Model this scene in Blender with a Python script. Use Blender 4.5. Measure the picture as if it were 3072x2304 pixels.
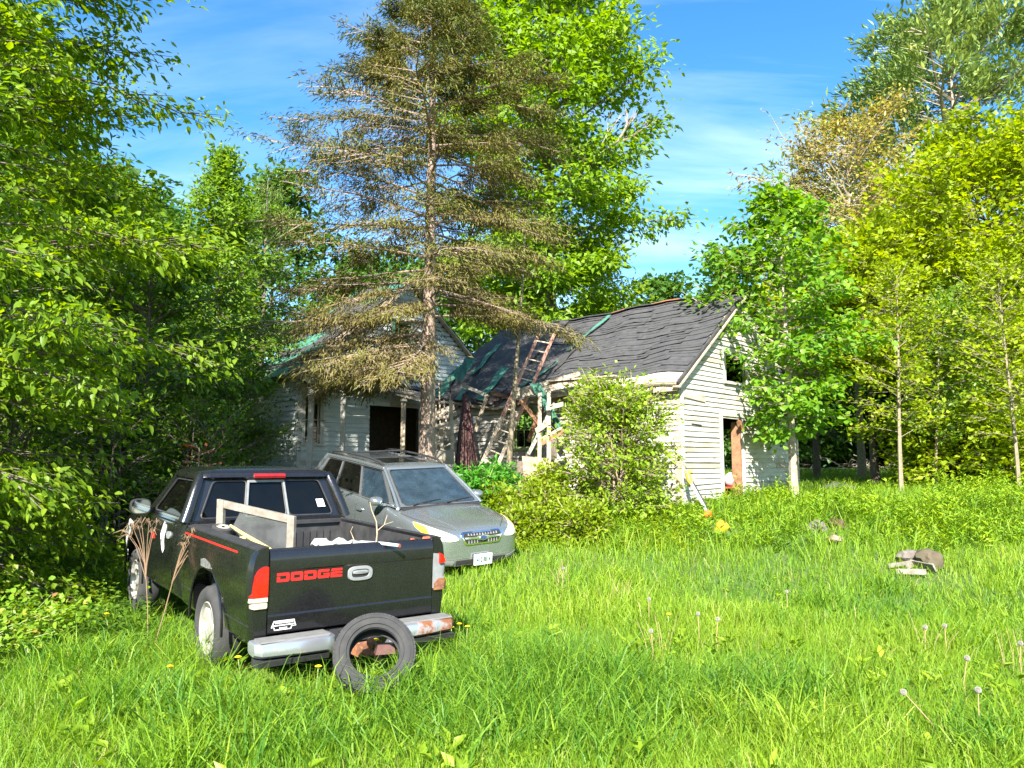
import bpy, bmesh, math, random
import numpy as np
from math import radians as rad, sin, cos, pi
from mathutils import Vector, Matrix, Euler
from mathutils.bvhtree import BVHTree

for o in list(bpy.data.objects):
    bpy.data.objects.remove(o)
SC = bpy.context.scene
COL = SC.collection
random.seed(7)
RNG = np.random.default_rng(7)

# ---------------------------------------------------------------- camera
CAMZ = 1.8
PITCH = rad(6.0)
cam_d = bpy.data.cameras.new("camera")
cam = bpy.data.objects.new("camera", cam_d)
COL.objects.link(cam)
cam.location = (0, 0, CAMZ)
cam.rotation_euler = (rad(90) + PITCH, 0, 0)
cam_d.sensor_width = 36
cam_d.lens = 27.0
cam_d.clip_start = 0.1
cam_d.clip_end = 2000
SC.camera = cam

# ---------------------------------------------------------------- sun and sky
SUN_TO = Vector((-0.13, -0.99, 0.0)).normalized()
SUN_EL = rad(36)
sdir = Vector((SUN_TO.x * cos(SUN_EL), SUN_TO.y * cos(SUN_EL), sin(SUN_EL)))
sun_d = bpy.data.lights.new("sun", "SUN")
sun_d.energy = 5.0
sun_d.angle = rad(0.53)
sun_d.color = (1.0, 0.95, 0.86)
sun = bpy.data.objects.new("sun", sun_d)
COL.objects.link(sun)
sun.location = (-10, -20, 30)
sun.rotation_euler = (-sdir).to_track_quat('-Z', 'Y').to_euler()

world = bpy.data.worlds.new("World")
SC.world = world
world.use_nodes = True
wn, wl = world.node_tree.nodes, world.node_tree.links
wn.clear()
wo = wn.new("ShaderNodeOutputWorld")
bg = wn.new("ShaderNodeBackground")
bg.inputs["Strength"].default_value = 0.085
sky = wn.new("ShaderNodeTexSky")
sky.sky_type = 'NISHITA'
sky.sun_disc = False
sky.sun_elevation = SUN_EL
sky.sun_rotation = math.atan2(SUN_TO.x, SUN_TO.y)
sky.air_density = 1.0
sky.dust_density = 0.4
sky.ozone_density = 2.5
hs = wn.new("ShaderNodeHueSaturation")
hs.inputs["Saturation"].default_value = 1.32
hs.inputs["Value"].default_value = .95
wl.new(sky.outputs[0], hs.inputs["Color"])
tc = wn.new("ShaderNodeTexCoord")
sep = wn.new("ShaderNodeSeparateXYZ")
wl.new(tc.outputs["Generated"], sep.inputs[0])
def wmath(op, a, b):
    n = wn.new("ShaderNodeMath"); n.operation = op
    for i, v in enumerate((a, b)):
        if isinstance(v, (int, float)): n.inputs[i].default_value = v
        elif v is not None: wl.new(v, n.inputs[i])
    return n.outputs[0]
zc = wmath('MAXIMUM', sep.outputs[2], 0.0)
zz = wmath('ADD', zc, 0.22)
cx_ = wmath('DIVIDE', sep.outputs[0], zz)
cy_ = wmath('DIVIDE', sep.outputs[1], zz)
comb = wn.new("ShaderNodeCombineXYZ")
wl.new(cx_, comb.inputs[0]); wl.new(cy_, comb.inputs[1])
mp = wn.new("ShaderNodeMapping")
mp.inputs["Rotation"].default_value = (0, 0, rad(-24))
mp.inputs["Scale"].default_value = (0.55, 2.1, 1.0)
wl.new(comb.outputs[0], mp.inputs[0])
nz = wn.new("ShaderNodeTexNoise")
nz.inputs["Scale"].default_value = 1.7
nz.inputs["Detail"].default_value = 9
nz.inputs["Roughness"].default_value = 0.58
nz.inputs["Distortion"].default_value = 0.5
wl.new(mp.outputs[0], nz.inputs["Vector"])
nz2 = wn.new("ShaderNodeTexNoise")
nz2.inputs["Scale"].default_value = 0.7
nz2.inputs["Detail"].default_value = 3
wl.new(comb.outputs[0], nz2.inputs["Vector"])
rp = wn.new("ShaderNodeValToRGB")
rp.color_ramp.elements[0].position = 0.42
rp.color_ramp.elements[1].position = 0.78
wl.new(nz.outputs[0], rp.inputs[0])
rp2 = wn.new("ShaderNodeValToRGB")
rp2.color_ramp.elements[0].position = 0.38
rp2.color_ramp.elements[1].position = 0.66
wl.new(nz2.outputs[0], rp2.inputs[0])
cm = wmath('MULTIPLY', rp.outputs[0], rp2.outputs[0])
lowf = wmath('MINIMUM', wmath('MULTIPLY', zc, 3.0), 1.0)
cm = wmath('MULTIPLY', wmath('MULTIPLY', cm, lowf), 0.6)
mx = wn.new("ShaderNodeMixRGB")
wl.new(cm, mx.inputs[0])
wl.new(hs.outputs[0], mx.inputs[1])
mx.inputs[2].default_value = (7.4, 8.0, 8.6, 1)
wl.new(mx.outputs[0], bg.inputs["Color"])
wl.new(bg.outputs[0], wo.inputs["Surface"])

SC.view_settings.view_transform = 'Standard'
SC.view_settings.look = 'None'
SC.view_settings.exposure = 2.05
SC.view_settings.gamma = 1.0
SC.view_settings.use_curve_mapping = False
SC.cycles.max_bounces = 8
SC.cycles.diffuse_bounces = 3
SC.cycles.glossy_bounces = 3
SC.cycles.transmission_bounces = 6
SC.cycles.transparent_max_bounces = 12
SC.cycles.use_denoising = True
SC.cycles.sample_clamp_indirect = 6.0
SC.cycles.caustics_reflective = False
SC.cycles.caustics_refractive = False

# ---------------------------------------------------------------- helpers
def zg(x, y):
    """height of the ground"""
    x = np.asarray(x, float); y = np.asarray(y, float)
    t = np.clip((y - 9.5) / 7.5, 0, 1)
    z = 0.86 * t * t * (3 - 2 * t)
    z = z + 0.016 * np.clip(y - 20, 0, 45)
    z = z + 0.05 * np.sin(x * 0.9 + 1.3) * np.sin(y * 0.7 + .4) * np.clip((y - 2) / 6, 0, 1)
    z = z + 0.03 * np.sin(x * 2.3 + y * 1.1) * np.clip((np.abs(x + 1.5) - 2) / 3, 0, 1)
    return z

def zgf(x, y):
    return float(zg(x, y))

def P(u, v, Y):
    """point at depth Y along the ray of a photograph position"""
    a = (u - 1536) / 2304.0
    b = (1152 - v) / 2304.0
    dy = cos(PITCH) - b * sin(PITCH)
    dz = sin(PITCH) + b * cos(PITCH)
    k = Y / dy
    return Vector((a * k, Y, CAMZ + dz * k))

def ground_spot(u, v, h=0.0):
    Y = 8.0
    for _ in range(90):
        p = P(u, v, Y); z = zgf(p.x, Y) + h
        # move along the ray until its height is z
        a = (CAMZ - z); b = (CAMZ - p.z)
        if b <= 1e-3: Y = 40; break
        Y = Y * (1 + .35 * (a / b - 1))
    return P(u, v, Y)

def tag(o, label=None, cat=None, group=None, kind=None):
    if label: o['label'] = label
    if cat: o['category'] = cat
    if group: o['group'] = group
    if kind: o['kind'] = kind
    return o

def empty(name, loc=(0, 0, 0), rot=(0, 0, 0), parent=None):
    o = bpy.data.objects.new(name, None)
    COL.objects.link(o)
    o.location = loc
    o.rotation_euler = rot
    o.empty_display_size = 0.1
    if parent is not None: o.parent = parent
    return o

def smooth_by_angle(me, ang=35):
    n = len(me.polygons)
    if not n: return
    me.polygons.foreach_set("use_smooth", np.ones(n, dtype=bool))
    bm = bmesh.new(); bm.from_mesh(me)
    lim = rad(ang)
    for e in bm.edges:
        if len(e.link_faces) == 2:
            try:
                e.smooth = e.calc_face_angle() < lim
            except ValueError:
                e.smooth = True
        else:
            e.smooth = True
    bm.to_mesh(me); bm.free()

def link(name, me, mat=None, parent=None):
    if mat is not None:
        if isinstance(mat, (list, tuple)):
            for m in mat: me.materials.append(m)
        else:
            me.materials.append(mat)
    o = bpy.data.objects.new(name, me)
    COL.objects.link(o)
    if parent is not None: o.parent = parent
    return o

def np_mesh(name, V, F, k, rnd=None):
    """V (N,3), F (M,k) index array"""
    me = bpy.data.meshes.new(name)
    V = np.ascontiguousarray(V, dtype=np.float32); F = np.ascontiguousarray(F, dtype=np.int32)
    me.vertices.add(len(V)); me.vertices.foreach_set("co", V.ravel())
    me.loops.add(F.size); me.loops.foreach_set("vertex_index", F.ravel())
    me.polygons.add(len(F))
    me.polygons.foreach_set("loop_start", np.arange(0, F.size, k, dtype=np.int32))
    me.polygons.foreach_set("loop_total", np.full(len(F), k, dtype=np.int32))
    if rnd is not None:
        at = me.attributes.new("rnd", 'FLOAT', 'POINT')
        at.data.foreach_set("value", np.ascontiguousarray(rnd, dtype=np.float32))
    me.update(calc_edges=True)
    return me

class MB:
    """collects simple shapes into one mesh"""
    def __init__(s): s.v = []; s.f = []
    def add(s, vs, fs):
        n = len(s.v)
        s.v += [tuple(v) for v in vs]
        s.f += [tuple(i + n for i in f) for f in fs]
        return s
    def box(s, c, d, rot=None, taper=1.0):
        hx, hy, hz = d[0] / 2, d[1] / 2, d[2] / 2
        vs = [Vector((x * (taper if z > 0 else 1), y * (taper if z > 0 else 1), z)) for z in (-hz, hz) for y in (-hy, hy) for x in (-hx, hx)]
        if rot is not None: vs = [rot @ v for v in vs]
        c = Vector(c)
        return s.add([v + c for v in vs], [(0, 2, 3, 1), (4, 5, 7, 6), (0, 1, 5, 4), (2, 6, 7, 3), (0, 4, 6, 2), (1, 3, 7, 5)])
    def beam(s, a, b, w, h, up=(0, 0, 1), roll=0.0):
        a = Vector(a); b = Vector(b); d = (b - a)
        if d.length < 1e-6: return s
        L = d.length; d.normalize(); up = Vector(up)
        if abs(d.dot(up)) > .98: up = Vector((1, 0, 0)) if abs(d.x) < .9 else Vector((0, 1, 0))
        x = d.cross(up).normalized(); z = x.cross(d).normalized()
        M = Matrix((x, d, z)).transposed()
        if roll: M = Matrix.Rotation(roll, 3, d) @ M
        return s.box((a + b) / 2, (w, L, h), M)
    def tube(s, pts, r, n=6, cap=True):
        pts = [Vector(p) for p in pts]
        if not hasattr(r, '__len__'): r = [r] * len(pts)
        base = len(s.v); prev = None
        for i, p in enumerate(pts):
            d = pts[min(i + 1, len(pts) - 1)] - pts[max(i - 1, 0)]
            if d.length < 1e-9: d = Vector((0, 0, 1))
            d.normalize()
            x = d.cross(Vector((0, 0, 1)) if prev is None else prev)
            if prev is not None: x = prev - d * prev.dot(d)
            if x.length < 1e-4: x = d.cross(Vector((1, 0, 0)))
            x.normalize(); prev = x; y = d.cross(x)
            for k in range(n):
                a = 2 * pi * k / n
                s.v.append(tuple(p + (x * cos(a) + y * sin(a)) * r[i]))
        for i in range(len(pts) - 1):
            for k in range(n):
                a = base + i * n + k; b = base + i * n + (k + 1) % n
                s.f.append((a, b, b + n, a + n))
        if cap:
            s.f.append(tuple(base + k for k in reversed(range(n))))
            s.f.append(tuple(base + (len(pts) - 1) * n + k for k in range(n)))
        return s
    def loft(s, rings, closed=True, cap=True):
        base = len(s.v); n = len(rings[0])
        for r in rings: s.v += [tuple(p) for p in r]
        for i in range(len(rings) - 1):
            for k in range(n if closed else n - 1):
                a = base + i * n + k; b = base + i * n + (k + 1) % n
                s.f.append((a, b, b + n, a + n))
        if cap and closed:
            s.f.append(tuple(base + k for k in reversed(range(n))))
            s.f.append(tuple(base + (len(rings) - 1) * n + k for k in range(n)))
        return s
    def lathe(s, prof, n=32, axis='x'):
        """prof: list of (axial, radius)"""
        rings = []
        for (a, r) in prof:
            ring = []
            for k in range(n):
                t = 2 * pi * k / n
                if axis == 'x': ring.append((a, r * cos(t), r * sin(t)))
                elif axis == 'y': ring.append((r * cos(t), a, r * sin(t)))
                else: ring.append((r * cos(t), r * sin(t), a))
            rings.append(ring)
        return s.loft(rings, True, False)
    def prism(s, poly, fn, t0, t1):
        """poly 2D, fn(x,y,t)->3D"""
        n = len(poly)
        vs = [fn(x, y, t0) for x, y in poly] + [fn(x, y, t1) for x, y in poly]
        fs = [tuple(reversed(range(n))), tuple(range(n, 2 * n))] + [(i, (i + 1) % n, n + (i + 1) % n, n + i) for i in range(n)]
        return s.add(vs, fs)
    def mesh(s, name, smooth=None, fix=True):
        me = bpy.data.meshes.new(name)
        me.from_pydata(s.v, [], s.f)
        if fix:
            bm = bmesh.new(); bm.from_mesh(me)
            bmesh.ops.recalc_face_normals(bm, faces=bm.faces)
            bm.to_mesh(me); bm.free()
        if smooth: smooth_by_angle(me, smooth)
        me.update()
        return me
    def build(s, name, mat=None, parent=None, smooth=None, fix=True):
        return link(name, s.mesh(name, smooth, fix), mat, parent)

def apply_mods(o):
    dg = bpy.context.evaluated_depsgraph_get()
    dg.update()
    me = bpy.data.meshes.new_from_object(o.evaluated_get(dg))
    old = o.data
    o.modifiers.clear()
    o.data = me
    if old.users == 0: bpy.data.meshes.remove(old)
    return o

def boolean_cut(o, cutters, smooth=None):
    obs = []
    for c in cutters:
        co = link("cutter", c, None, o.parent)
        obs.append(co)
        m = o.modifiers.new("cut", 'BOOLEAN')
        m.object = co; m.operation = 'DIFFERENCE'; m.solver = 'EXACT'
    apply_mods(o)
    for c in obs:
        me = c.data
        bpy.data.objects.remove(c); bpy.data.meshes.remove(me)
    if smooth: smooth_by_angle(o.data, smooth)
    return o

def bvh_of(o):
    me = o.data
    return BVHTree.FromPolygons([v.co.copy() for v in me.vertices], [tuple(p.vertices) for p in me.polygons])

def patch(name, poly, bvh, frm, direction, mat, parent, off=0.006, step=0.06, thick=None, smooth=60):
    """2D outline poly laid on a surface by casting from frm(a,b) along direction; a raised skin with a rim"""
    bm = bmesh.new()
    f = bm.faces.new([bm.verts.new((a, b, 0)) for a, b in poly])
    a0, a1 = min(p[0] for p in poly), max(p[0] for p in poly)
    b0, b1 = min(p[1] for p in poly), max(p[1] for p in poly)
    for k in range(1, int((a1 - a0) / step) + 1):
        bmesh.ops.bisect_plane(bm, geom=bm.verts[:] + bm.edges[:] + bm.faces[:], plane_co=(a0 + k * (a1 - a0) / (int((a1 - a0) / step) + 1), 0, 0), plane_no=(1, 0, 0))
    for k in range(1, int((b1 - b0) / step) + 1):
        bmesh.ops.bisect_plane(bm, geom=bm.verts[:] + bm.edges[:] + bm.faces[:], plane_co=(0, b0 + k * (b1 - b0) / (int((b1 - b0) / step) + 1), 0), plane_no=(0, 1, 0))
    d = Vector(direction).normalized()
    hits = {}; good = []
    for v in bm.verts:
        o = Vector(frm(v.co.x, v.co.y))
        h = bvh.ray_cast(o, d)
        if h[0] is None: hits[v] = None
        else:
            n = h[1] if h[1].dot(d) < 0 else -h[1]
            hits[v] = (h[0], n); good.append((v.co.copy(), (h[0] - o).dot(d), n))
    for v in bm.verts:
        if hits[v] is None:
            c, dist, n = min(good, key=lambda g: (g[0] - v.co).length) if good else (None, 1, -d)
            hits[v] = (Vector(frm(v.co.x, v.co.y)) + d * dist, n)
    for v in list(bm.verts):
        p, n = hits[v]
        v.co = p + n * off
    t = thick if thick is not None else off + 0.004
    edges = [e for e in bm.edges if e.is_boundary]
    r = bmesh.ops.extrude_edge_only(bm, edges=edges)
    for v in [g for g in r['geom'] if isinstance(g, bmesh.types.BMVert)]:
        v.co += d * t
    bmesh.ops.recalc_face_normals(bm, faces=bm.faces)
    me = bpy.data.meshes.new(name)
    bm.to_mesh(me); bm.free()
    if len(me.polygons):
        # outward facing
        c = sum((p.normal.dot(d) * p.area for p in me.polygons))
        if c > 0: me.flip_normals()
    if smooth: smooth_by_angle(me, smooth)
    return link(name, me, mat, parent)

def copy_tree(o, parent=None):
    c = o.copy(); COL.objects.link(c); c.parent = parent
    for ch in list(o.children): copy_tree(ch, c)
    return c

# ---------------------------------------------------------------- materials
def newmat(name):
    m = bpy.data.materials.new(name); m.use_nodes = True
    n = m.node_tree.nodes; n.clear()
    out = n.new("ShaderNodeOutputMaterial")
    return m, n, m.node_tree.links, out

def principled(n, l, out, **kw):
    b = n.new("ShaderNodeBsdfPrincipled")
    for k, v in kw.items():
        b.inputs[k.replace('_', ' ')].default_value = v
    l.new(b.outputs[0], out.inputs["Surface"])
    return b

def c4(c): return (c[0], c[1], c[2], 1.0)

def noise_node(n, l, scale, detail=5, stretch=None, coord="Object", rough=0.55, dist=0.0):
    t = n.new("ShaderNodeTexCoord"); src = t.outputs[coord]
    if stretch is not None:
        mpn = n.new("ShaderNodeMapping"); mpn.inputs["Scale"].default_value = stretch
        l.new(src, mpn.inputs[0]); src = mpn.outputs[0]
    z = n.new("ShaderNodeTexNoise")
    z.inputs["Scale"].default_value = scale; z.inputs["Detail"].default_value = detail
    z.inputs["Roughness"].default_value = rough; z.inputs["Distortion"].default_value = dist
    l.new(src, z.inputs["Vector"])
    return z.outputs[0]

def ramp(n, l, fac, stops):
    r = n.new("ShaderNodeValToRGB")
    els = r.color_ramp.elements
    while len(els) < len(stops): els.new(0.5)
    for e, (p, c) in zip(els, stops):
        e.position = p; e.color = c4(c) if not isinstance(c, (int, float)) else (c, c, c, 1)
    l.new(fac, r.inputs[0])
    return r.outputs[0]

def mixc(n, l, fac, a, b):
    m = n.new("ShaderNodeMixRGB")
    for i, v in ((0, fac), (1, a), (2, b)):
        if isinstance(v, (int, float)): m.inputs[i].default_value = v
        elif isinstance(v, tuple): m.inputs[i].default_value = c4(v)
        else: l.new(v, m.inputs[i])
    return m.outputs[0]

def bump(n, l, height, bsdf, strength=0.3, dist=0.01):
    b = n.new("ShaderNodeBump")
    b.inputs["Strength"].default_value = strength; b.inputs["Distance"].default_value = dist
    l.new(height, b.inputs["Height"]); l.new(b.outputs[0], bsdf.inputs["Normal"])

def simple(name, col, rough=0.6, metal=0.0, noise=0.15, scale=12, coat=0.0, spec=0.5, bumpv=0.0):
    m, n, l, out = newmat(name)
    b = principled(n, l, out, Roughness=rough, Metallic=metal)
    b.inputs["Coat Weight"].default_value = coat
    b.inputs["Coat Roughness"].default_value = 0.08
    b.inputs["Specular IOR Level"].default_value = spec
    z = noise_node(n, l, scale, 6)
    lo = tuple(c * (1 - noise) for c in col); hi = tuple(min(1, c * (1 + noise)) for c in col)
    l.new(ramp(n, l, z, [(0.3, lo), (0.7, hi)]), b.inputs["Base Color"])
    if bumpv: bump(n, l, z, b, bumpv)
    return m

def two_tone(name, c1, c2, scale=6, lo=0.45, hi=0.6, rough=0.7, metal=0.0, stretch=None, bumpv=0.2, detail=8, c3=None):
    m, n, l, out = newmat(name)
    b = principled(n, l, out, Roughness=rough, Metallic=metal)
    z = noise_node(n, l, scale, detail, stretch, rough=0.62)
    col = ramp(n, l, z, [(lo, c1), (hi, c2)])
    if c3 is not None:
        z2 = noise_node(n, l, scale * 2.7, 6, stretch)
        col = mixc(n, l, ramp(n, l, z2, [(0.56, 0.0), (0.68, 0.85)]), col, c3)
    l.new(col, b.inputs["Base Color"])
    if bumpv: bump(n, l, z, b, bumpv)
    return m

def leafmat(name, stops, trans=0.35, rough=0.45, spec=0.35):
    m, n, l, out = newmat(name)
    a = n.new("ShaderNodeAttribute"); a.attribute_name = "rnd"
    col = ramp(n, l, a.outputs["Fac"], stops)
    b = n.new("ShaderNodeBsdfPrincipled")
    b.inputs["Roughness"].default_value = rough
    b.inputs["Specular IOR Level"].default_value = spec
    l.new(col, b.inputs["Base Color"])
    t = n.new("ShaderNodeBsdfTranslucent")
    hsv = n.new("ShaderNodeHueSaturation")
    hsv.inputs["Hue"].default_value = 0.488
    hsv.inputs["Saturation"].default_value = 1.1; hsv.inputs["Value"].default_value = 1.75
    l.new(col, hsv.inputs["Color"]); l.new(hsv.outputs[0], t.inputs["Color"])
    mxs = n.new("ShaderNodeMixShader"); mxs.inputs[0].default_value = trans
    l.new(b.outputs[0], mxs.inputs[1]); l.new(t.outputs[0], mxs.inputs[2])
    l.new(mxs.outputs[0], out.inputs["Surface"])
    return m

def glassmat(name, tint, refl=1.0, rough=0.02, dirt_or_sheen=0.0, dirt_or_sheen_col=(.3, .32, .25)):
    m, n, l, out = newmat(name)
    tr = n.new("ShaderNodeBsdfTransparent"); tr.inputs[0].default_value = c4(tint)
    gl = n.new("ShaderNodeBsdfGlossy"); gl.inputs["Roughness"].default_value = rough
    gl.inputs[0].default_value = c4((refl, refl, refl))
    fr = n.new("ShaderNodeFresnel"); fr.inputs[0].default_value = 1.5
    mm = n.new("ShaderNodeMath"); mm.operation = 'MAXIMUM'; mm.inputs[1].default_value = 0.06
    l.new(fr.outputs[0], mm.inputs[0])
    mxs = n.new("ShaderNodeMixShader")
    l.new(mm.outputs[0], mxs.inputs[0]); l.new(tr.outputs[0], mxs.inputs[1]); l.new(gl.outputs[0], mxs.inputs[2])
    last = mxs.outputs[0]
    if dirt_or_sheen:
        df = n.new("ShaderNodeBsdfDiffuse"); df.inputs[0].default_value = c4(dirt_or_sheen_col)
        z = noise_node(n, l, 5, 8)
        m2 = n.new("ShaderNodeMixShader")
        l.new(ramp(n, l, z, [(0.35, dirt_or_sheen * .5), (0.7, dirt_or_sheen)]), m2.inputs[0])
        l.new(last, m2.inputs[1]); l.new(df.outputs[0], m2.inputs[2]); last = m2.outputs[0]
    l.new(last, out.inputs["Surface"])
    return m

def paint(name, base, rough=0.25, coat=0.8, dust=(0.2, 0.2, 0.16), dustamt=0.25, metal=0.0, scale=3.0):
    m, n, l, out = newmat(name)
    b = principled(n, l, out, Metallic=metal)
    b.inputs["Coat Weight"].default_value = coat
    b.inputs["Coat Roughness"].default_value = 0.1
    z = noise_node(n, l, scale, 10, rough=0.7)
    z2 = noise_node(n, l, scale * 14, 4)
    f = ramp(n, l, z, [(0.38, 0.02), (0.75, dustamt)])
    l.new(mixc(n, l, f, base, dust), b.inputs["Base Color"])
    l.new(ramp(n, l, z2, [(0.3, rough * .8), (0.7, rough * 1.5)]), b.inputs["Roughness"])
    return m

M = {}
M['white_siding'] = two_tone('white_siding', (.42, .405, .35), (.27, .24, .185), 2.6, .46, .74, .65, stretch=(.6, .6, 3.2), c3=(.22, .165, .11), bumpv=.15)
M['grey_siding'] = two_tone('grey_siding', (.46, .49, .46), (.33, .35, .33), 2.2, .45, .75, .7, stretch=(.6, .6, 3.0), c3=(.30, .31, .27), bumpv=.15)
M['stained_siding'] = two_tone('stained_siding', (.38, .345, .28), (.23, .175, .115), 1.8, .44, .70, .7, stretch=(.9, .9, 2.0), c3=(.30, .23, .14), bumpv=.2)
M['sheathing'] = simple('sheathing', (.06, .045, .032), .9, noise=.4)
M['old_wood'] = two_tone('old_wood', (.40, .33, .24), (.23, .18, .13), 7, .4, .65, .85, stretch=(1.5, 1.5, 1.5), c3=(.12, .09, .07), bumpv=.4)
M['pale_wood'] = two_tone('pale_wood', (.40, .35, .27), (.27, .21, .15), 6, .4, .65, .8, c3=(.25, .19, .13), bumpv=.3)
M['sash_wood'] = two_tone('sash_wood', (.22, .20, .165), (.14, .12, .095), 9, .4, .62, .8, stretch=(1, 1, 1), c3=(.13, .10, .075), bumpv=.4)
M['rust_wood'] = two_tone('rust_wood', (.28, .145, .07), (.16, .075, .04), 6, .4, .65, .85, c3=(.12, .06, .04), bumpv=.4)
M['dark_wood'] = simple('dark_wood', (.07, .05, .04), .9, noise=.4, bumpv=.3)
M['white_trim'] = two_tone('white_trim', (.38, .365, .32), (.25, .23, .19), 7, .5, .75, .7, bumpv=.2)
M['shingle'] = two_tone('shingle', (.032, .032, .035), (.058, .057, .056), 5, .35, .7, .85, c3=(.05, .05, .05), bumpv=.5)
M['ridge_cap'] = two_tone('ridge_cap', (.30, .11, .06), (.12, .08, .07), 5, .4, .6, .85)
M['tar_paper'] = two_tone('tar_paper', (.028, .027, .027), (.06, .056, .052), 4, .4, .7, .8, bumpv=.7, c3=(.03, .03, .03))
M['green_roofing'] = two_tone('green_roofing', (.02, .10, .065), (.06, .19, .13), 6, .35, .7, .75, bumpv=.4, c3=(.04, .10, .08))
M['green_paint'] = two_tone('green_paint', (.28, .36, .12), (.12, .17, .08), 5, .4, .7, .8, bumpv=.2)
M['dark'] = simple('dark_interior', (.012, .011, .01), .95, noise=.3)
M['glass_old'] = glassmat('old_glass', (.25, .27, .26), .9, .03)
M['bark_spruce'] = two_tone('bark_spruce', (.18, .125, .095), (.31, .235, .18), 22, .35, .65, .95, stretch=(1, 1, .5), bumpv=1.0, c3=(.13, .085, .065))
M['bark_dark'] = two_tone('bark_dark', (.08, .06, .045), (.16, .13, .10), 14, .35, .65, .95, bumpv=.8)
M['bark_grey'] = two_tone('bark_grey', (.20, .17, .13), (.34, .29, .21), 14, .35, .65, .95, bumpv=.6)
M['bark_pale'] = two_tone('bark_pale', (.15, .12, .075), (.24, .20, .13), 12, .35, .65, .9, bumpv=.4, c3=(.22, .18, .12))
M['twig'] = two_tone('twig', (.24, .18, .12), (.36, .28, .18), 14, .4, .6, .95)
M['rubber'] = two_tone('rubber', (.022, .022, .023), (.040, .039, .037), 9, .4, .75, .92, bumpv=.15)
M['black_paint'] = paint('black_paint', (.005, .005, .006), .22, .45, (.05, .05, .045), .10)
M['black_plastic'] = simple('black_plastic', (.022, .022, .024), .55, noise=.3)
M['bed_plastic'] = two_tone('bed_plastic', (.022, .022, .023), (.05, .05, .05), 5, .4, .7, .5, bumpv=.05)
M['primer'] = two_tone('primer', (.16, .16, .15), (.05, .05, .05), 18, .4, .6, .7)
M['peeled'] = two_tone('peeled_paint', (.62, .62, .60), (.10, .10, .10), 9, .45, .58, .6)
M['rust'] = two_tone('rust', (.26, .10, .04), (.13, .055, .03), 12, .4, .6, .9, bumpv=.5, c3=(.36, .19, .09))
M['chrome_rusty'] = None
M['red_lens'] = simple('red_lens', (.50, .006, .005), .12, noise=.1, coat=1.0)
M['dark_red_lens'] = simple('dark_red_lens', (.20, .012, .012), .25, noise=.2, coat=.5)
M['white_lens'] = simple('white_lens', (.36, .32, .26), .2, noise=.15, coat=1.0)
M['red_paint'] = simple('red_paint', (.52, .010, .008), .5, noise=.08)
M['silver_metal'] = simple('silver_metal', (.62, .62, .60), .35, .35, noise=.15)
M['alloy'] = two_tone('alloy', (.36, .35, .32), (.23, .21, .18), 6, .4, .7, .4, .25, bumpv=.05)
M['grey_plastic'] = simple('grey_plastic', (.17, .18, .18), .45, noise=.15)
M['tint_glass'] = glassmat('tinted_glass', (.03, .03, .034), .45, .02, .01)
M['mirror_glass'] = simple('mirror_glass', (.75, .8, .82), .06, 1.0, noise=.02)
M['car_paint'] = paint('car_paint', (.29, .325, .345), .22, 1.0, (.18, .18, .15), .18, .75, 2.2)
M['car_glass'] = glassmat('car_glass', (.66, .74, .76), 1.0, .02, .12, (.14, .22, .30))  # blue layer paints the sky's reflection into the colour of the clear panes
M['car_glass_dark'] = glassmat('car_glass_dark', (.07, .08, .075), 1.0, .02, .02)
M['cladding'] = simple('cladding', (.13, .13, .125), .55, noise=.15)
M['chrome'] = simple('chrome', (.80, .81, .82), .15, 1.0, noise=.04)
M['headlamp'] = two_tone('headlamp', (.52, .51, .40), (.40, .40, .32), 5, .4, .7, .12, bumpv=0)
M['amber'] = simple('amber', (.85, .36, .03), .2, noise=.1, coat=1.0)
M['plate_white'] = simple('plate_white', (.48, .51, .50), .5, noise=.04)
M['plate_ink'] = simple('plate_ink', (.02, .07, .045), .6)
M['plate_blue'] = simple('plate_blue', (.35, .55, .75), .6)
M['seat_cloth'] = simple('seat_cloth', (.36, .35, .29), .9, noise=.15)
M['car_inner'] = simple('car_inner', (.06, .065, .07), .8, noise=.2)
M['emblem_blue'] = simple('emblem_blue', (.02, .04, .12), .3)
M['white_vinyl'] = simple('white_vinyl', (.6, .6, .6), .6, noise=.05)
M['yellow_plastic'] = simple('yellow_plastic', (.52, .41, .15), .5, noise=.12)
M['yellow_bright'] = simple('yellow_bright', (.52, .31, .02), .45, noise=.12)
M['orange_plastic'] = simple('orange_plastic', (.72, .12, .02), .5, noise=.15)
M['pvc'] = simple('pvc', (.36, .40, .42), .45, noise=.1)
M['copper_end'] = simple('copper_end', (.42, .10, .06), .6, noise=.3)
M['paper'] = simple('paper', (.38, .38, .37), .9, noise=.08)
M['ladder_metal'] = two_tone('ladder_metal', (.62, .53, .40), (.45, .30, .20), 5, .4, .7, .55, bumpv=.1)
M['ladder_red'] = two_tone('ladder_red', (.48, .28, .20), (.40, .15, .09), 5, .4, .7, .6)
M['maroon_pole'] = two_tone('maroon_pole', (.05, .016, .014), (.10, .04, .034), 9, .35, .7, .6, bumpv=.1)
M['stone'] = two_tone('stone', (.15, .13, .11), (.085, .07, .06), 9, .4, .65, .95, bumpv=.6)
M['dry_stem'] = simple('dry_stem', (.19, .12, .07), .9, noise=.25)
M['stem_green'] = simple('stem_green', (.22, .28, .09), .8, noise=.2)
M['stem_tan'] = simple('stem_tan', (.25, .19, .085), .8, noise=.2)
M['dandelion'] = simple('dandelion', (.85, .62, .01), .7, noise=.1)
M['puff'] = simple('puff', (.30, .28, .25), .95, noise=.1)
M['plywood'] = two_tone('plywood', (.28, .19, .14), (.19, .125, .09), 9, .4, .65, .9, bumpv=.2)
M['mud'] = two_tone('mud', (.085, .065, .04), (.05, .05, .025), 3, .4, .65, .95, bumpv=.5)

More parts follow.
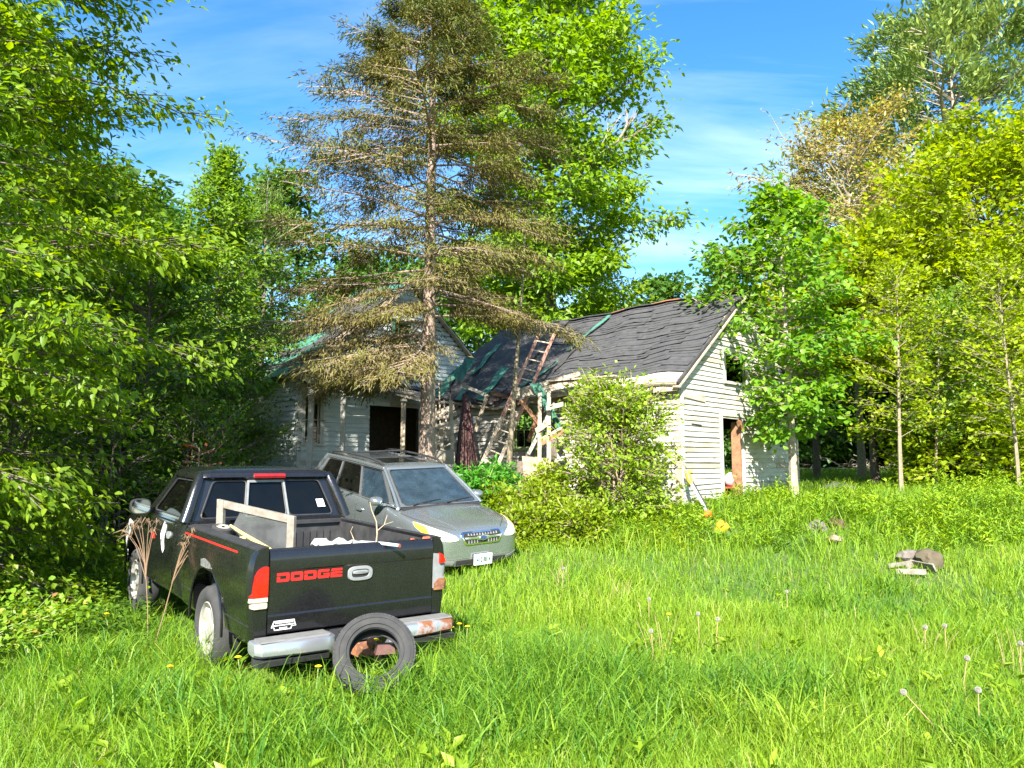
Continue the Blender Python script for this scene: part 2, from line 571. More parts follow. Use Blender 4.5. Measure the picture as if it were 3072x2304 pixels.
def chrome_rusty():
    m, n, l, out = newmat('rusty_chrome')
    b = principled(n, l, out)
    z = noise_node(n, l, 3.2, 9, rough=.7)
    z2 = noise_node(n, l, 22, 5)
    t = n.new("ShaderNodeTexCoord"); sp = n.new("ShaderNodeSeparateXYZ"); l.new(t.outputs["Object"], sp.inputs[0])
    mr = n.new("ShaderNodeMapRange"); mr.inputs[1].default_value = .2; mr.inputs[2].default_value = .95
    mr.inputs[3].default_value = -.06; mr.inputs[4].default_value = .26
    l.new(sp.outputs[0], mr.inputs[0])
    ad = n.new("ShaderNodeMath"); ad.operation = 'ADD'; l.new(z, ad.inputs[0]); l.new(mr.outputs[0], ad.inputs[1])
    f = ramp(n, l, ad.outputs[0], [(0.55, 0.0), (0.64, 1.0)])
    spots = ramp(n, l, z2, [(0.66, 0.0), (0.72, .8)])
    mxm = n.new("ShaderNodeMath"); mxm.operation = 'MAXIMUM'; l.new(f, mxm.inputs[0]); l.new(spots, mxm.inputs[1])
    l.new(mixc(n, l, mxm.outputs[0], (.42, .44, .47), (.15, .055, .02)), b.inputs["Base Color"])
    l.new(ramp(n, l, mxm.outputs[0], [(0, .75), (1, 0.0)]), b.inputs["Metallic"])
    l.new(ramp(n, l, mxm.outputs[0], [(0, .28), (1, .9)]), b.inputs["Roughness"])
    return m
M['chrome_rusty'] = chrome_rusty()
# ================================================================ ground
def build_ground():
    xs = np.concatenate([np.linspace(-400, -42, 26), np.linspace(-40, 40, 101), np.linspace(42, 400, 26)])
    ys = np.concatenate([np.linspace(-60, -1, 12), np.linspace(0, 45, 96), np.linspace(47, 120, 30), np.linspace(130, 900, 20)])
    X, Y = np.meshgrid(xs, ys)
    Z = zg(X, Y)
    V = np.stack([X.ravel(), Y.ravel(), Z.ravel()], 1)
    nx, ny = len(xs), len(ys)
    i, j = np.meshgrid(np.arange(nx - 1), np.arange(ny - 1))
    a = (j * nx + i).ravel()
    F = np.stack([a, a + 1, a + nx + 1, a + nx], 1)
    me = np_mesh('ground', V, F, 4)
    me.polygons.foreach_set("use_smooth", np.ones(len(me.polygons), dtype=bool))
    m, n, l, out = newmat('ground_soil')
    b = principled(n, l, out, Roughness=.95)
    z1 = noise_node(n, l, .8, 8); z2 = noise_node(n, l, 9, 8)
    c = mixc(n, l, ramp(n, l, z1, [(.4, 0.0), (.62, 1.0)]), (.045, .095, .014), (.07, .125, .02))
    c = mixc(n, l, ramp(n, l, z2, [(.45, 0.0), (.7, .5)]), c, (.07, .08, .025))
    l.new(c, b.inputs["Base Color"]); bump(n, l, z2, b, .6, .05)
    return tag(link('ground', me, m), 'uneven ground under the grass', None, None, 'structure')
ground = build_ground()

# ================================================================ the house
gd = Vector((.671, .741, 0)).normalized()     # along the gable, away to the right
ed = Vector((.741, -.671, 0)).normalized()    # out of the gable
C0 = Vector((3.5, 16.0, 0))
A0 = Vector((-5.07, 18.1, 0))
house = empty('abandoned_house', (0, 20, .86))
tag(house, 'collapsing abandoned farmhouse with peeling white clapboards and a sagging dark roof', 'house')
HO = Vector(house.location)
def hb(mb, name, mat, parent=None, smooth=None):
    """build in house space (world minus house origin)"""
    mb.v = [tuple(Vector(v) - HO) for v in mb.v]
    return mb.build(name, mat, parent if parent is not None else house, smooth)
RH = random.Random(11)

class Wall:
    def __init__(s, name, p0, d, nrm, L, z0, top, openings, board_mat, lap=.118, label=None, boards=True, zmax=None, pieces=(1.6, 3.4), warp=1.0, mats2=None, back=True):
        s.p0, s.d, s.n, s.L, s.z0, s.top, s.op = Vector(p0), Vector(d), Vector(nrm), L, z0, top, openings
        xs = sorted(set([0, L] + [o[0] for o in openings] + [o[1] for o in openings] + ([L / 2] if top(L / 2) > top(0) + .01 else [])))
        mb = MB()
        for a, b in zip(xs[:-1], xs[1:]):
            segs = []; z = z0
            for o in sorted([o for o in openings if o[0] < (a + b) / 2 < o[1]], key=lambda o: o[2]):
                segs.append((z, z, o[2], o[2])); z = o[3]
            segs.append((z, z, top(a), top(b)))
            for za, zb, zc, zd in segs:
                mb.add([s.pt(a, za, 0), s.pt(b, zb, 0), s.pt(b, zd, 0), s.pt(a, zc, 0), s.pt(a, za, -.09), s.pt(b, zb, -.09), s.pt(b, zd, -.09), s.pt(a, zc, -.09)],
                       [(0, 1, 2, 3), (7, 6, 5, 4), (0, 4, 5, 1), (1, 5, 6, 2), (2, 6, 7, 3), (3, 7, 4, 0)])
        s.o = hb(mb, name, M['sheathing'])
        if label: s.o['label'] = label
        if not boards: return
        z = z0
        zt = max(top(0), top(L / 2), top(L)) if zmax is None else zmax
        while z < zt - .02:
            zm = z + lap * .5
            # extents under the top line
            N = 240; ok = [top(L * i / N) > zm + .02 for i in range(N + 1)]
            if not any(ok): break
            x0 = L * ok.index(True) / N; x1 = L * (N - ok[::-1].index(True)) / N
            ivs = [(x0, x1)]
            for o in openings:
                if o[2] - .02 < zm < o[3] + .02:
                    nv = []
                    for a, b in ivs:
                        if o[1] <= a or o[0] >= b: nv.append((a, b)); continue
                        if o[0] > a: nv.append((a, o[0]))
                        if o[1] < b: nv.append((o[1], b))
                    ivs = nv
            for a, b in ivs:
                cuts = [a]; x = a + RH.uniform(*pieces)
                while x < b - .7: cuts.append(x); x += RH.uniform(*pieces)
                cuts.append(b)
                for q0, q1 in zip(cuts[:-1], cuts[1:]):
                    if q1 - q0 < .05: continue
                    w = warp * RH.choice((.3, .5, 1, 1, 1.6))
                    e = [RH.uniform(-.006, .006) * w for _ in range(4)]
                    o_ = [RH.uniform(0, .010) * w for _ in range(3)]
                    if RH.random() < .05 * warp: e[0] -= .025; o_[0] += .015
                    g = .003
                    nseg = 3; vs = []
                    for k in range(nseg + 1):
                        t = k / nseg; x = q0 + g + (q1 - q0 - 2 * g) * t
                        zb_ = z + e[0] * (1 - t) + e[1] * t + RH.uniform(-.0025, .0025) * w
                        zt_ = min(z + lap + .02, top(x) - .004) if top(x) < z + lap + .02 else z + lap + .02
                        off = .032 + (o_[0] * (1 - t) + o_[1] * t)
                        vs += [s.pt(x, zb_, off), s.pt(x, zt_, .006), s.pt(x, zb_, .002)]
                    fs = []
                    for k in range(nseg):
                        i = 3 * k
                        fs += [(i, i + 3, i + 4, i + 1), (i, i + 2, i + 5, i + 3), (i + 1, i + 4, i + 5, i + 2)]
                    fs += [(0, 1, 2), (3 * nseg, 3 * nseg + 2, 3 * nseg + 1)]
                    m_ = MB(); m_.add(vs, fs)
                    mt = board_mat
                    if mats2 is not None and RH.random() < .16: mt = mats2
                    hb(m_, 'clapboard', mt, s.o)
            z += lap
    def pt(s, x, z, off=0.0):
        p = s.p0 + s.d * x + s.n * off
        return Vector((p.x, p.y, z))
    def bar(s, mb, x0, z0, x1, z1, w, off0=.004, off1=.045, along=True):
        """a trim board from (x0,z0) to (x1,z1) of width w standing off the wall"""
        d = Vector((x1 - x0, z1 - z0)).normalized(); n = Vector((-d.y, d.x)) * w / 2
        c = [(x0 + n.x, z0 + n.y), (x1 + n.x, z1 + n.y), (x1 - n.x, z1 - n.y), (x0 - n.x, z0 - n.y)]
        mb.add([s.pt(a, b, off0) for a, b in c] + [s.pt(a, b, off1) for a, b in c], [(0, 1, 2, 3), (7, 6, 5, 4), (0, 4, 5, 1), (1, 5, 6, 2), (2, 6, 7, 3), (3, 7, 4, 0)])
        return mb
    def window(s, x0, x1, z0, z1, frame_mat, grid=(2, 2), glass=True, name='window', wf=.09):
        m_ = MB()
        s.bar(m_, x0 - wf / 2, z0, x0 - wf / 2, z1, wf); s.bar(m_, x1 + wf / 2, z0, x1 + wf / 2, z1, wf)
        s.bar(m_, x0 - wf, z1 + wf / 2, x1 + wf, z1 + wf / 2, wf, .004, .05)
        o = hb(m_, name, frame_mat)
        m_ = MB(); s.bar(m_, x0 - wf - .02, z0 - .025, x1 + wf + .02, z0 - .025, .05, -.05, .075); hb(m_, 'sill', frame_mat, None).parent = o
        m_ = MB()
        s.bar(m_, x0 + .02, z0, x0 + .02, z1, .04, -.05, -.02); s.bar(m_, x1 - .02, z0, x1 - .02, z1, .04, -.05, -.02)
        for k in range(0, grid[1] + 1):
            zz_ = z0 + .02 + (z1 - z0 - .04) * k / grid[1]
            s.bar(m_, x0 + .04, zz_, x1 - .04, zz_, .035 if k in (0, grid[1]) else .02, -.049, -.021)
        for k in range(1, grid[0]):
            xx = x0 + (x1 - x0) * k / grid[0]
            s.bar(m_, xx, z0 + .02, xx, z1 - .02, .018, -.046, -.024)
        hb(m_, 'sash', frame_mat, None).parent = o
        if glass:
            for i in range(grid[0]):
                for j in range(grid[1]):
                    if RH.random() < .3: continue
                    a0 = x0 + (x1 - x0) * i / grid[0]; a1 = x0 + (x1 - x0) * (i + 1) / grid[0]
                    b0 = z0 + (z1 - z0) * j / grid[1]; b1 = z0 + (z1 - z0) * (j + 1) / grid[1]
                    m_ = MB(); s.bar(m_, (a0 + a1) / 2, b0, (a0 + a1) / 2, b1, (a1 - a0), -.037, -.033); hb(m_, 'pane', M['glass_old'], None).parent = o
        return o

GZ = .84
WE, WR = 3.66, 5.86            # wing eave and ridge heights
WW, WL = 6.1, 7.8
gable_top = lambda s: WE + (WR - WE) * (1 - abs(s - WW / 2) / (WW / 2))
g_open = [(1.82, 2.78, .9, 2.86), (2.06, 3.12, 3.70, 4.36)]
wallG = Wall('wall', C0, gd, ed, WW, GZ, gable_top, g_open, M['white_siding'], .112, 'sunlit white clapboard gable wall with the open door', mats2=M['stained_siding'])
wl_top = lambda t: WE - .06
f_open = [(4.05, 4.62, 2.2, 3.1), (3.25, 3.62, 1.9, 3.0)]
wallF = Wall('wall', C0, -ed, -gd, WL, GZ, wl_top, f_open, M['white_siding'], .112, 'long front wall of the wing under the broken eave', zmax=3.42, warp=2.0, mats2=M['stained_siding'], pieces=(1.2, 2.6))
wallB = Wall('wall', C0 + gd * WW, -ed, gd, WL, GZ, wl_top, [(1.5, 2.6, 1.4, 2.8)], M['white_siding'], boards=False, label='back wall of the wing')
MW, ME, MR = 6.73, 4.12, 6.7
m_top = lambda s: ME + (MR - ME) * (1 - abs(s - MW / 2) / (MW / 2))
m_open = [(.20, .62, 2.3, 3.45), (2.10, 3.75, .9, 3.35), (2.86, 3.44, 4.92, 5.60)]
wallM = Wall('wall', A0, gd, ed, MW, GZ, m_top, m_open, M['grey_siding'], .118, 'shaded front wall of the main house with a small upper window', mats2=M['stained_siding'], pieces=(2.0, 4.2))
wallL = Wall('wall', A0 - ed * 2.2, ed, -gd, 2.2, GZ, lambda s: ME - .05, [], M['grey_siding'], .118, 'side wall of the main house beside the trees', pieces=(3, 4))
# corner boards, door casing, windows
mb = MB()
wallG.bar(mb, .06, GZ, .06, WE - .12, .12, .004, .034); o_ = hb(mb, 'corner_board', M['white_trim'])
mb = MB(); wallF.bar(mb, .05, GZ, .05, WE - .18, .14, .004, .04); hb(mb, 'corner_board', M['old_wood'])
mb = MB(); wallG.bar(mb, WW - .05, GZ, WW - .05, WE - .1, .11, .004, .034); hb(mb, 'corner_board', M['old_wood'])
mb = MB()
wallG.bar(mb, 1.76, .55, 1.76, 2.90, .12, .004, .05)
dcase = hb(mb, 'door_casing', M['white_trim'])
mb = MB(); wallG.bar(mb, 1.69, 2.95, 2.95, 2.95, .10, .004, .055); hb(mb, 'head_casing', M['white_trim'], None).parent = dcase
mb = MB(); wallG.bar(mb, 2.84, .86, 2.84, 2.72, .11, .004, .05); hb(mb, 'side_casing', M['white_trim'], None).parent = dcase
mb = MB(); wallG.bar(mb, 2.74, .9, 2.74, 2.80, .07, -.20, .02); wallG.bar(mb, 2.78, 2.60, 2.66, 2.84, .10, -.02, .07); hb(mb, 'jamb', M['rust_wood'], None).parent = dcase
mb = MB(); wallG.bar(mb, 1.80, .875, 2.80, .875, .06, -.2, .10); hb(mb, 'threshold', M['old_wood'], None).parent = dcase
mb = MB(); wallG.bar(mb, 1.7, .80, 2.5, .80, .10, .08, .40); hb(mb, 'doorstep', M['old_wood'], None).parent = dcase
wallG.window(2.06, 3.12, 3.70, 4.36, M['white_trim'], (1, 1), glass=False)
wallF.window(4.05, 4.62, 2.2, 3.1, M['green_paint'], (2, 2), glass=True)
wallF.window(3.25, 3.62, 1.9, 3.0, M['white_trim'], (1, 2))
wallM.window(.20, .62, 2.3, 3.45, M['white_trim'], (1, 2))
wallM.window(2.86, 3.44, 4.92, 5.60, M['green_roofing'], (3, 2), glass=False)
mb = MB(); wallM.bar(mb, .05, GZ, .05, ME - .1, .11, .004, .034); hb(mb, 'corner_board', M['white_trim'])
mb = MB(); wallF.bar(mb, 3.85, 1.0, 3.80, 3.15, .26, .01, .05); hb(mb, 'shutter', M['green_paint'])
# inside: floors and partitions kept dark by their own depth
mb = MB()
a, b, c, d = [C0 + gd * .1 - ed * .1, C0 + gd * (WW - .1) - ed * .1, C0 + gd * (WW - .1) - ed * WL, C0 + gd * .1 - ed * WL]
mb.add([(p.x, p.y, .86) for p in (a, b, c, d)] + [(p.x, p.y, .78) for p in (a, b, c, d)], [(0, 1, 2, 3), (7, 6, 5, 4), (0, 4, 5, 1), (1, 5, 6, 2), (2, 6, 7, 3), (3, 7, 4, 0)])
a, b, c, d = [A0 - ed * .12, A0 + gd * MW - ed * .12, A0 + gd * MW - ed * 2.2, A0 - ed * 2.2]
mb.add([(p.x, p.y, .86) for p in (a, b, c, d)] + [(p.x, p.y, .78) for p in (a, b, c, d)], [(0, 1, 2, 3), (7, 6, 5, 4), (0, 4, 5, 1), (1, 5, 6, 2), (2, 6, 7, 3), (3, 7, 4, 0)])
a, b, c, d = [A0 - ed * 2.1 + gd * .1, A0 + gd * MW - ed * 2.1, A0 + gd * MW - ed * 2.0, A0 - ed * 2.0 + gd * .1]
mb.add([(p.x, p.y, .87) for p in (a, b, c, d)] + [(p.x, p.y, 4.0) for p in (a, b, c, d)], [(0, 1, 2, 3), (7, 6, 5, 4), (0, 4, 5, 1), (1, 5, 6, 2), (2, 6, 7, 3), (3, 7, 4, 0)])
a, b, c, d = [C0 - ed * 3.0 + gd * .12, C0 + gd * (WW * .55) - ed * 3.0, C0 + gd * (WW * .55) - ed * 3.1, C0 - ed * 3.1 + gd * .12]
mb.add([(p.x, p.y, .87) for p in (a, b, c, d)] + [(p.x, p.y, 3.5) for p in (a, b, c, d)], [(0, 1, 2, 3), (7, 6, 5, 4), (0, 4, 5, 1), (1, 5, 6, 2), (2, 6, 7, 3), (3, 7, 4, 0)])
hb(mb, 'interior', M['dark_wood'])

# ---- roofs
def sag(a, b):
    s = -.22 * math.exp(-((a - 5.2) / 1.3) ** 2) * (1 - .6 * b)
    s += -.10 * math.exp(-((a - 3.0) / 1.6) ** 2) * math.sin(pi * min(max(b, 0), 1))
    s += .025 * sin(a * 2.1 + b * 3) + .018 * sin(a * 4.7 - b * 7)
    return s
def roofF(a, b, off=0.0):
    """front slope of the wing: a metres from the gable, b 0 eave .. 1 ridge"""
    e = C0 - gd * .28 - ed * (a - .07); r = C0 + gd * (WW / 2) - ed * (a - .07)
    ze = WE - .20; zr_ = WR + .08
    p = e * (1 - b) + r * b; z = ze * (1 - b) + zr_ * b + sag(a, b)
    nx = Vector((-gd.x * .58, -gd.y * .58, .81))
    return Vector((p.x, p.y, z)) + nx * off
mb = MB()
def sheet(fn, a0, a1, b0, b1, na, nb, th, off=0.0):
    m_ = MB(); n = (na + 1) * (nb + 1)
    top = [fn(a0 + (a1 - a0) * i / na, b0 + (b1 - b0) * j / nb, off) for j in range(nb + 1) for i in range(na + 1)]
    bot = [fn(a0 + (a1 - a0) * i / na, b0 + (b1 - b0) * j / nb, off - th) for j in range(nb + 1) for i in range(na + 1)]
    fs = []
    for j in range(nb):
        for i in range(na):
            k = j * (na + 1) + i
            fs.append((k, k + 1, k + na + 2, k + na + 1)); fs.append((n + k + na + 1, n + k + na + 2, n + k + 1, n + k))
    edge = [i for i in range(na + 1)] + [j * (na + 1) + na for j in range(1, nb + 1)] + [nb * (na + 1) + i for i in range(na - 1, -1, -1)] + [j * (na + 1) for j in range(nb - 1, 0, -1)]
    for p, q in zip(edge, edge[1:] + edge[:1]): fs.append((p, n + p, n + q, q))
    return m_.add(top + bot, fs)
roofW = hb(sheet(roofF, 0, 7.9, 0.0, 1.0, 26, 10, .05), 'roof', M['old_wood'])
roofW['label'] = 'sagging roof of the wing with dark worn shingles'
# bare roof boards along the eave
a = 0.0
while a < 4.6:
    w = RH.uniform(.9, 1.5)
    for q in range(3):
        b0 = .005 + q * .033
        m_ = sheet(roofF, a + RH.uniform(0, .02), min(a + w - .02, 4.7), b0, b0 + .030, 4, 1, .02, .022 + RH.uniform(0, .006))
        hb(m_, 'roof_board', M['pale_wood'] if RH.random() < .75 else M['white_trim'], roofW)
    a += w
# shingle courses
rows = 29
for r in range(rows):
    b0 = .105 + (1 - .105) * r / rows; b1 = b0 + (1 - .105) / rows + .018
    a = -.03 + RH.uniform(-.02, .02)
    lim = 4.05 if r > 2 else 3.3 + r * .2
    if r > 12: lim = 5.2
    a_prev = a
    while a < lim:
        w = RH.uniform(.55, .95)
        a1 = min(a + w, lim + .2)
        lift = RH.uniform(.0, .014) if RH.random() < .65 else RH.uniform(.014, .04)
        ta, tb = RH.uniform(-.006, .006), RH.uniform(-.006, .006)
        def fn(x, b, off, b0=b0, b1=b1, lift=lift, a=a, a1=a1, ta=ta, tb=tb):
            t = (b - b0) / (b1 - b0); q = (x - a) / (a1 - a)
            return roofF(x, b + (ta * (1 - q) + tb * q) * (1 - t), .028 + .014 * (1 - t) + lift * (1 - t) * (.4 + .6 * abs(2 * q - 1)))
        m_ = MB(); na = 3
        top = [fn(a + .004 + (a1 - a - .008) * i / na, bb, 0) for bb in (b0, b1) for i in range(na + 1)]
        bot = [p - Vector((0, 0, .010)) for p in top]
        m_.add(top + bot, [(i, i + 1, i + na + 2, i + na + 1) for i in range(na)] + [(2 * (na + 1) + i + 1, 2 * (na + 1) + i, i, i + 1) for i in range(na)] + [(0, 2 * (na + 1), 3 * (na + 1), na + 1), (na, 2 * na + 1, 4 * na + 3, 3 * na + 2)])
        hb(m_, 'shingle', M['shingle'], roofW)
        a = a1
# torn roofing over the sagging part
def crinkle(fn, amp, seed):
    r_ = random.Random(seed); ph = [r_.uniform(0, 6) for _ in range(8)]
    def f(a, b, off):
        d = amp * (sin(a * 7 + b * 13 + ph[0]) * .5 + sin(a * 15 - b * 21 + ph[1]) * .35 + sin(a * 3 - b * 35 + ph[2]) * .4 + sin(a * 23 + b * 9 + ph[3]) * .25)
        return fn(a + .02 * sin(b * 30 + ph[4]), b, off + d)
    return f
hb(sheet(crinkle(roofF, .03, 2), 3.95, 5.35, .07, .62, 26, 26, .015, .075), 'tar_paper', M['tar_paper'], roofW, 60)
hb(sheet(crinkle(roofF, .035, 3), 5.25, 7.9, .01, .99, 40, 34, .015, .085), 'tar_paper', M['tar_paper'], roofW, 60)
hb(sheet(crinkle(roofF, .02, 5), 5.2, 5.5, .5, .95, 6, 20, .012, .11), 'tar_paper', M['tar_paper'], roofW, 60)
for (a0, a1, b0, b1, tw) in ((6.75, 6.95, .30, .72, .3), (7.05, 7.5, .02, .42, .5), (6.2, 6.45, .0, .12, .2), (4.55, 4.68, .10, .40, -.5), (4.1, 4.2, .55, .95, -.4), (5.5, 5.75, .02, .38, .25)):
    f0 = crinkle(roofF, .025, int(a0 * 100))
    def f1(a, b, off, f0=f0, b0=b0, b1=b1, tw=tw): return f0(a + tw * (b0 - b) / (b1 - b0) * -1.0, b, off + .05)
    hb(sheet(f1, a0, a1, b0, b1, 4, 14, .012, .10), 'green_roofing', M['green_roofing'], roofW, 60)
# ridge capping, rake boards
for k in range(14):
    a = .0 + k * .42
    p0, p1 = roofF(a, 1.0, .05), roofF(a + .415, 1.0, .05)
    m_ = MB(); m_.beam(p0 + Vector((0, 0, .01)), p1 + Vector((0, 0, .01 + RH.uniform(0, .01))), .20, .025, roll=.0)
    hb(m_, 'ridge_cap', M['ridge_cap'] if k in (0, 1, 4, 5, 8) else M['shingle'], roofW)
mb = MB(); mb.beam(roofF(-.02, -.01, -.06), roofF(-.02, 1.0, -.06), .035, .17, ed); hb(mb, 'rake_board', M['old_wood'], roofW)
mb = MB(); mb.beam(roofF(-.06, .0, .02), roofF(-.06, 1.0, .02), .05, .05, ed); hb(mb, 'drip_edge', M['tar_paper'], roofW)
mb = MB(); mb.beam(roofF(.0, .005, -.10), roofF(4.0, .005, -.10), .03, .13); hb(mb, 'fascia', M['old_wood'], roofW)
# back slope
def roofBk(a, b, off=0.0):
    e = C0 + gd * (WW + .28) - ed * (a - .07); r = C0 + gd * (WW / 2) - ed * (a - .07)
    p = e * (1 - b) + r * b; z = (WE - .2) * (1 - b) + (WR + .08) * b + sag(a, 1) * .6
    return Vector((p.x, p.y, z)) + Vector((gd.x * .58, gd.y * .58, .81)) * off
ro = hb(sheet(roofBk, 0, 7.9, 0, 1, 10, 4, .06), 'roof', M['shingle']); ro['label'] = 'back slope of the wing roof'
# main roof: two slopes with shingle courses
def mslope(side):
    def f(a, b, off=0.0):
        """a back from the gable, b 0 eave .. 1 ridge"""
        s0 = -.3 if side < 0 else MW + .3
        e = A0 + gd * s0 - ed * (a - .12); r = A0 + gd * (MW / 2) - ed * (a - .12)
        p = e * (1 - b) + r * b
        z = (ME - .22) * (1 - b) + (MR + .08) * b + .04 * sin(a * 1.7 + b * 4) - .18 * math.exp(-((a - 1.8) / 1.2) ** 2) * (1 - b)
        nn = Vector((gd.x * .65 * side, gd.y * .65 * side, .76))
        return Vector((p.x, p.y, z)) + nn * off
    return f
for side in (-1, 1):
    f = mslope(side)
    rm = hb(sheet(f, 0, 2.6, 0, 1, 5, 5, .05), 'roof', M['old_wood'])
    rm['label'] = 'patchy roof slope of the main house'
    for r in range(14):
        b0 = r / 14; b1 = b0 + 1 / 14 + .012; a = 0
        while a < 2.5:
            w = RH.uniform(.7, 1.4); a1 = min(a + w, 2.6)
            m_ = sheet(f, a + .005, a1 - .005, b0, b1, 3, 1, .012, .03 + RH.uniform(0, .012))
            hb(m_, 'shingle', M['green_roofing'] if RH.random() < .2 else (M['tar_paper'] if RH.random() < .4 else M['shingle']), rm); a = a1
    mb = MB(); mb.beam(f(-.02, 0, -.06), f(-.02, 1, -.06), .035, .16, ed); hb(mb, 'rake_board', M['old_wood'], rm)

# ---- porch in front of the main house
def porch(s, z, off): return wallM.pt(s, z, off)
proof = hb(MB().beam(porch(-.25, 3.72, .78), porch(1.9, 3.66, .80), .10, .14), 'porch_roof', M['pale_wood'])
proof['label'] = 'broken porch roof of bare boards over the front wall'
def pl(s, t, off2=0.0):
    return porch(s, 4.02 - .36 * t - .05 * max(0, s - 1.2) ** 1.3 + off2, .03 + .85 * t)
s = -.28
for row in range(6):
    t0 = row / 6
    x = -.3
    while x < 3.7:
        w = RH.uniform(.9, 1.9); x1 = min(x + w, 3.8)
        if RH.random() < .88:
            m_ = MB(); j = [RH.uniform(-.03, .03) for _ in range(4)]
            c = [pl(x, t0 + .01, j[0] * .5), pl(x1 - .02, t0 + .01, j[1] * .5), pl(x1 - .02, t0 + .155, j[2] * .5), pl(x, t0 + .155, j[3] * .5)]
            m_.add(c + [p - Vector((0, 0, .022)) for p in c], [(0, 1, 2, 3), (7, 6, 5, 4), (0, 4, 5, 1), (1, 5, 6, 2), (2, 6, 7, 3), (3, 7, 4, 0)])
            hb(m_, 'plank', RH.choice((M['pale_wood'], M['old_wood'], M['rust_wood'], M['dark_wood'])), proof)
        x = x1
for k in range(9):
    x = -.2 + k * .48
    m_ = MB(); m_.beam(pl(x, .0, -.07), pl(x, .98, -.08), .045, .09); hb(m_, 'rafter', M['dark_wood'], proof)
def srow(k):
    f_ = lambda a, b, off: pl(a, b, off + .05 + .02 * sin(a * 9 + b * 7))
    return f_
hb(sheet(srow(0), 1.5, 3.7, .0, .42, 16, 4, .012), 'tar_paper', M['tar_paper'], proof, 60)
hb(sheet(srow(0), -.3, 1.0, .0, .22, 8, 2, .012), 'shingle', M['shingle'], proof)
mb = MB(); mb.beam(porch(1.9, 3.66, .80), porch(3.5, 3.42, .84), .09, .13); hb(mb, 'beam', M['old_wood'], proof)
for (s_, top_) in ((-.16, 3.66), (.72, 3.62), (2.55, 3.52)):
    mb = MB(); mb.beam(porch(s_, .7, .80), porch(s_ + .02, top_, .80), .11, .11)
    po = hb(mb, 'porch_post', M['white_trim'] if s_ < 2 else M['old_wood'])
    mb = MB(); mb.box(porch(s_ + .02, top_ - .10, .80), (.17, .17, .05)); hb(mb, 'capital', M['white_trim'], None).parent = po
mb = MB(); mb.beam(porch(-.3, .84, .45), porch(3.9, .84, .45), .9, .05); hb(mb, 'porch_floor', M['old_wood'])

# ---- broken eave of the wing: rafters, posts and fallen boards still fixed to it
def wf(t, z, off): return wallF.pt(t, z, off)
for k, t_ in enumerate((.5, 1.1, 1.7, 2.3, 2.9, 3.5, 4.3, 5.0, 5.7, 6.4, 7.1)):
    m_ = MB(); dz = RH.uniform(-.08, .04)
    m_.beam(wf(t_, 3.56 + dz, -.3), wf(t_ + RH.uniform(-.1, .1), 3.36 + dz, .30), .05, .10); hb(m_, 'rafter', M['dark_wood'])
for (t0, z0, o0, t1, z1, o1, w, h, mt) in (
    (1.1, 3.42, .16, 3.1, 3.34, .2, .03, .16, 'old_wood'), (.3, 3.48, .12, 1.6, 3.45, .12, .03, .14, 'rust_wood'),
    (2.2, 3.62, .60, 3.9, 3.42, .75, .10, .14, 'pale_wood'), (1.2, 3.70, .50, 3.0, 3.70, .62, .28, .03, 'pale_wood'),
    (2.3, 3.84, .40, 3.9, 3.52, .72, .10, .10, 'pale_wood'), (2.1, 3.46, .45, 3.3, 3.36, .5, .05, .10, 'old_wood'),
    (4.9, 3.45, .2, 7.5, 3.42, .2, .03, .12, 'dark_wood'), (1.3, 3.28, .05, 2.9, 3.12, .06, .03, .24, 'old_wood')):
    m_ = MB(); m_.beam(wf(t0, z0, o0), wf(t1, z1, o1), w, h); hb(m_, 'eave_board', M[mt])
for (t_, o_, z0, z1) in ((3.05, .95, .7, 3.42), (2.78, .95, .7, 3.50)):
    m_ = MB(); m_.beam(wf(t_, z0, o_), wf(t_ - .02, z1, o_ - .02), .085, .085); hb(m_, 'porch_post', M['old_wood'])
m_ = MB(); m_.beam(wf(3.1, 2.55, .98), wf(2.72, 2.75, .98), .03, .13); hb(m_, 'brace', M['pale_wood'])
for (u0, v0, u1, v1, Y0, mt) in ((1626, 1330, 1694, 1292, 17.2, 'rust_wood'), (1628, 1318, 1690, 1284, 17.25, 'old_wood'), (1630, 1288, 1560, 1200, 17.5, 'rust_wood'), (1640, 1225, 1690, 1212, 17.0, 'pale_wood')):
    m_ = MB(); m_.beam(P(u0, v0, Y0), P(u1, v1, Y0 - .2), .04, .10); hb(m_, 'brace', M[mt])
# collapsed flap of green roofing hanging from the eave
fl = [P(1588, 1150, 17.6), P(1622, 1150, 17.5), P(1690, 1285, 17.2), P(1672, 1292, 17.3)]
def flap(a, b, off):
    p = (fl[0] * (1 - b) + fl[1] * b) * (1 - a) + (fl[3] * (1 - b) + fl[2] * b) * a
    return p + Vector((0, -1, .2)) * (off + .03 * sin(a * 20 + b * 9) + .02 * sin(b * 25))
hb(sheet(flap, 0, 1, 0, 1, 16, 6, .012), 'green_roofing', M['green_roofing'], None, 60)
fl2 = [P(1360, 1128, 19.2), P(1378, 1150, 18.8), P(1432, 1075, 19.4), P(1400, 1068, 19.6)]
def flap2(a, b, off):
    p = (fl2[0] * (1 - b) + fl2[1] * b) * (1 - a) + (fl2[3] * (1 - b) + fl2[2] * b) * a
    return p + Vector((0, -1, .4)) * (off + .04 * sin(a * 17 + b * 6))
hb(sheet(flap2, 0, 1, 0, 1, 14, 5, .012), 'green_roofing', M['green_roofing'], None, 60)
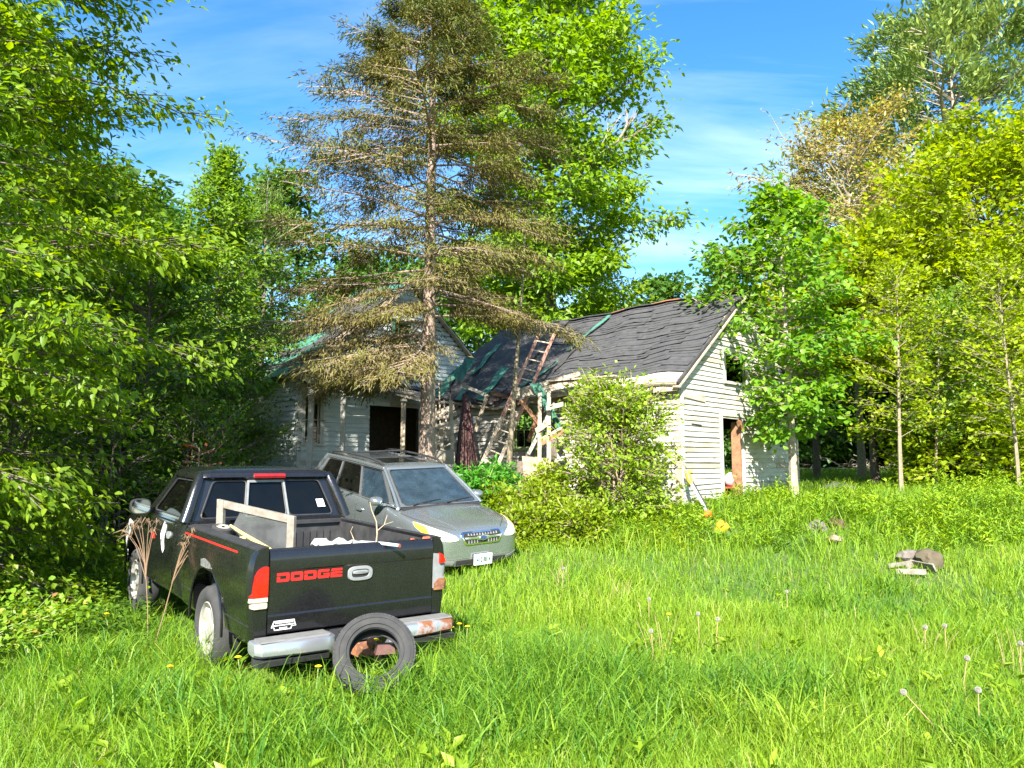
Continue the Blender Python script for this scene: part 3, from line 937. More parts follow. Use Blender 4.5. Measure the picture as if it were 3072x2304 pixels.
for k in range(11):
    t0 = RH.uniform(2.4, 7.2); z0 = RH.uniform(3.15, 3.55); L_ = RH.uniform(.6, 1.5); an = RH.uniform(-1.3, .5); of = RH.uniform(.2, .8)
    m_ = MB(); m_.beam(wf(t0, z0, of), wf(t0 + L_ * cos(an), z0 + L_ * sin(an) * .9, of + RH.uniform(-.05, .25)), .025, RH.uniform(.08, .15)); hb(m_, 'eave_board', M[RH.choice(('pale_wood', 'pale_wood', 'old_wood', 'white_trim', 'rust_wood'))])
m_ = MB(); m_.beam(wallF.pt(.28, 3.30, .02), wallF.pt(.42, 3.30, .02), .02, .5); hb(m_, 'rusty_sheet', M['rust'])
# loose clapboard marks on the gable: a slipped board and a hole
m_ = MB(); wallG.bar(m_, .12, 3.28, 1.05, 3.22, .13, .03, .045); hb(m_, 'loose_clapboard', M['stained_siding'], wallG.o)
m_ = MB(); wallG.bar(m_, .42, 2.66, .86, 2.645, .035, .034, .038); hb(m_, 'crack', M['dark'], wallG.o)

# ================================================================ things about the house
def wtag(mb, name, mat, label, cat, group=None, smooth=None):
    return tag(mb.build(name, mat, None, smooth), label, cat, group)
# extension ladder
lad = empty('extension_ladder', P(1470, 1415, 17.6))
tag(lad, 'long wooden and metal ladder leaning on the broken roof edge', 'ladder')
LO = Vector(lad.location)
def lb(mb, name, mat):
    mb.v = [tuple(Vector(v) - LO) for v in mb.v]
    return mb.build(name, mat, lad)
L0, L1 = P(1432, 1420, 17.55), P(1617, 1000, 18.9)
R0_, R1_ = P(1474, 1440, 17.45), P(1660, 1007, 18.8)
mid = .60
lb(MB().beam(L0 + (L0 - L1) * .14, L0 * (1 - mid) + L1 * mid, .035, .075), 'rail', M['ladder_metal']); lb(MB().beam(R0_ + (R0_ - R1_) * .14, R0_ * (1 - mid) + R1_ * mid, .035, .075), 'rail', M['ladder_metal'])
oo = Vector((.02, -.05, .03))
lb(MB().beam(L0 * .62 + L1 * .38 + oo, L1 + oo, .035, .07), 'rail', M['ladder_red']); lb(MB().beam(R0_ * .62 + R1_ * .38 + oo, R1_ + oo, .035, .07), 'rail', M['ladder_red'])
for k in range(15):
    t_ = -.05 + k * .07
    a_ = L0 * (1 - t_) + L1 * t_; b_ = R0_ * (1 - t_) + R1_ * t_
    lb(MB().tube([a_ + (oo if t_ > .5 else oo * 0), b_ + (oo if t_ > .5 else oo * 0)], .017, 6), 'rung', M['ladder_metal'])

# bundle of dark red poles
for k in range(15):
    q = (k - 7) / 7
    top_ = P(1395 + q * 7 + RH.uniform(-3, 3), 1180 + abs(q) * 9 + RH.uniform(-4, 6), 19.1 - .01 * k)
    bot_ = P(1398 + q * 34 + RH.uniform(-4, 4), 1415, 18.3 - .10 * (k % 3))
    o = wtag(MB().tube([bot_ + (bot_ - top_) * .15, (bot_ + top_) / 2 + Vector((0, RH.uniform(-.02, .02), 0)), top_], [.024, .023, .020], 7), 'dark_red_pole', M['maroon_pole'], 'dark red pole in the bundle leaning on the wall beside the tree trunk', 'pole', 'dark red poles leaning on the wall', 60)
# broken wooden chair and boards between trunk and poles
ch = empty('broken_chair', P(1335, 1370, 18.3)); tag(ch, 'broken pale wooden chair piled between the tree trunk and the dark poles', 'chair')
CO = Vector(ch.location)
def cb_(name, u0, v0, u1, v1, w, h, mt, Y0=18.3, Y1=18.3):
    m_ = MB().beam(P(u0, v0, Y0), P(u1, v1, Y1), w, h); m_.v = [tuple(Vector(v) - CO) for v in m_.v]; m_.build(name, M[mt], ch)
cb_('leg', 1306, 1215, 1309, 1400, .05, .07, 'pale_wood'); cb_('leg', 1352, 1200, 1358, 1350, .05, .08, 'pale_wood', 18.2, 18.2); cb_('leg', 1323, 1275, 1328, 1390, .05, .09, 'pale_wood', 18.4, 18.35)
cb_('rail', 1303, 1258, 1368, 1244, .03, .06, 'pale_wood', 18.2, 18.2); cb_('rail', 1304, 1282, 1372, 1265, .03, .11, 'pale_wood', 18.2, 18.2); cb_('slat', 1342, 1290, 1362, 1330, .03, .16, 'pale_wood', 18.25, 18.25)
cb_('rail', 1308, 1238, 1356, 1228, .03, .04, 'old_wood', 18.25, 18.25)
for (u0, v0, u1, v1, Y0, w, mt, lab) in (
    (1318, 1150, 1322, 1245, 18.6, .11, 'old_wood', 'grey upright board just right of the spruce trunk'),
    (1350, 1130, 1354, 1240, 18.5, .12, 'dark_wood', 'dark upright board above the broken chair'),
    (1332, 1200, 1345, 1262, 18.7, .10, 'white_trim', 'slanting whitish board behind the broken chair')):
    wtag(MB().beam(P(u0, v0, Y0), P(u1, v1 + 60, Y0 - .1), w, .03), 'loose_board', M[mt], lab, 'board')
m_ = MB(); m_.box((0, 0, 0), (.40, .05, .34), Matrix.Rotation(.3, 3, 'X')); o = m_.build('pale_panel', M['stained_siding']); o.location = P(1336, 1372, 18.0); tag(o, 'pale stained panel lying below the broken chair', 'panel')
# ply sheet and stump at the ladder foot
c_ = [P(1566, 1368, 16.6), P(1652, 1376, 16.4), P(1645, 1440, 15.9), P(1572, 1440, 16.0)]
m_ = MB(); m_.add(c_ + [p + Vector((0, .02, -.02)) for p in c_], [(0, 1, 2, 3), (7, 6, 5, 4), (0, 4, 5, 1), (1, 5, 6, 2), (2, 6, 7, 3), (3, 7, 4, 0)])
wtag(m_, 'plywood_sheet', M['plywood'], 'weathered pinkish plywood sheet leaning beside the ladder foot', 'board')
m_ = MB(); sp = P(1560, 1400, 16.9); m_.tube([(sp.x, sp.y, zgf(sp.x, sp.y) - .05), (sp.x, sp.y, zgf(sp.x, sp.y) + .25), (sp.x + .02, sp.y, sp.z + .12)], [.20, .15, .13], 12)
wtag(m_, 'tree_stump', M['bark_dark'], 'dark tree stump standing between ladder foot and plywood sheet', 'stump', None, 50)
# tool with yellow grip on the gable wall
tl_ = empty('folding_seat_tool', wallG.pt(.5, .86, .3)); tl_.name = 'grabber_pole'
tag(tl_, 'grey pole tool with a yellow grip leaning on the gable wall', 'tool')
TO = Vector(tl_.location)
def tb(mb, name, mat): mb.v = [tuple(Vector(v) - TO) for v in mb.v]; return mb.build(name, mat, tl_, 50)
pA, pB = P(2068, 1440, 15.75), P(2126, 1545, 15.2)
tb(MB().tube([pA, pB + (pB - pA) * .2], .035, 8), 'pole', M['silver_metal'])
tb(MB().tube([pA + Vector((.05, -.04, -.02)), pB + (pB - pA) * .2 + Vector((.05, -.04, -.02))], .02, 8), 'rod', M['black_plastic'])
tb(MB().tube([P(2060, 1412, 15.8), pA, pA + (pB - pA) * .12], [.05, .06, .05], 8), 'grip', M['yellow_bright'])
tb(MB().tube([P(2056, 1420, 15.78), P(2076, 1414, 15.78)], [.035, .035], 8), 'grip', M['yellow_bright'])
m_ = MB(); m_.lathe([(-.12, .04), (-.10, .11), (0, .13), (.08, .12), (.11, .055), (.12, .025)], 14, 'z'); o = m_.build('yellow_jug', M['yellow_bright'], None, 50); o.location = ground_spot(2165, 1592) + Vector((0, 0, .06)); o.rotation_euler = (.5, .4, 0); tag(o, 'faded yellow plastic jug lying in weeds below the door', 'jug')
m_ = MB(); m_.lathe([(-.06, .04), (-.05, .07), (.03, .08), (.06, .05), (.065, .01)], 12, 'z'); o = m_.build('orange_cap', M['orange_plastic'], None, 50); o.location = ground_spot(2124, 1566) + Vector((0, 0, .16)); tag(o, 'small orange plastic lid in weeds at the foot of the leaning tool', 'lid')
# things inside the doorway
def indoor(s_, z, off): return wallG.pt(s_, z, off)
m_ = MB(); tq = P(2187, 1462, 18.3); m_.box(tq, (.5, .4, .035), Matrix.Rotation(.84, 3, 'Z'))
for dx in (-.2, .2): m_.beam(tq + Vector((dx, dx, .87 - tq.z)), tq + Vector((-dx, -dx, -.02)), .035, .035)
wtag(m_, 'red_table', simple('red_wood', (.38, .05, .03), .6), 'small red folding table just inside the doorway', 'table')
def sack(name, c, r, mat, label, cat, seed):
    r_ = random.Random(seed); m_ = MB(); rings = []
    for k in range(9):
        t_ = k / 8; rr = r * max(.12, sin(pi * (.12 + .86 * t_)) ** .6); ring = []
        for j in range(14):
            a = 2 * pi * j / 14; q = rr * (1 + r_.uniform(-.14, .14)); ring.append((c[0] + q * cos(a), c[1] + q * sin(a), c[2] + r * 1.9 * t_))
        rings.append(ring)
    m_.loft(rings); return wtag(m_, name, mat, label, cat, None, 70)
sack('white_sack', tq + Vector((.05, .0, .03)), .17, M['paper'], 'crumpled white sack on the red table in the doorway', 'sack', 1)
sack('white_rag_heap', P(2188, 1512, 18.0) + Vector((0, 0, -.1)), .14, M['paper'], 'small crumpled whitish bag on the floor of the doorway', 'bag', 2)
m_ = MB(); m_.beam(indoor(1.9, 2.05, -.55), indoor(2.75, 2.02, -.55), .03, .14); wtag(m_, 'shelf_board', M['white_trim'], 'pale shelf board across the inside of the doorway', 'board')

# stones, rubble and boards in the weeds
def rock(name, loc, d, mat, label, cat, seed, group=None):
    r_ = random.Random(seed); bm = bmesh.new(); bmesh.ops.create_icosphere(bm, subdivisions=3, radius=1)
    from mathutils import noise as mn
    sd = Vector((seed * 3.7, seed * 1.3, 0))
    for v in bm.verts:
        q = 1 + .38 * mn.noise(v.co * 1.6 + sd) + .16 * mn.noise(v.co * 4.5 + sd) + r_.uniform(-.03, .03)
        v.co = Vector((v.co.x * d[0], v.co.y * d[1], v.co.z * d[2])) * q
    me = bpy.data.meshes.new(name); bm.to_mesh(me); bm.free(); smooth_by_angle(me, 32)
    o = link(name, me, mat); o.location = loc; o.rotation_euler = (0, 0, r_.uniform(0, 6)); return tag(o, label, cat, group)
rock('field_stone', ground_spot(2450, 1598) + Vector((0, 0, .08)), (.20, .16, .14), M['stone'], 'greyish stone showing above the weeds in front of the gable', 'stone', 1)
rock('field_stone', ground_spot(2510, 1588) + Vector((0, 0, .08)), (.20, .15, .13), M['maroon_pole'], 'reddish brown stone in the weeds behind the greyish stone', 'stone', 2)
rock('field_stone', ground_spot(2505, 1634) + Vector((0, 0, .10)), (.20, .10, .06), M['plywood'], 'flat brown stone lying in the weeds before the reddish one', 'stone', 3)
rock('field_stone', ground_spot(2735, 1697) + Vector((0, .1, .12)), (.16, .12, .11), M['stone'], 'rounded brown stone at the head of the board heap', 'stone', 4)
rock('clod', ground_spot(2800, 1712) + Vector((0, .1, .13)), (.24, .18, .17), M['mud'], 'crumbly clod of dry earth at the right end of the board heap', 'clod', 5)
for k, (u0, v0, u1, v1, Y0, w, lab) in enumerate(((2665, 1708, 2735, 1705, 12.7, .05, 'thin stick at the left end of the board heap'), (2722, 1710, 2765, 1690, 12.75, .09, 'pale slanting board across the middle of the board heap'), (2735, 1700, 2805, 1722, 12.5, .12, 'broad pale board lying low in the board heap'), (2755, 1700, 2805, 1716, 12.8, .07, 'narrow grey board under the dry clod in the heap'), (2690, 1725, 2780, 1735, 12.4, .08, 'half buried board at the foot of the heap'))):
    wtag(MB().beam(ground_spot(u0, v0) + Vector((0, 0, .05)), ground_spot(u1, v1) + Vector((0, 0, .09)), .03, w, roll=(.25, -.3, .5, .2, -.2)[k]), 'scrap_board', M['sash_wood'] if k != 3 else M['old_wood'], lab, 'board', 'boards in the scrap heap')
rock('boulder', Vector((9.9, 23.5, zgf(9.9, 23.5) + .05)), (.5, .4, .30), simple('dark_stone', (.045, .045, .035), .95, noise=.4, scale=6, bumpv=.8), 'dark hump of a boulder in the shade behind the house corner', 'boulder', 6)
# ================================================================ vehicles
def round_poly(pts, r, n=4):
    """rounds the corners of a 2D polygon"""
    out = []
    N = len(pts)
    for i in range(N):
        p0, p1, p2 = Vector(pts[i - 1]), Vector(pts[i]), Vector(pts[(i + 1) % N])
        a = (p0 - p1); b = (p2 - p1)
        rr = min(r, a.length * .45, b.length * .45)
        A = p1 + a.normalized() * rr; B = p1 + b.normalized() * rr
        for k in range(n + 1):
            t = k / n
            q = A * (1 - t) ** 2 + p1 * 2 * t * (1 - t) + B * t * t
            out.append((q.x, q.y))
    return out

def cyl_mesh(c, axis_len, r, n=40, flat_top=None):
    mb = MB()
    ring = []
    for k in range(n):
        t = 2 * pi * k / n
        z = c[2] + r * sin(t)
        if flat_top is not None: z = min(z, flat_top)
        ring.append((c[1] + r * cos(t), z))
    mb.prism(ring, lambda a, b, t: (t, a, b), c[0] - axis_len / 2, c[0] + axis_len / 2)
    return mb.mesh("cut")

def wheel(parent, pos, R, W, side, spokes, rim_mat, label=None):
    """side -1: outer face to -x"""
    w = empty('wheel', pos, parent=parent)
    if label: w['label'] = label
    mb = MB()
    h = W / 2
    mb.lathe([(-h * .62, R * .60), (-h * .95, R * .70), (-h, R * .82), (-h * .92, R * .93), (-h * .7, R * .985), (-h * .25, R), (h * .25, R), (h * .7, R * .985), (h * .92, R * .93), (h, R * .82), (h * .95, R * .70), (h * .62, R * .60), (-h * .62, R * .60)], 48)
    tyre = mb.build('tyre', M['rubber'], w, 40)
    mb = MB()
    s = side
    mb.lathe([(s * h * .80, R * .625), (s * h * .86, R * .60), (s * h * .70, R * .56), (s * h * .2, R * .53), (s * h * .1, R * .3), (s * h * .15, 0.001)], 40)
    mb.lathe([(s * h * .55, .001), (s * h * .62, R * .06), (s * h * .60, R * .16), (s * h * .3, R * .18)], 24)
    for k in range(spokes):
        a = 2 * pi * k / spokes + .3
        rot = Matrix.Rotation(a, 3, 'X')
        c0 = rot @ Vector((s * h * .50, 0, R * .12)); c1 = rot @ Vector((s * h * .66, 0, R * .57))
        wv = rot @ Vector((0, 1, 0))
        vs = []
        for (c, ww, t) in ((c0, R * .09, .02), (c1, R * .15, .02)):
            for sx, sw in ((0, -1), (0, 1), (-1, 1), (-1, -1)):
                vs.append(c + wv * ww * sw + Vector((s * .03 * sx, 0, 0)))
        mb.add(vs, [(0, 1, 5, 4), (1, 2, 6, 5), (2, 3, 7, 6), (3, 0, 4, 7), (0, 3, 2, 1), (4, 5, 6, 7)])
    mb.build('rim', rim_mat, w, 35)
    return w

def frame_panel(name, q, openings, mat, parent, glass_mat, glass_name='pane', depth=.03, rnd=.06, seal=True):
    """q: four 3D corners bl, br, tr, tl ; openings: list of polygons in (u,v). Builds the panel with holes, and glass inset"""
    bl, br, tr, tl = [Vector(p) for p in q]
    def S(u, v): return (bl * (1 - u) + br * u) * (1 - v) + (tl * (1 - u) + tr * u) * v
    n = (br - bl).cross(tl - bl).normalized()
    mb = MB()
    # split the quad in vertical bands, one band per opening
    us = [0.0]
    for a, b in zip(openings[:-1], openings[1:]):
        us.append((max(p[0] for p in a) + min(p[0] for p in b)) / 2)
    us.append(1.0)
    glasses = []
    for i, op in enumerate(openings):
        u0, u1 = us[i], us[i + 1]
        W = (S(u1, .5) - S(u0, .5)).length; H = (S((u0 + u1) / 2, 1) - S((u0 + u1) / 2, 0)).length
        # round in metric space
        met = [((a) * W / (u1 - u0), b * H) for a, b in op]
        rp_ = [(a * (u1 - u0) / W, b / H) for a, b in round_poly(met, rnd, 4)]
        cu = sum(p[0] for p in rp_) / len(rp_); cv = sum(p[1] for p in rp_) / len(rp_)
        outer = []
        for a, b in rp_:
            du, dv = a - cu, b - cv
            t = 1e9
            if du > 1e-9: t = min(t, (u1 - cu) / du)
            if du < -1e-9: t = min(t, (u0 - cu) / du)
            if dv > 1e-9: t = min(t, (1 - cv) / dv)
            if dv < -1e-9: t = min(t, (0 - cv) / dv)
            outer.append((cu + du * t, cv + dv * t))
        N = len(rp_)
        vi = [S(a, b) for a, b in rp_]; vo = [S(a, b) for a, b in outer]; vd = [p - n * depth for p in vi]
        fs = []
        for k in range(N):
            k2 = (k + 1) % N
            fs.append((k, k2, N + k2, N + k)); fs.append((k, 2 * N + k, 2 * N + k2, k2))
        # corners of the band
        extra = []
        vs = vi + vo + vd
        for k in range(N):
            k2 = (k + 1) % N
            a, b = outer[k], outer[k2]
            on = lambda p: (abs(p[0] - u0) < 1e-6, abs(p[0] - u1) < 1e-6, abs(p[1]) < 1e-6, abs(p[1] - 1) < 1e-6)
            oa, ob = on(a), on(b)
            if not any(x and y for x, y in zip(oa, ob)):
                cu_ = u0 if (oa[0] or ob[0]) else u1
                cv_ = 0.0 if (oa[2] or ob[2]) else 1.0
                vs.append(S(cu_, cv_)); fs.append((N + k, N + k2, len(vs) - 1))
        mb.add(vs, fs)
        glasses.append([p - n * (depth * .45) for p in vi])
    o = mb.build(name, mat, parent, 30)
    for gl in glasses:
        g = MB(); N = len(gl)
        g.add(gl + [p - n * .004 for p in gl], [tuple(range(N)), tuple(reversed(range(N, 2 * N)))] + [(k, N + k, N + (k + 1) % N, (k + 1) % N) for k in range(N)])
        g.build(glass_name, glass_mat, o)
        if seal:
            s_ = MB()
            s_.tube([p + n * (depth * .45 + .002) for p in gl] + [gl[0] + n * (depth * .45 + .002)], .009, 5, False)
            s_.build('seal', M['black_plastic'], o, 60)
    return o

# ---------------------------------------------------------------- pickup truck
truck = empty('pickup_truck', (-1.309, 6.517, 0.0), (0.0305, 0.0, 0.6535))
tag(truck, 'weathered black pickup truck seen from behind with red lettering on its tailgate', 'pickup truck')

def half_ring(pts, y):
    """pts (x>=0,z) from bottom centre to top centre -> closed ring at y"""
    r = [(x, y, z) for x, z in pts]
    l = [(-x, y, z) for x, z in reversed(pts) if x > 1e-6]
    return r + l

bed_prof = [(0, .37), (.77, .37), (.85, .45), (.875, .66), (.888, .84), (.885, .98), (.868, 1.085), (.842, 1.14), (.80, 1.16), (0, 1.16)]
mb = MB()
rings = []
for y, s in ((0.0, .972), (.03, .992), (.08, 1.0), (.6, 1.003), (1.0, 1.004), (1.5, 1.003), (1.95, 1.0)):
    rings.append(half_ring([(x * s, z) for x, z in bed_prof], y))
mb.loft(rings)
bed = mb.build('bed', M['black_paint'], truck)
c_in = MB().box((0, 1.0, 1.1), (1.46, 1.86, .92)).mesh('cut')
c_gate = MB().box((0, -.1, 1.0), (1.482, .44, 1.04)).mesh('cut')
boolean_cut(bed, [cyl_mesh((0, 1.09, .42), 2.2, .47, 40, .86), c_in, c_gate], 32)
bed_bvh = bvh_of(bed)

# liner inside the box
mb = MB()
t = .012
mb.box((0, 1.0, .665), (1.452, 1.85, .05))
mb.box((-.722, 1.0, .915), (t, 1.85, .44)); mb.box((.722, 1.0, .915), (t, 1.85, .44))
mb.box((0, 1.915, .915), (1.43, t, .44))
for s in (-1, 1):
    mb.prism([(.72, .69), (.78, .84), (.9, .90), (1.28, .90), (1.40, .84), (1.46, .69)], lambda a, b, tt: (tt, a, b), s * .52, s * .715)
for k in range(-8, 9):
    if abs(k) > 1: mb.box((k * .075, 1.902, .90), (.022, .016, .30))
for k in range(-6, 7): mb.box((k * .105, .95, .694), (.05, 1.75, .008))
mb.build('bed_liner', M['bed_plastic'], truck, 30)
mb = MB()
for s in (-1, 1):
    mb.loft([[(s * (.735 + .012 * 0), y, 1.128), (s * .735, y, 1.166), (s * .775, y, 1.172), (s * .835, y, 1.155), (s * .835, y, 1.140)] for y in (.02, .5, 1.0, 1.5, 1.94)])
mb.loft([[(x, 1.87, 1.13), (x, 1.87, 1.166), (x, 1.945, 1.166), (x, 1.945, 1.13)] for x in (-.73, .73)])
mb.build('rail_cap', M['black_plastic'], truck, 40)

# tailgate
prof = [(.07, .50), (-.004, .505), (-.008, .52), (-.010, .635), (-.002, .650), (-.002, .972), (-.012, .985), (-.014, 1.06), (-.006, 1.115), (.012, 1.142), (.04, 1.148), (.07, 1.14)]
mb = MB()
mb.loft([[(x, y, z) for y, z in prof] for x in (-.733, -.4, 0, .4, .733)])
gate = mb.build('tailgate', M['black_paint'], truck, 28)
def letter_polys(ch):
    t = .31
    if ch == 'D': return [[(0, 0), (1.12, 0), (1.12, t), (0, t)], [(1.12, 0), (1.34, 0), (1.46, .14), (1.46, .86), (1.34, 1), (1.12, 1)], [(0, 1 - t), (1.12, 1 - t), (1.12, 1), (0, 1)], [(0, t), (.36, t), (.36, .58), (0, .58)]]
    if ch == 'O': return [[(.36, 0), (1.10, 0), (1.10, t), (.36, t)], [(1.10, 0), (1.34, 0), (1.46, .14), (1.46, .86), (1.34, 1), (1.10, 1)], [(.36, 1 - t), (1.10, 1 - t), (1.10, 1), (.36, 1)], [(.36, 0), (.36, 1), (.12, 1), (0, .86), (0, .14), (.12, 0)]]
    if ch == 'G': return [[(.36, 0), (1.10, 0), (1.10, t - .03), (.36, t - .03)], [(1.10, 0), (1.34, 0), (1.46, .14), (1.46, .56), (.72, .56), (.72, .40), (1.10, .40)], [(.36, .72), (1.40, .72), (1.46, 1), (.36, 1)], [(.36, 0), (.36, 1), (.12, 1), (0, .86), (0, .14), (.12, 0)]]
    if ch == 'E': return [[(0, 0), (1.46, 0), (1.46, .27), (0, .27)], [(.0, .40), (1.46, .40), (1.46, .62), (0, .62)], [(.02, .74), (1.46, .74), (1.46, 1), (.14, 1)], [(0, .27), (.34, .27), (.34, .40), (0, .40)]]
lx = -.672
for ch in "DODGE":
    mb = MB(); sc = .068
    for poly in letter_polys(ch):
        mb.prism(poly, lambda a, b, tt, lx=lx: (lx + a * sc, tt, .893 + b * sc), -.0045, -.001)
    mb.build('letter', M['red_paint'], gate)
    lx += .1115
# handle
mb = MB()
def oval(w, h, n=28, p=3.2):
    out = []
    for k in range(n):
        a = 2 * pi * k / n
        out.append((w * math.copysign(abs(cos(a)) ** (2 / p), cos(a)), h * math.copysign(abs(sin(a)) ** (2 / p), sin(a))))
    return out
hc = (.035, .905)
ro = [oval(.112, .060), oval(.108, .056), oval(.080, .036), oval(.076, .033)]
ys = (-.002, -.016, -.018, -.004)
mb.loft([[(hc[0] + a, y, hc[1] + b) for a, b in r] for r, y in zip(ro, ys)], True, False)
hd = mb.build('handle', M['grey_plastic'], gate, 40)
MB().prism(oval(.0775, .034), lambda a, b, tt: (hc[0] + a, tt, hc[1] + b), -.0055, -.0035).build('recess', M['dark'], hd)
MB().loft([[(hc[0] + a, y, hc[1] + .010 + b) for a, b in oval(.072 * s, .017 * s)] for y, s in ((-.006, 1), (-.015, .97), (-.018, .85))]).build('lever', M['grey_plastic'], hd, 50)
# sticker with two outlined lines of unreadable print
mb = MB()
stk = [(-.70, .565), (-.685, .60), (-.52, .60), (-.515, .575), (-.505, .55), (-.54, .548), (-.545, .528), (-.68, .528), (-.685, .55), (-.705, .55)]
def ring_strip(poly, w, y0, y1, zofs=0):
    N = len(poly); c = (sum(p[0] for p in poly) / N, sum(p[1] for p in poly) / N)
    inn = [(c[0] + (p[0] - c[0]) * (1 - w / .095), c[1] + (p[1] - c[1]) * (1 - w / .032)) for p in poly]
    vs = [(a, y0, b) for a, b in poly] + [(a, y0, b) for a, b in inn] + [(a, y1, b) for a, b in poly] + [(a, y1, b) for a, b in inn]
    fs = []
    for k in range(N):
        k2 = (k + 1) % N
        fs += [(k, k2, N + k2, N + k), (2 * N + k, 3 * N + k, 3 * N + k2, 2 * N + k2), (k, 2 * N + k, 2 * N + k2, k2), (N + k, N + k2, 3 * N + k2, 3 * N + k)]
    mb.add(vs, fs)
ring_strip(stk, .006, -.0125, -.0085)
rs = random.Random(3)
for (z, x0, x1, h) in ((.584, -.675, -.53, .012), (.564, -.69, -.52, .009), (.543, -.64, -.575, .008)):
    x = x0
    while x < x1:
        w = rs.uniform(.006, .013)
        mb.box((x + w / 2, -.0105, z), (w * .75, .004, h)); x += w + .002
mb.build('sticker', M['white_vinyl'], gate)

# tail lights
FR = lambda a, b: (a, -.6, b)
tl = [(-.742, .715), (-.742, 1.02), (-.80, 1.012), (-.845, .97), (-.872, .90), (-.885, .82), (-.885, .715)]
red = [(a, b) for a, b in [(-.744, .79), (-.744, 1.022), (-.785, 1.018), (-.822, .995), (-.846, .95), (-.858, .88), (-.863, .79)]]
wht = [(-.744, .755), (-.744, .788), (-.862, .788), (-.864, .755)]
wh2 = [(-.746, .705), (-.746, .750), (-.858, .750), (-.856, .705)]
tlm = patch('tail_light', round_poly(red, .012, 2), bed_bvh, FR, (0, 1, 0), M['red_lens'], truck, .022, .03)
patch('reverse_lens', wht, bed_bvh, FR, (0, 1, 0), M['white_lens'], tlm, .021, .03)
patch('lower_lens', round_poly(wh2, .01, 2), bed_bvh, FR, (0, 1, 0), M['white_lens'], tlm, .020, .03)
for k in range(6):
    z = .90 + k * .014
    patch('rib', [(-.752, z), (-.752, z + .004), (-.842, z + .004), (-.842, z)], bed_bvh, FR, (0, 1, 0), M['dark_red_lens'], tlm, .0245, .05, .004)
# the right one is broken: a bit of red lens left over a bare rusty housing
rb = [(-a, b) for a, b in [(-.80, .93), (-.80, 1.02), (-.835, 1.0), (-.86, .94)]]
brk = patch('tail_light', [(-a, b) for a, b in tl], bed_bvh, FR, (0, 1, 0), M['grey_plastic'], truck, .006, .03)
brk['label'] = 'broken right tail light with most of its red lens gone'
patch('red_shard', rb, bed_bvh, FR, (0, 1, 0), M['red_lens'], brk, .03, .02)
patch('rust_panel', [(.755, .70), (.875, .70), (.885, .79), (.80, .80), (.755, .76)], bed_bvh, FR, (0, 1, 0), M['rust'], brk, .022, .03)

# bumper
mb = MB()
def bump_ring(x, top, bot, yf):
    return [(x, -.03, bot + .02), (x, yf + .03, bot), (x, yf, bot + .02), (x, yf - .005, (top + bot) / 2), (x, yf + .012, top - .012), (x, yf + .035, top), (x, -.03, top + .006)]
bb = None
for s in (-1, 1):
    m_ = MB()
    xs = [(.885, .465, .395, -.09), (.875, .478, .380, -.15), (.83, .482, .372, -.195), (.55, .484, .368, -.222), (.33, .484, .366, -.225), (.27, .478, .34, -.20), (.235, .468, .30, -.165)]
    m_.loft([bump_ring(s * x, tp, bt, yf) for x, tp, bt, yf in xs])
    mt = M['chrome_rusty']
    if bb is None:
        bb = m_.build('bumper', mt, truck, 35)
    else:
        m_.build('bumper_section', mt, bb, 35)['label'] = 'rusted right half of the bumper'
for s in (-1, 1):
    mb = MB(); mb.loft([[(s * x, -.035, .486), (s * x, -.180, .483), (s * x, -.176, .494), (s * x, -.035, .496)] for x in (.29, .5, .84)])
    mb.build('top_pad', M['cladding'], bb, 30)
mb = MB()
mb.loft([[(x, -.03, .40), (x, -.16, .40), (x, -.165, .47), (x, -.03, .485)] for x in (-.232, .232)])
for k in range(7): mb.box((-.18 + k * .06, -.10, .482), (.03, .10, .006))
mb.build('step_pad', M['black_plastic'], bb, 30)
for s in (-1, 1):
    mb = MB()
    mb.loft([[(s * x, -.05, .30), (s * x, -.185, .31), (s * x, -.20, .352), (s * x, -.05, .36)] for x in (.30, .86)])
    mb.build('lower_valance', M['black_plastic'], bb, 30)
mb = MB(); mb.box((0, -.06, .33), (.12, .30, .10)); mb.box((0, -.25, .325), (.06, .16, .03)); mb.beam((.20, -.02, .47), (.17, -.12, .16), .05, .02); mb.beam((-.20, -.02, .47), (-.185, -.13, .14), .06, .02)
hitch = mb.build('hitch', M['rust'], truck)
mb = MB(); mb.lathe([(.33, .012), (.36, .014), (.375, .02), (.39, .03), (.41, .034), (.43, .03), (.445, .015), (.447, .001)], 16, 'z')
bl_ = mb.build('hitch_ball', M['rust'], hitch, 50); bl_.location = (.0, -.30, 0)

# chassis and floor pan so light does not pass under
mb = MB(); mb.box((0, 1.0, .45), (1.3, 1.8, .12)); mb.box((0, 3.4, .42), (1.45, 2.6, .12)); mb.box((0, 1.09, .37), (1.5, .14, .14)); mb.box((0, 3.93, .37), (1.5, .12, .12))
mb.beam((-.3, .1, .40), (-.3, 3.5, .40), .08, .12); mb.beam((.3, .1, .40), (.3, 3.5, .40), .08, .12)
mb.build('chassis', M['dark'], truck)

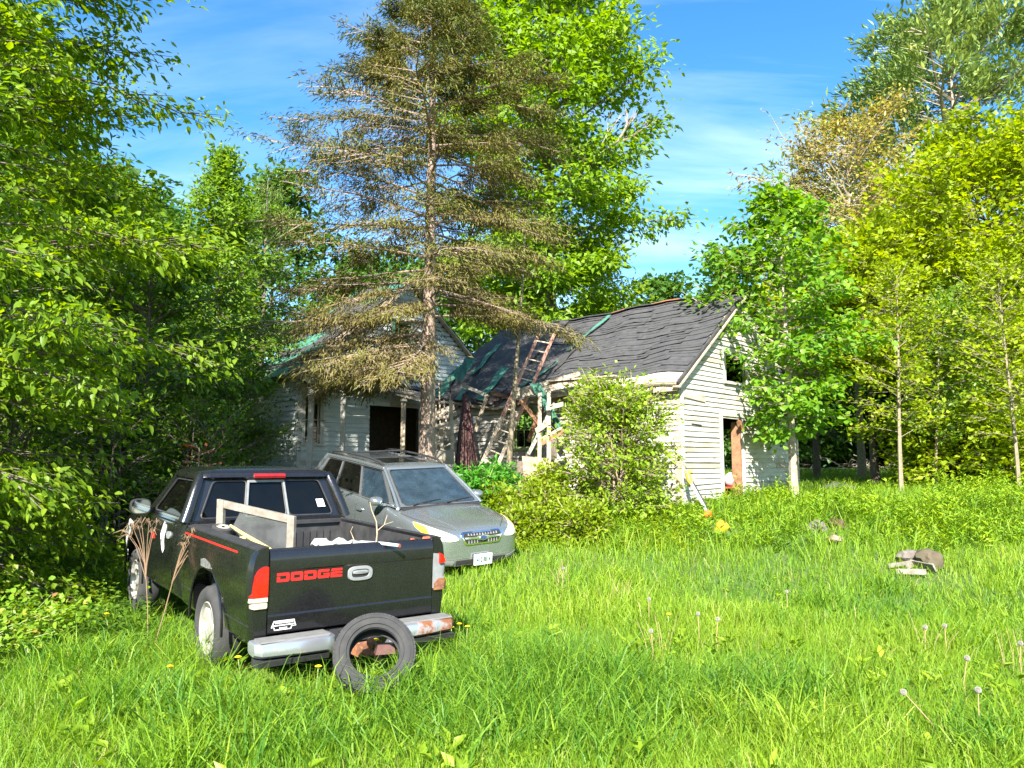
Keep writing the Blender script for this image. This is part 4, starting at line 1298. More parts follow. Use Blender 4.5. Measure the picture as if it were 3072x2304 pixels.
# cab lower body, fenders and hood
def cab_ring(y, w, zb, zt, crown=.02):
    return half_ring([(0, zb), (w * .90, zb), (w * .965, zb + .05), (w * .992, zb + .22), (w, zb + (zt - zb) * .52), (w * .992, zt - .16), (w * .975, zt - .05), (w * .94, zt), (w * .6, zt + crown * .7), (0, zt + crown)], y)
mb = MB()
mb.loft([cab_ring(*a) for a in ((1.985, .865, .42, 1.185, 0), (2.02, .882, .42, 1.19, 0), (2.4, .888, .42, 1.19, 0), (3.2, .888, .42, 1.185, .0), (3.55, .888, .42, 1.165, .02), (3.85, .888, .43, 1.135, .04), (4.35, .885, .44, 1.10, .04), (4.7, .86, .46, 1.03, .03), (4.88, .80, .48, .96, .02), (4.95, .70, .52, .90, .0))])
cab = mb.build('cab', M['black_paint'], truck)
c_cabin = MB().box((0, 2.75, 1.02), (1.56, 1.35, .60)).mesh('cut')
boolean_cut(cab, [cyl_mesh((0, 3.93, .42), 2.2, .46, 40, .88), c_cabin], 32)
cab_bvh = bvh_of(cab)
zb_, zr = 1.185, 1.60
rear_q = [(-.815, 2.03, zb_), (.815, 2.03, zb_), (.665, 2.15, zr), (-.665, 2.15, zr)]
left_q = [(-.84, 3.55, zb_), (-.84, 2.05, zb_), (-.69, 2.17, zr), (-.69, 2.98, zr)]
right_q = [(.84, 2.05, zb_), (.84, 3.55, zb_), (.69, 2.98, zr), (.69, 2.17, zr)]
front_q = [(.80, 3.60, zb_ - .01), (-.80, 3.60, zb_ - .01), (-.655, 3.0, zr), (.655, 3.0, zr)]
rw = frame_panel('rear_window', rear_q, [[(.065, .05), (.335, .05), (.335, .93), (.085, .93)], [(.352, .05), (.612, .05), (.612, .93), (.352, .93)], [(.629, .05), (.935, .05), (.915, .93), (.629, .93)]], M['black_paint'], truck, M['tint_glass'], rnd=.05)
mb = MB()
def rq(u, v, off=.012):
    q = [Vector(p) for p in rear_q]
    p = (q[0] * (1 - u) + q[1] * u) * (1 - v) + (q[3] * (1 - u) + q[2] * u) * v
    return p + Vector((0, -.95, .27)).normalized() * off
for u in (.345, .62): mb.beam(rq(u, .05), rq(u, .93), .02, .016, (0, -1, 0))
mb.beam(rq(.345, .91), rq(.62, .91), .025, .016, (0, -1, 0)); mb.beam(rq(.345, .06), rq(.62, .06), .016, .016, (0, -1, 0))
mb.build('slider_frame', M['grey_plastic'], rw)
mb = MB(); a_, b_ = rq(.865, .16, -.002), rq(.865, .40, -.002)
mb.add([rq(.845, .24, -.004), rq(.90, .24, -.004), rq(.90, .44, -.004), rq(.845, .44, -.004), rq(.845, .24, -.001), rq(.90, .24, -.001), rq(.90, .44, -.001), rq(.845, .44, -.001)], [(0, 1, 2, 3), (7, 6, 5, 4), (0, 4, 5, 1), (1, 5, 6, 2), (2, 6, 7, 3), (3, 7, 4, 0)])
mb.build('paper_notice', M['white_vinyl'], rw)
frame_panel('side_window', left_q, [[(.16, .07), (.93, .07), (.90, .92), (.14, .92)]], M['black_paint'], truck, M['tint_glass'], rnd=.06)
frame_panel('side_window', right_q, [[(.07, .07), (.84, .07), (.86, .92), (.10, .92)]], M['black_paint'], truck, M['tint_glass'], rnd=.06)
frame_panel('windscreen', front_q, [[(.06, .07), (.94, .07), (.93, .94), (.07, .94)]], M['black_paint'], truck, M['tint_glass'], rnd=.06)
for s in (-1, 1):
    mb = MB()
    mb.tube([(s * .845, 2.03, 1.17), (s * .80, 2.055, 1.30), (s * .745, 2.10, 1.46), (s * .69, 2.155, 1.60), (s * .67, 2.18, 1.63)], [.062, .060, .056, .052, .045], 12)
    mb.build('pillar', M['black_paint'], truck, 60); mb = MB()
    mb.tube([(s * .82, 3.58, 1.16), (s * .745, 3.3, 1.38), (s * .675, 2.99, 1.61)], [.032, .032, .034], 8)
    mb.build('pillar', M['black_paint'], truck, 60)
mb = MB()
def rr_ring(z, ins, n=8):
    pts = []
    x1, y0, y1 = .735 - ins, 2.095 + ins * .9, 3.06 - ins * 1.1
    r = .13
    for (cx, cy, a0) in ((x1 - r, y0 + r, -90), (x1 - r, y1 - r, 0), (-x1 + r, y1 - r, 90), (-x1 + r, y0 + r, 180)):
        for k in range(n + 1):
            a = rad(a0 + 90 * k / n)
            pts.append((cx + r * cos(a), cy + r * sin(a), z))
    return pts
def crown(ring, h):
    out = []
    for x, y, z in ring: out.append((x, y, z + h * (1 - (x / .75) ** 2)))
    return out
mb.loft([rr_ring(1.585, .03), crown(rr_ring(1.605, .0), .012), crown(rr_ring(1.635, .012), .02), crown(rr_ring(1.66, .045), .025), crown(rr_ring(1.672, .11), .03), crown(rr_ring(1.676, .22), .034)])
roof_t = mb.build('roof', M['black_paint'], truck, 60)
mb = MB()
mb.loft([[(x, 2.075, 1.598), (x, 2.066, 1.62), (x, 2.085, 1.642), (x, 2.14, 1.652), (x, 2.14, 1.60)] for x in (-.165, -.155, .155, .165)])
mb.build('brake_light', M['dark_red_lens'], truck, 40)
# seams, handle, stripe, badges, patches on the left side
FL = lambda a, b: (-1.6, a, b)
FRR = lambda a, b: (1.6, a, b)
for F_, dr in ((FL, (1, 0, 0)), (FRR, (-1, 0, 0))):
    door = patch('door', round_poly([(2.26, .50), (3.36, .50), (3.40, 1.16), (2.26, 1.16)], .05), cab_bvh, F_, dr, M['black_paint'], truck, .006, .2)
    d_b = patch('handle', oval(.07, .035, 16), cab_bvh, lambda a, b, F_=F_: F_(2.42 + a, 1.02 + b), dr, M['grey_plastic'], door, .016, .05)
    if F_ is FL:
        patch('peeling_patch', [(2.60, 1.10), (2.68, 1.13), (2.75, 1.0), (2.72, .92), (2.66, .86), (2.60, .82), (2.56, .86), (2.60, .93)], cab_bvh, F_, dr, M['peeled'], door, .0085, .1)
        patch('badge', [(2.98, .93), (3.12, .92), (3.10, .95), (3.16, .985), (3.02, .98)], cab_bvh, F_, dr, M['red_paint'], door, .009, .1)
        patch('fender_patch', [(4.12, 1.0), (4.35, 1.02), (4.50, .86), (4.42, .66), (4.30, .60), (4.34, .78), (4.2, .86)], cab_bvh, F_, dr, M['peeled'], truck, .004, .1)
        patch('primer_patch', [(.93, .885), (1.02, .93), (1.16, .95), (1.26, .93), (1.25, .875), (1.1, .872)], bed_bvh, F_, dr, M['primer'], truck, .004, .06)
        patch('pinstripe', [(.36, 1.088), (1.90, 1.088), (1.90, 1.100), (.36, 1.100)], bed_bvh, F_, dr, M['red_paint'], truck, .003, .1)
    patch('crease', [(.05, .565), (.62, .565), (.62, .575), (.05, .575)], bed_bvh, F_, dr, M['black_plastic'], truck, .004, .1)
    patch('crease', [(1.58, .60), (1.93, .60), (1.93, .612), (1.58, .612)], bed_bvh, F_, dr, M['black_plastic'], truck, .004, .1)
# arch lips
for yc, r in ((1.09, .475), (3.93, .465)):
    for s in (-1, 1):
        pts = []; mb = MB()
        for k in range(17):
            a = rad(-5 + 190 * k / 16)
            pts.append((s * .884, yc + r * cos(a), min(.42 + r * sin(a), .872)))
        mb.tube(pts, .012, 5)
        mb.build('arch_lip', M['black_paint'], truck, 50)
for s in (-1, 1):
    wheel(truck, (s * .765, 1.09, .355), .362, .235, s, 5, M['alloy'])
    wheel(truck, (s * .765, 3.93, .355), .362, .235, s, 5, M['alloy'])
mb = MB(); mb.box((0, 2.75, .85), (1.5, 1.3, .1)); mb.box((0, 2.25, 1.0), (1.4, .2, .5)); mb.box((0, 3.35, .98), (1.5, .2, .32))
mb.build('seat', M['dark'], truck)
for s in (-1, 1):
    mb = MB()
    mb.loft([[(s * .99 + a * sc_, y, 1.25 + b * sc_) for a, b in oval(.105, .085, 24, 3)] for y, sc_ in ((3.24, .97), (3.25, 1.0), (3.30, .98), (3.36, .8), (3.39, .45))])
    mb.beam((s * .84, 3.36, 1.20), (s * .93, 3.33, 1.22), .06, .05)
    mir = mb.build('mirror', M['black_plastic'], truck, 45)
    MB().prism(oval(.092, .072, 24, 3), lambda a, b, tt, s=s: (s * .99 + a, tt, 1.25 + b), 3.236, 3.2385).build('mirror_face', M['mirror_glass'], mir)
patch('headlight', [(.45, .72), (.80, .72), (.78, .88), (.45, .88)], cab_bvh, lambda a, b: (a, 6, b), (0, -1, 0), M['headlamp'], truck, .01, .05)
patch('headlight', [(-.45, .72), (-.80, .72), (-.78, .88), (-.45, .88)], cab_bvh, lambda a, b: (a, 6, b), (0, -1, 0), M['headlamp'], truck, .01, .05)
patch('grille', [(-.40, .68), (.40, .68), (.42, .88), (-.42, .88)], cab_bvh, lambda a, b: (a, 6, b), (0, -1, 0), M['chrome'], truck, .012, .08)

TRM = Matrix.Translation(truck.location) @ truck.rotation_euler.to_matrix().to_4x4()
def T(x, y, z): return TRM @ Vector((x, y, z))

# things lying in the truck bed
mb = MB()
def wpt(a, b, off=0.0):
    """old sash: a along its width, b up; it stands across the bed corner"""
    o = P(655, 1497, 7.55) + Vector((0, 0, -.72)); far = P(886, 1546, 7.28) + Vector((0, 0, -.58))
    ax = (far - o); ax.z = 0; ax.normalize(); up = Vector((0, 0, 1.0)); nn = ax.cross(up).normalized()
    return o + ax * a + up * (b + .0 * a) + nn * off
def wbar(a0, b0, a1, b1, mb, th=.02):
    c = [wpt(a0, b0, -th), wpt(a1, b0, -th), wpt(a1, b1, -th), wpt(a0, b1, -th), wpt(a0, b0, th), wpt(a1, b0, th), wpt(a1, b1, th), wpt(a0, b1, th)]
    mb.add(c, [(0, 1, 2, 3), (7, 6, 5, 4), (0, 4, 5, 1), (1, 5, 6, 2), (2, 6, 7, 3), (3, 7, 4, 0)])
sash = empty('window_sash', wpt(0, 0))
tag(sash, 'weathered white wooden window sash with broken glass standing in the truck bed', 'window sash')
sash_W, sash_H = (P(886, 1546, 7.28) - P(655, 1497, 7.55)).to_2d().length, .72
SLOPE = .15
def skew(a, b): return b - .0 * a
SPM = sash.matrix_basis.copy()
def sash_part(name, build, mat):
    m_ = MB(); build(m_)
    off = Vector(sash.location)
    m_.v = [tuple(Vector(v) - off) for v in m_.v]
    return m_.build(name, mat, sash)
def wquad(m_, pts, th):
    c = [wpt(a, b, -th) for a, b in pts] + [wpt(a, b, th) for a, b in pts]; n = len(pts)
    m_.add(c, [tuple(range(n)), tuple(reversed(range(n, 2 * n)))] + [(k, (k + 1) % n, n + (k + 1) % n, n + k) for k in range(n)])
tp_y = lambda a: sash_H - SLOPE * a / sash_W
sash_part('stile', lambda m_: wquad(m_, [(0, 0), (.075, 0), (.075, tp_y(.075)), (0, tp_y(0))], .02), M['sash_wood'])
sash_part('stile', lambda m_: wquad(m_, [(sash_W - .075, 0), (sash_W, 0), (sash_W, tp_y(sash_W)), (sash_W - .075, tp_y(sash_W - .075))], .02), M['sash_wood'])
sash_part('rail', lambda m_: wquad(m_, [(.077, tp_y(.077) - .07), (sash_W - .077, tp_y(sash_W - .077) - .07), (sash_W - .077, tp_y(sash_W - .077)), (.077, tp_y(.077))], .019), M['sash_wood'])
sash_part('rail', lambda m_: wquad(m_, [(.077, 0), (sash_W - .077, 0), (sash_W - .077, .07), (.077, .07)], .019), M['sash_wood'])
sash_part('glass', lambda m_: wquad(m_, [(.077, .07), (sash_W - .077, .07), (sash_W - .077, tp_y(sash_W - .077) - .07), (.26, tp_y(.26) - .07), (.08, .28)], .002), glassmat('dusty_glass', (.55, .58, .58), .9, .05, .26, (.26, .27, .27)))

def tmb(fn):
    """mesh builder in truck space turned to world"""
    m_ = MB(); fn(m_); m_.v = [tuple(T(*v)) for v in m_.v]; return m_
sw = empty('cart_wheel', P(668, 1588, 7.33)); sw.rotation_euler = (rad(14), rad(4), .65)
tag(sw, 'small black cart wheel with white hub lying on the corner of the truck bed', 'wheel')
mb = MB(); mb.lathe([(-.028, .062), (-.03, .085), (-.02, .098), (.02, .098), (.03, .085), (.028, .062)], 28, 'z'); mb.build('tyre', M['rubber'], sw, 40)
mb = MB(); mb.lathe([(-.02, .062), (.026, .063), (.030, .055), (.018, .045), (.02, .02), (.028, .001)], 24, 'z'); mb.build('hub', M['white_lens'], sw, 40)
mb = MB(); mb.lathe([(.022, .016), (.034, .015), (.035, .001)], 6, 'z'); mb.build('axle_hole', M['dark'], sw)

r_ob = MB().tube([P(692, 1577, 7.2), P(730, 1602, 6.85), P(772, 1627, 6.50), P(806, 1647, 6.22), P(819, 1657, 6.10), P(822, 1664, 6.09)], [.013, .017, .019, .018, .017, .014], 8).build('toy_fork', M['yellow_plastic'], None, 60)
tag(r_ob, 'pale yellow plastic garden fork with a long handle lying in the truck bed', 'garden fork')
MB().tube([P(675, 1606, 6.95), P(690, 1618, 6.85), P(712, 1621, 6.78), P(735, 1614, 6.75), P(745, 1608, 6.74)], [.022, .024, .024, .02, .016], 8).build('bow', M['yellow_plastic'], r_ob, 60)
for k, (u, v, Y_) in enumerate(((735, 1612, 6.76), (755, 1622, 6.62), (787, 1640, 6.40))):
    MB().tube([P(u, v, Y_), P(u - 2, v + 24, Y_ + .03)], [.012, .010], 6).build('tine', M['yellow_plastic'], r_ob, 60)

p_ob = MB().tube([P(975, 1652, 6.85), P(1030, 1634, 6.74), P(1085, 1627, 6.68), P(1150, 1631, 6.64), P(1197, 1637, 6.60)], [.015] * 5, 10).build('plastic_pipe', M['pvc'], None, 60)
tag(p_ob, 'grey plastic pipe sticking out over the top of the tailgate', 'pipe')
MB().tube([P(1196.5, 1637, 6.60), P(1200, 1637.5, 6.595)], [.0165, .0165], 10).build('pipe_end', M['copper_end'], p_ob, 60)
br = tmb(lambda m_: (m_.tube([(.30, .25, 1.02), (.34, .30, 1.18), (.36, .36, 1.28), (.34, .42, 1.38), (.33, .44, 1.45)], [.006, .006, .005, .004, .003], 5), m_.tube([(.345, .32, 1.20), (.44, .36, 1.25), (.54, .38, 1.27)], [.005, .004, .003], 5), m_.tube([(.44, .36, 1.25), (.50, .42, 1.33)], [.004, .002], 5), m_.tube([(.16, .3, 1.05), (.14, .42, 1.2), (.17, .44, 1.24)], [.004, .003, .002], 5)))
tag(br.build('dead_twig', M['twig'], None), 'thin bare forked twig poking up out of the truck bed', 'twig')
def rag(name, pts, mat, label, cat, seed, h=.05):
    r_ = random.Random(seed); m_ = MB(); (x0, x1, y0, y1, z) = pts
    nx, ny = 9, 6; idx = {}
    for j in range(ny):
        for i in range(nx):
            m_.v.append(tuple(T(x0 + (x1 - x0) * i / (nx - 1) + r_.uniform(-.012, .012), y0 + (y1 - y0) * j / (ny - 1), z + r_.uniform(0, h))))
    for j in range(ny - 1):
        for i in range(nx - 1):
            a = j * nx + i; m_.f.append((a, a + 1, a + nx + 1, a + nx))
    o = m_.build(name, mat, None, 80)
    md = o.modifiers.new("s", 'SOLIDIFY'); md.thickness = .008
    apply_mods(o); return tag(o, label, cat)
rag('crumpled_paper', (-.22, .10, .20, .45, 1.09), M['paper'], 'crumpled white paper lying in the truck bed beside the pipe', 'paper', 4, .07)
sh_ = tmb(lambda m_: m_.loft([[(x, .10, 1.06), (x, .60, 1.02), (x, .60, 1.04), (x, .10, 1.125)] for x in (-.66, -.35, -.05)]))
tag(sh_.build('white_board', M['white_trim'], None), 'flat white board lying just inside the truck tailgate', 'board')
def chip(c, d, rz): 
    m_ = MB(); m_.box((0, 0, 0), d, Matrix.Rotation(rz, 3, 'Z'), .8); m_.v = [tuple(T(*(Vector(v) + Vector(c)))) for v in m_.v]; return m_
tag(chip((.535, .012, 1.156), (.035, .02, .012), .3).build('brick_chip', M['copper_end'], None), 'tiny red chip lying on the tailgate top beside the pipe end', 'chip')
tag(chip((.68, .02, 1.158), (.075, .025, .016), .15).build('brick_chip', M['copper_end'], None), 'longer red chip at the right end of the tailgate top', 'chip')

# tyre that leans on the bumper
tp = empty('old_tyre')
tag(tp, 'worn black tyre without a wheel leaning against the truck bumper', 'tyre')
R0, W0 = .300, .19
mb = MB()
h = W0 / 2
prof = [(-h * .55, R0 * .60), (-h * .80, R0 * .615), (-h * .97, R0 * .72), (-h, R0 * .80), (-h * .93, R0 * .92), (-h * .72, R0 * .985), (-h * .3, R0), (h * .3, R0), (h * .72, R0 * .985), (h * .93, R0 * .92), (h, R0 * .80), (h * .97, R0 * .72), (h * .80, R0 * .615), (h * .55, R0 * .60),
        (h * .5, R0 * .63), (h * .78, R0 * .74), (h * .82, R0 * .86), (h * .6, R0 * .93), (0, R0 * .95), (-h * .6, R0 * .93), (-h * .82, R0 * .86), (-h * .78, R0 * .74), (-h * .5, R0 * .63), (-h * .55, R0 * .60)]
mb.lathe(prof, 56, 'y')
mb.build('casing', M['rubber'], tp, 45)
mb = MB()
for (ax, rr_) in ((-h * .99, R0 * .70), (-h * 1.005, R0 * .86)):
    mb.tube([(rr_ * cos(2 * pi * k / 40), ax, rr_ * sin(2 * pi * k / 40)) for k in range(41)], .005, 5, False)
mb.build('sidewall_ring', M['rubber'], tp, 60)
for k in range(56):
    a = 2 * pi * k / 56
    m_ = MB()
    for q in (-1, 0, 1):
        rot = Matrix.Rotation(-(a + .03 * abs(q)), 3, 'Y')
        m_.box(rot @ Vector((R0 * .990 - (.004 if q else 0), q * W0 * .27, 0)), (.012, W0 * .25, .030), rot)
    m_.build('tread_block', M['rubber'], tp)
tpos = P(1124, 1966, 5.86)
tp.location = (tpos.x, tpos.y, tpos.z)
tp.rotation_euler = Euler((rad(-36), rad(3), rad(8)), 'XYZ')
tag(link('flat_stone', MB().box((0, 0, 0), (.16, .10, .07), Matrix.Rotation(.3, 3, 'Z'), .75).mesh('flat_stone', 50), M['maroon_pole']), 'brown stone lying in the grass inside the leaning tyre', 'stone').location = P(1155, 1945, 6.15)

# ---------------------------------------------------------------- estate car
car = empty('estate_car')
CRM = Matrix.Translation((-.46, 11.58, .10)) @ Matrix.Rotation(rad(217.6), 4, 'Z') @ Matrix.Rotation(rad(-6.6), 4, 'X') @ Matrix.Rotation(rad(2.2), 4, 'Y')
car.rotation_mode = 'QUATERNION'
car.location = CRM.to_translation(); car.rotation_quaternion = CRM.to_quaternion()
tag(car, 'silver green estate car parked facing right behind the truck with its hood toward the grass', 'car')
def car_ring(y, w, zb, zbelt, zt, inb=.84):
    H = zbelt - zb
    return half_ring([(0, zb), (w * .84, zb), (w * .955, zb + .05), (w * .99, zb + .30 * H), (w, zb + .60 * H), (w * .985, zb + .84 * H), (w * .95, zbelt), (w * inb, zbelt + .45 * (zt - zbelt)), (w * .5, zbelt + .86 * (zt - zbelt)), (0, zt)], y)
secs = [(0.0, .48, .27, .64, .685), (-.05, .63, .24, .675, .735), (-.14, .745, .22, .705, .785), (-.30, .82, .21, .745, .83), (-.55, .868, .20, .80, .875), (-.9, .885, .20, .84, .92), (-1.2, .885, .20, .87, .96), (-1.5, .885, .20, .90, .965), (-2.2, .885, .20, .925, .965), (-3.2, .885, .20, .945, .97), (-4.0, .88, .22, .955, .97), (-4.45, .855, .27, .955, .97), (-4.68, .80, .33, .93, .96), (-4.78, .70, .42, .88, .93)]
mb = MB(); mb.loft([car_ring(*s) for s in secs])
cb = mb.build('body', M['car_paint'], car)
md = cb.modifiers.new("s", 'SUBSURF'); md.levels = 2; md.render_levels = 2
apply_mods(cb)
c_cab = MB().box((0, -2.9, .83), (1.50, 2.9, .60)).mesh('cut')
boolean_cut(cb, [cyl_mesh((0, -.93, .30), 2.2, .365, 48), cyl_mesh((0, -3.60, .30), 2.2, .365, 48), c_cab], 40)
cbv = bvh_of(cb)
zb_, zr = .935, 1.435
ws = [(.735, -1.16, zb_ + .015), (-.735, -1.16, zb_ + .015), (-.565, -1.98, zr), (.565, -1.98, zr)]
# order bl, br, tr, tl seen from outside (front): viewer sees car's right at left
wsp = frame_panel('windscreen', ws, [[(.035, .03), (.965, .03), (.965, .97), (.035, .97)]], M['car_paint'], car, M['car_glass'], rnd=.07, depth=.02)
sideR = [(.80, -4.50, zb_), (.80, -1.22, zb_), (.60, -2.0, zr), (.60, -4.15, zr)]
sideL = [(-.80, -1.22, zb_), (-.80, -4.50, zb_), (-.60, -4.15, zr), (-.60, -2.0, zr)]
opsR = [[(.07, .06), (.325, .06), (.30, .93), (.06, .90)], [(.345, .06), (.625, .06), (.63, .93), (.325, .93)], [(.65, .06), (.955, .06), (.96, .93), (.655, .93)]]
opsL = [[(1 - a, b) for a, b in reversed(op)] for op in reversed(opsR)]
frame_panel('side_windows', sideR, opsR, M['car_paint'], car, M['car_glass_dark'], rnd=.05, depth=.02)
sl = frame_panel('side_windows', sideL, opsL, M['car_paint'], car, M['car_glass_dark'], rnd=.05, depth=.02)
for o in car.children:
    if o.name.startswith('side_windows'):
        pn = [c for c in o.children if c.name.startswith('pane')]
        # clear glass in the front door
        fr = pn[2] if o.name == 'side_windows' else pn[0]
        fr.data.materials[0] = M['car_glass']
rearq = [(-.76, -4.66, .92), (.76, -4.66, .92), (.57, -4.18, zr), (-.57, -4.18, zr)]
frame_panel('rear_screen', rearq, [[(.06, .1), (.94, .1), (.93, .93), (.07, .93)]], M['car_paint'], car, M['car_glass_dark'], rnd=.06, depth=.02)
for s in (-1, 1):
    for pts, rr_ in (([(s * .775, -1.16, .93), (s * .70, -1.50, 1.15), (s * .59, -2.0, 1.44)], [.030, .030, .032]),
                     ([(s * .79, -4.60, .92), (s * .70, -4.40, 1.15), (s * .595, -4.17, 1.44)], [.06, .06, .05])):
        MB().tube(pts, rr_, 8).build('pillar', M['car_paint'], car, 60)
    MB().tube([(s * .60, -1.99, 1.44), (s * .603, -3.0, 1.455), (s * .60, -4.17, 1.44)], [.034, .036, .034], 8).build('roof_edge', M['car_paint'], car, 60)
mb = MB()
def croof(z, ins, n=6):
    pts = []; x1, y0, y1 = .635 - ins, -4.24 + ins * .5, -1.945 - ins * .8; r = .10
    for (cx, cy, a0) in ((x1 - r, y0 + r, -90), (x1 - r, y1 - r, 0), (-x1 + r, y1 - r, 90), (-x1 + r, y0 + r, 180)):
        for k in range(n + 1):
            a = rad(a0 + 90 * k / n)
            x, y = cx + r * cos(a), cy + r * sin(a)
            pts.append((x, y, z + .02 * (1 - (x / .62) ** 2) - .035 * ((y + 3.0) / 1.2) ** 2))
    return pts
mb.loft([croof(1.42, .03), croof(1.45, .0), croof(1.475, .02), croof(1.49, .07), croof(1.496, .16), croof(1.50, .30)])
croof_o = mb.build('roof', M['car_paint'], car, 60)
rbv = bvh_of(croof_o)
UPF = lambda a, b: (a, b, 3)
patch('sunroof', round_poly([(-.42, -2.95), (.42, -2.95), (.42, -2.20), (-.42, -2.20)], .08), rbv, UPF, (0, 0, -1), simple('sunroof_glass', (.015, .016, .015), .06, coat=1.0), car, .006, .2)
for s in (-1, 1):
    mb = MB(); mb.tube([(s * .555, -2.10, 1.475), (s * .56, -2.22, 1.525), (s * .565, -2.6, 1.55), (s * .565, -3.6, 1.552), (s * .56, -4.0, 1.53), (s * .555, -4.12, 1.48)], [.022, .022, .018, .018, .022, .022], 8)
    mb.build('roof_rail', M['black_plastic'], car, 60)
mb = MB()
for y in (-2.5, -3.5): mb.tube([(-.56, y, 1.553), (.56, y, 1.553)], .014, 8)
mb.build('cross_bar', M['black_plastic'], car, 60)
# cabin
mb = MB(); mb.box((0, -2.9, .56), (1.45, 2.8, .08)); mb.build('cabin_floor', M['car_inner'], car)
mb = MB(); mb.loft([[(x, -1.20, .90), (x, -1.62, .985), (x, -1.75, .90), (x, -1.75, .70), (x, -1.3, .70)] for x in (-.72, .72)]); mb.build('dashboard', M['car_inner'], car, 40)
for sx in (-.37, .37):
    mb = MB()
    mb.loft([[(sx + a * w, -2.28 - dy, z + b * .10) for a, b in oval(.24, 1, 16)] for w, dy, z in ((1, 0, .66), (1.0, .0, .70))])
    mb.loft([[(sx + a, -2.48 - dy + b, z) for a, b in oval(w, .075, 16)] for w, dy, z in ((.22, 0, .66), (.24, .03, .85), (.23, .07, 1.05), (.17, .10, 1.16))])
    mb.loft([[(sx + a, -2.60 + b, z) for a, b in oval(w, .05, 14)] for w, z in ((.10, 1.19), (.13, 1.24), (.13, 1.32), (.10, 1.36))])
    mb.build('seat', M['seat_cloth'], car, 50)
mb = MB(); mb.box((0, -3.3, .80), (1.3, .5, .25)); mb.box((0, -3.55, 1.0), (1.3, .16, .5)); mb.build('rear_seat', M['seat_cloth'], car)
mb = MB(); mb.tube([(-.37 + .185 * cos(2 * pi * k / 28), -1.83 - .06 * sin(2 * pi * k / 28), 1.02 + .175 * sin(2 * pi * k / 28)) for k in range(29)], .016, 7, False); mb.beam((-.55, -1.82, 1.02), (-.19, -1.82, 1.02), .03, .04); mb.beam((-.37, -1.82, 1.02), (-.37, -1.65, .92), .05, .05); mb.build('steering_wheel', M['car_inner'], car, 60)
# front details
FF = lambda a, b: (a, 1.0, b)
fd = (0, -1, 0)
FG = lambda a, b: (a, 1.0, b + .105)
grille_o = [(-.33, .615), (.33, .615), (.375, .575), (.30, .445), (-.30, .445), (-.375, .575)]
gr = patch('grille', round_poly(grille_o, .03), cbv, FG, fd, M['chrome'], car, .016, .06)
gi = [(-.30, .600), (.30, .600), (.34, .568), (.275, .464), (-.275, .464), (-.34, .568)]
patch('grille_mesh', round_poly(gi, .02), cbv, FG, fd, M['dark'], gr, .020, .06)
patch('grille_bar', [(-.325, .555), (-.12, .548), (-.08, .562), (.08, .562), (.12, .548), (.325, .555), (.31, .530), (.13, .520), (.08, .505), (-.08, .505), (-.13, .520), (-.31, .530)], cbv, FG, fd, M['chrome'], gr, .030, .05)
for k in range(11):
    x = -.25 + k * .05
    if abs(x) > .08:
        patch('grille_tooth', [(x - .010, .468), (x + .010, .468), (x + .003, .512), (x - .003, .512)], cbv, FG, fd, M['grey_plastic'], gr, .027, .05)
    patch('grille_tooth', [(x - .012, .572), (x + .012, .572), (x + .003, .594), (x - .003, .594)], cbv, FG, fd, M['grey_plastic'], gr, .027, .05)
em = patch('emblem', [(a, .533 + b) for a, b in oval(.066, .036, 24, 2)], cbv, FG, fd, M['chrome'], gr, .040, .05)
patch('emblem_field', [(a, .533 + b) for a, b in oval(.055, .027, 24, 2)], cbv, FG, fd, M['emblem_blue'], em, .043, .05)
for (a, b, r) in ((-.030, .003, .012), (-.006, .012, .007), (.012, .000, .007), (.030, .010, .007), (.032, -.010, .007), (.004, -.013, .007)):
    star = []
    for k in range(12):
        t = pi * k / 6; q = r * (1.0 if k % 2 == 0 else .42); star.append((a + q * cos(t), .533 + b + q * sin(t)))
    patch('star', star, cbv, FG, fd, M['chrome'], em, .0455, .05)
FHL = lambda a, b: (a, 1.0, b + .085)
for s in (-1, 1):
    hl = [(s * a, b) for a, b in ((.405, .545), (.45, .60), (.58, .655), (.74, .715), (.80, .735), (.825, .68), (.80, .60), (.72, .555), (.55, .53))]
    hlo = patch('headlight', round_poly(hl, .02, 2), cbv, FHL, fd, M['headlamp'], car, .010, .04)
    am = [(s * a, b) for a, b in ((.745, .695), (.80, .728), (.820, .68), (.80, .61), (.765, .60), (.76, .65))]
    patch('turn_lamp', am, cbv, FHL, fd, M['amber'], hlo, .0125, .03)
    patch('lamp_bulb', [(s * (.60 + a), .605 + b) for a, b in oval(.05, .04, 18, 2)], cbv, FHL, fd, M['silver_metal'], hlo, .013, .05)
    fg = [(s * a, b) for a, b in ((.46, .33), (.74, .37), (.80, .33), (.80, .25), (.52, .25))]
    patch('fog_surround', round_poly(fg, .03, 2), cbv, FF, fd, M['cladding'], car, .010, .05)
patch('bumper_intake', [(-.44, .275), (.44, .275), (.44, .335), (-.44, .335)], cbv, FF, fd, M['dark'], car, .008, .06)
patch('bumper_strip', [(-.45, .238), (.45, .238), (.45, .268), (-.45, .268)], cbv, FF, fd, M['cladding'], car, .012, .06)
patch('bumper_seam', [(-.60, .360), (.60, .360), (.60, .366), (-.60, .366)], cbv, FF, fd, M['cladding'], car, .004, .06)
mb = MB(); mb.loft([[(x, .012, .245), (x, .045, .25), (x, .045, .405), (x, .012, .405)] for x in (-.155, .155)]); pl = mb.build('number_plate', M['plate_white'], car)
pl.location = (0, .005, .0)
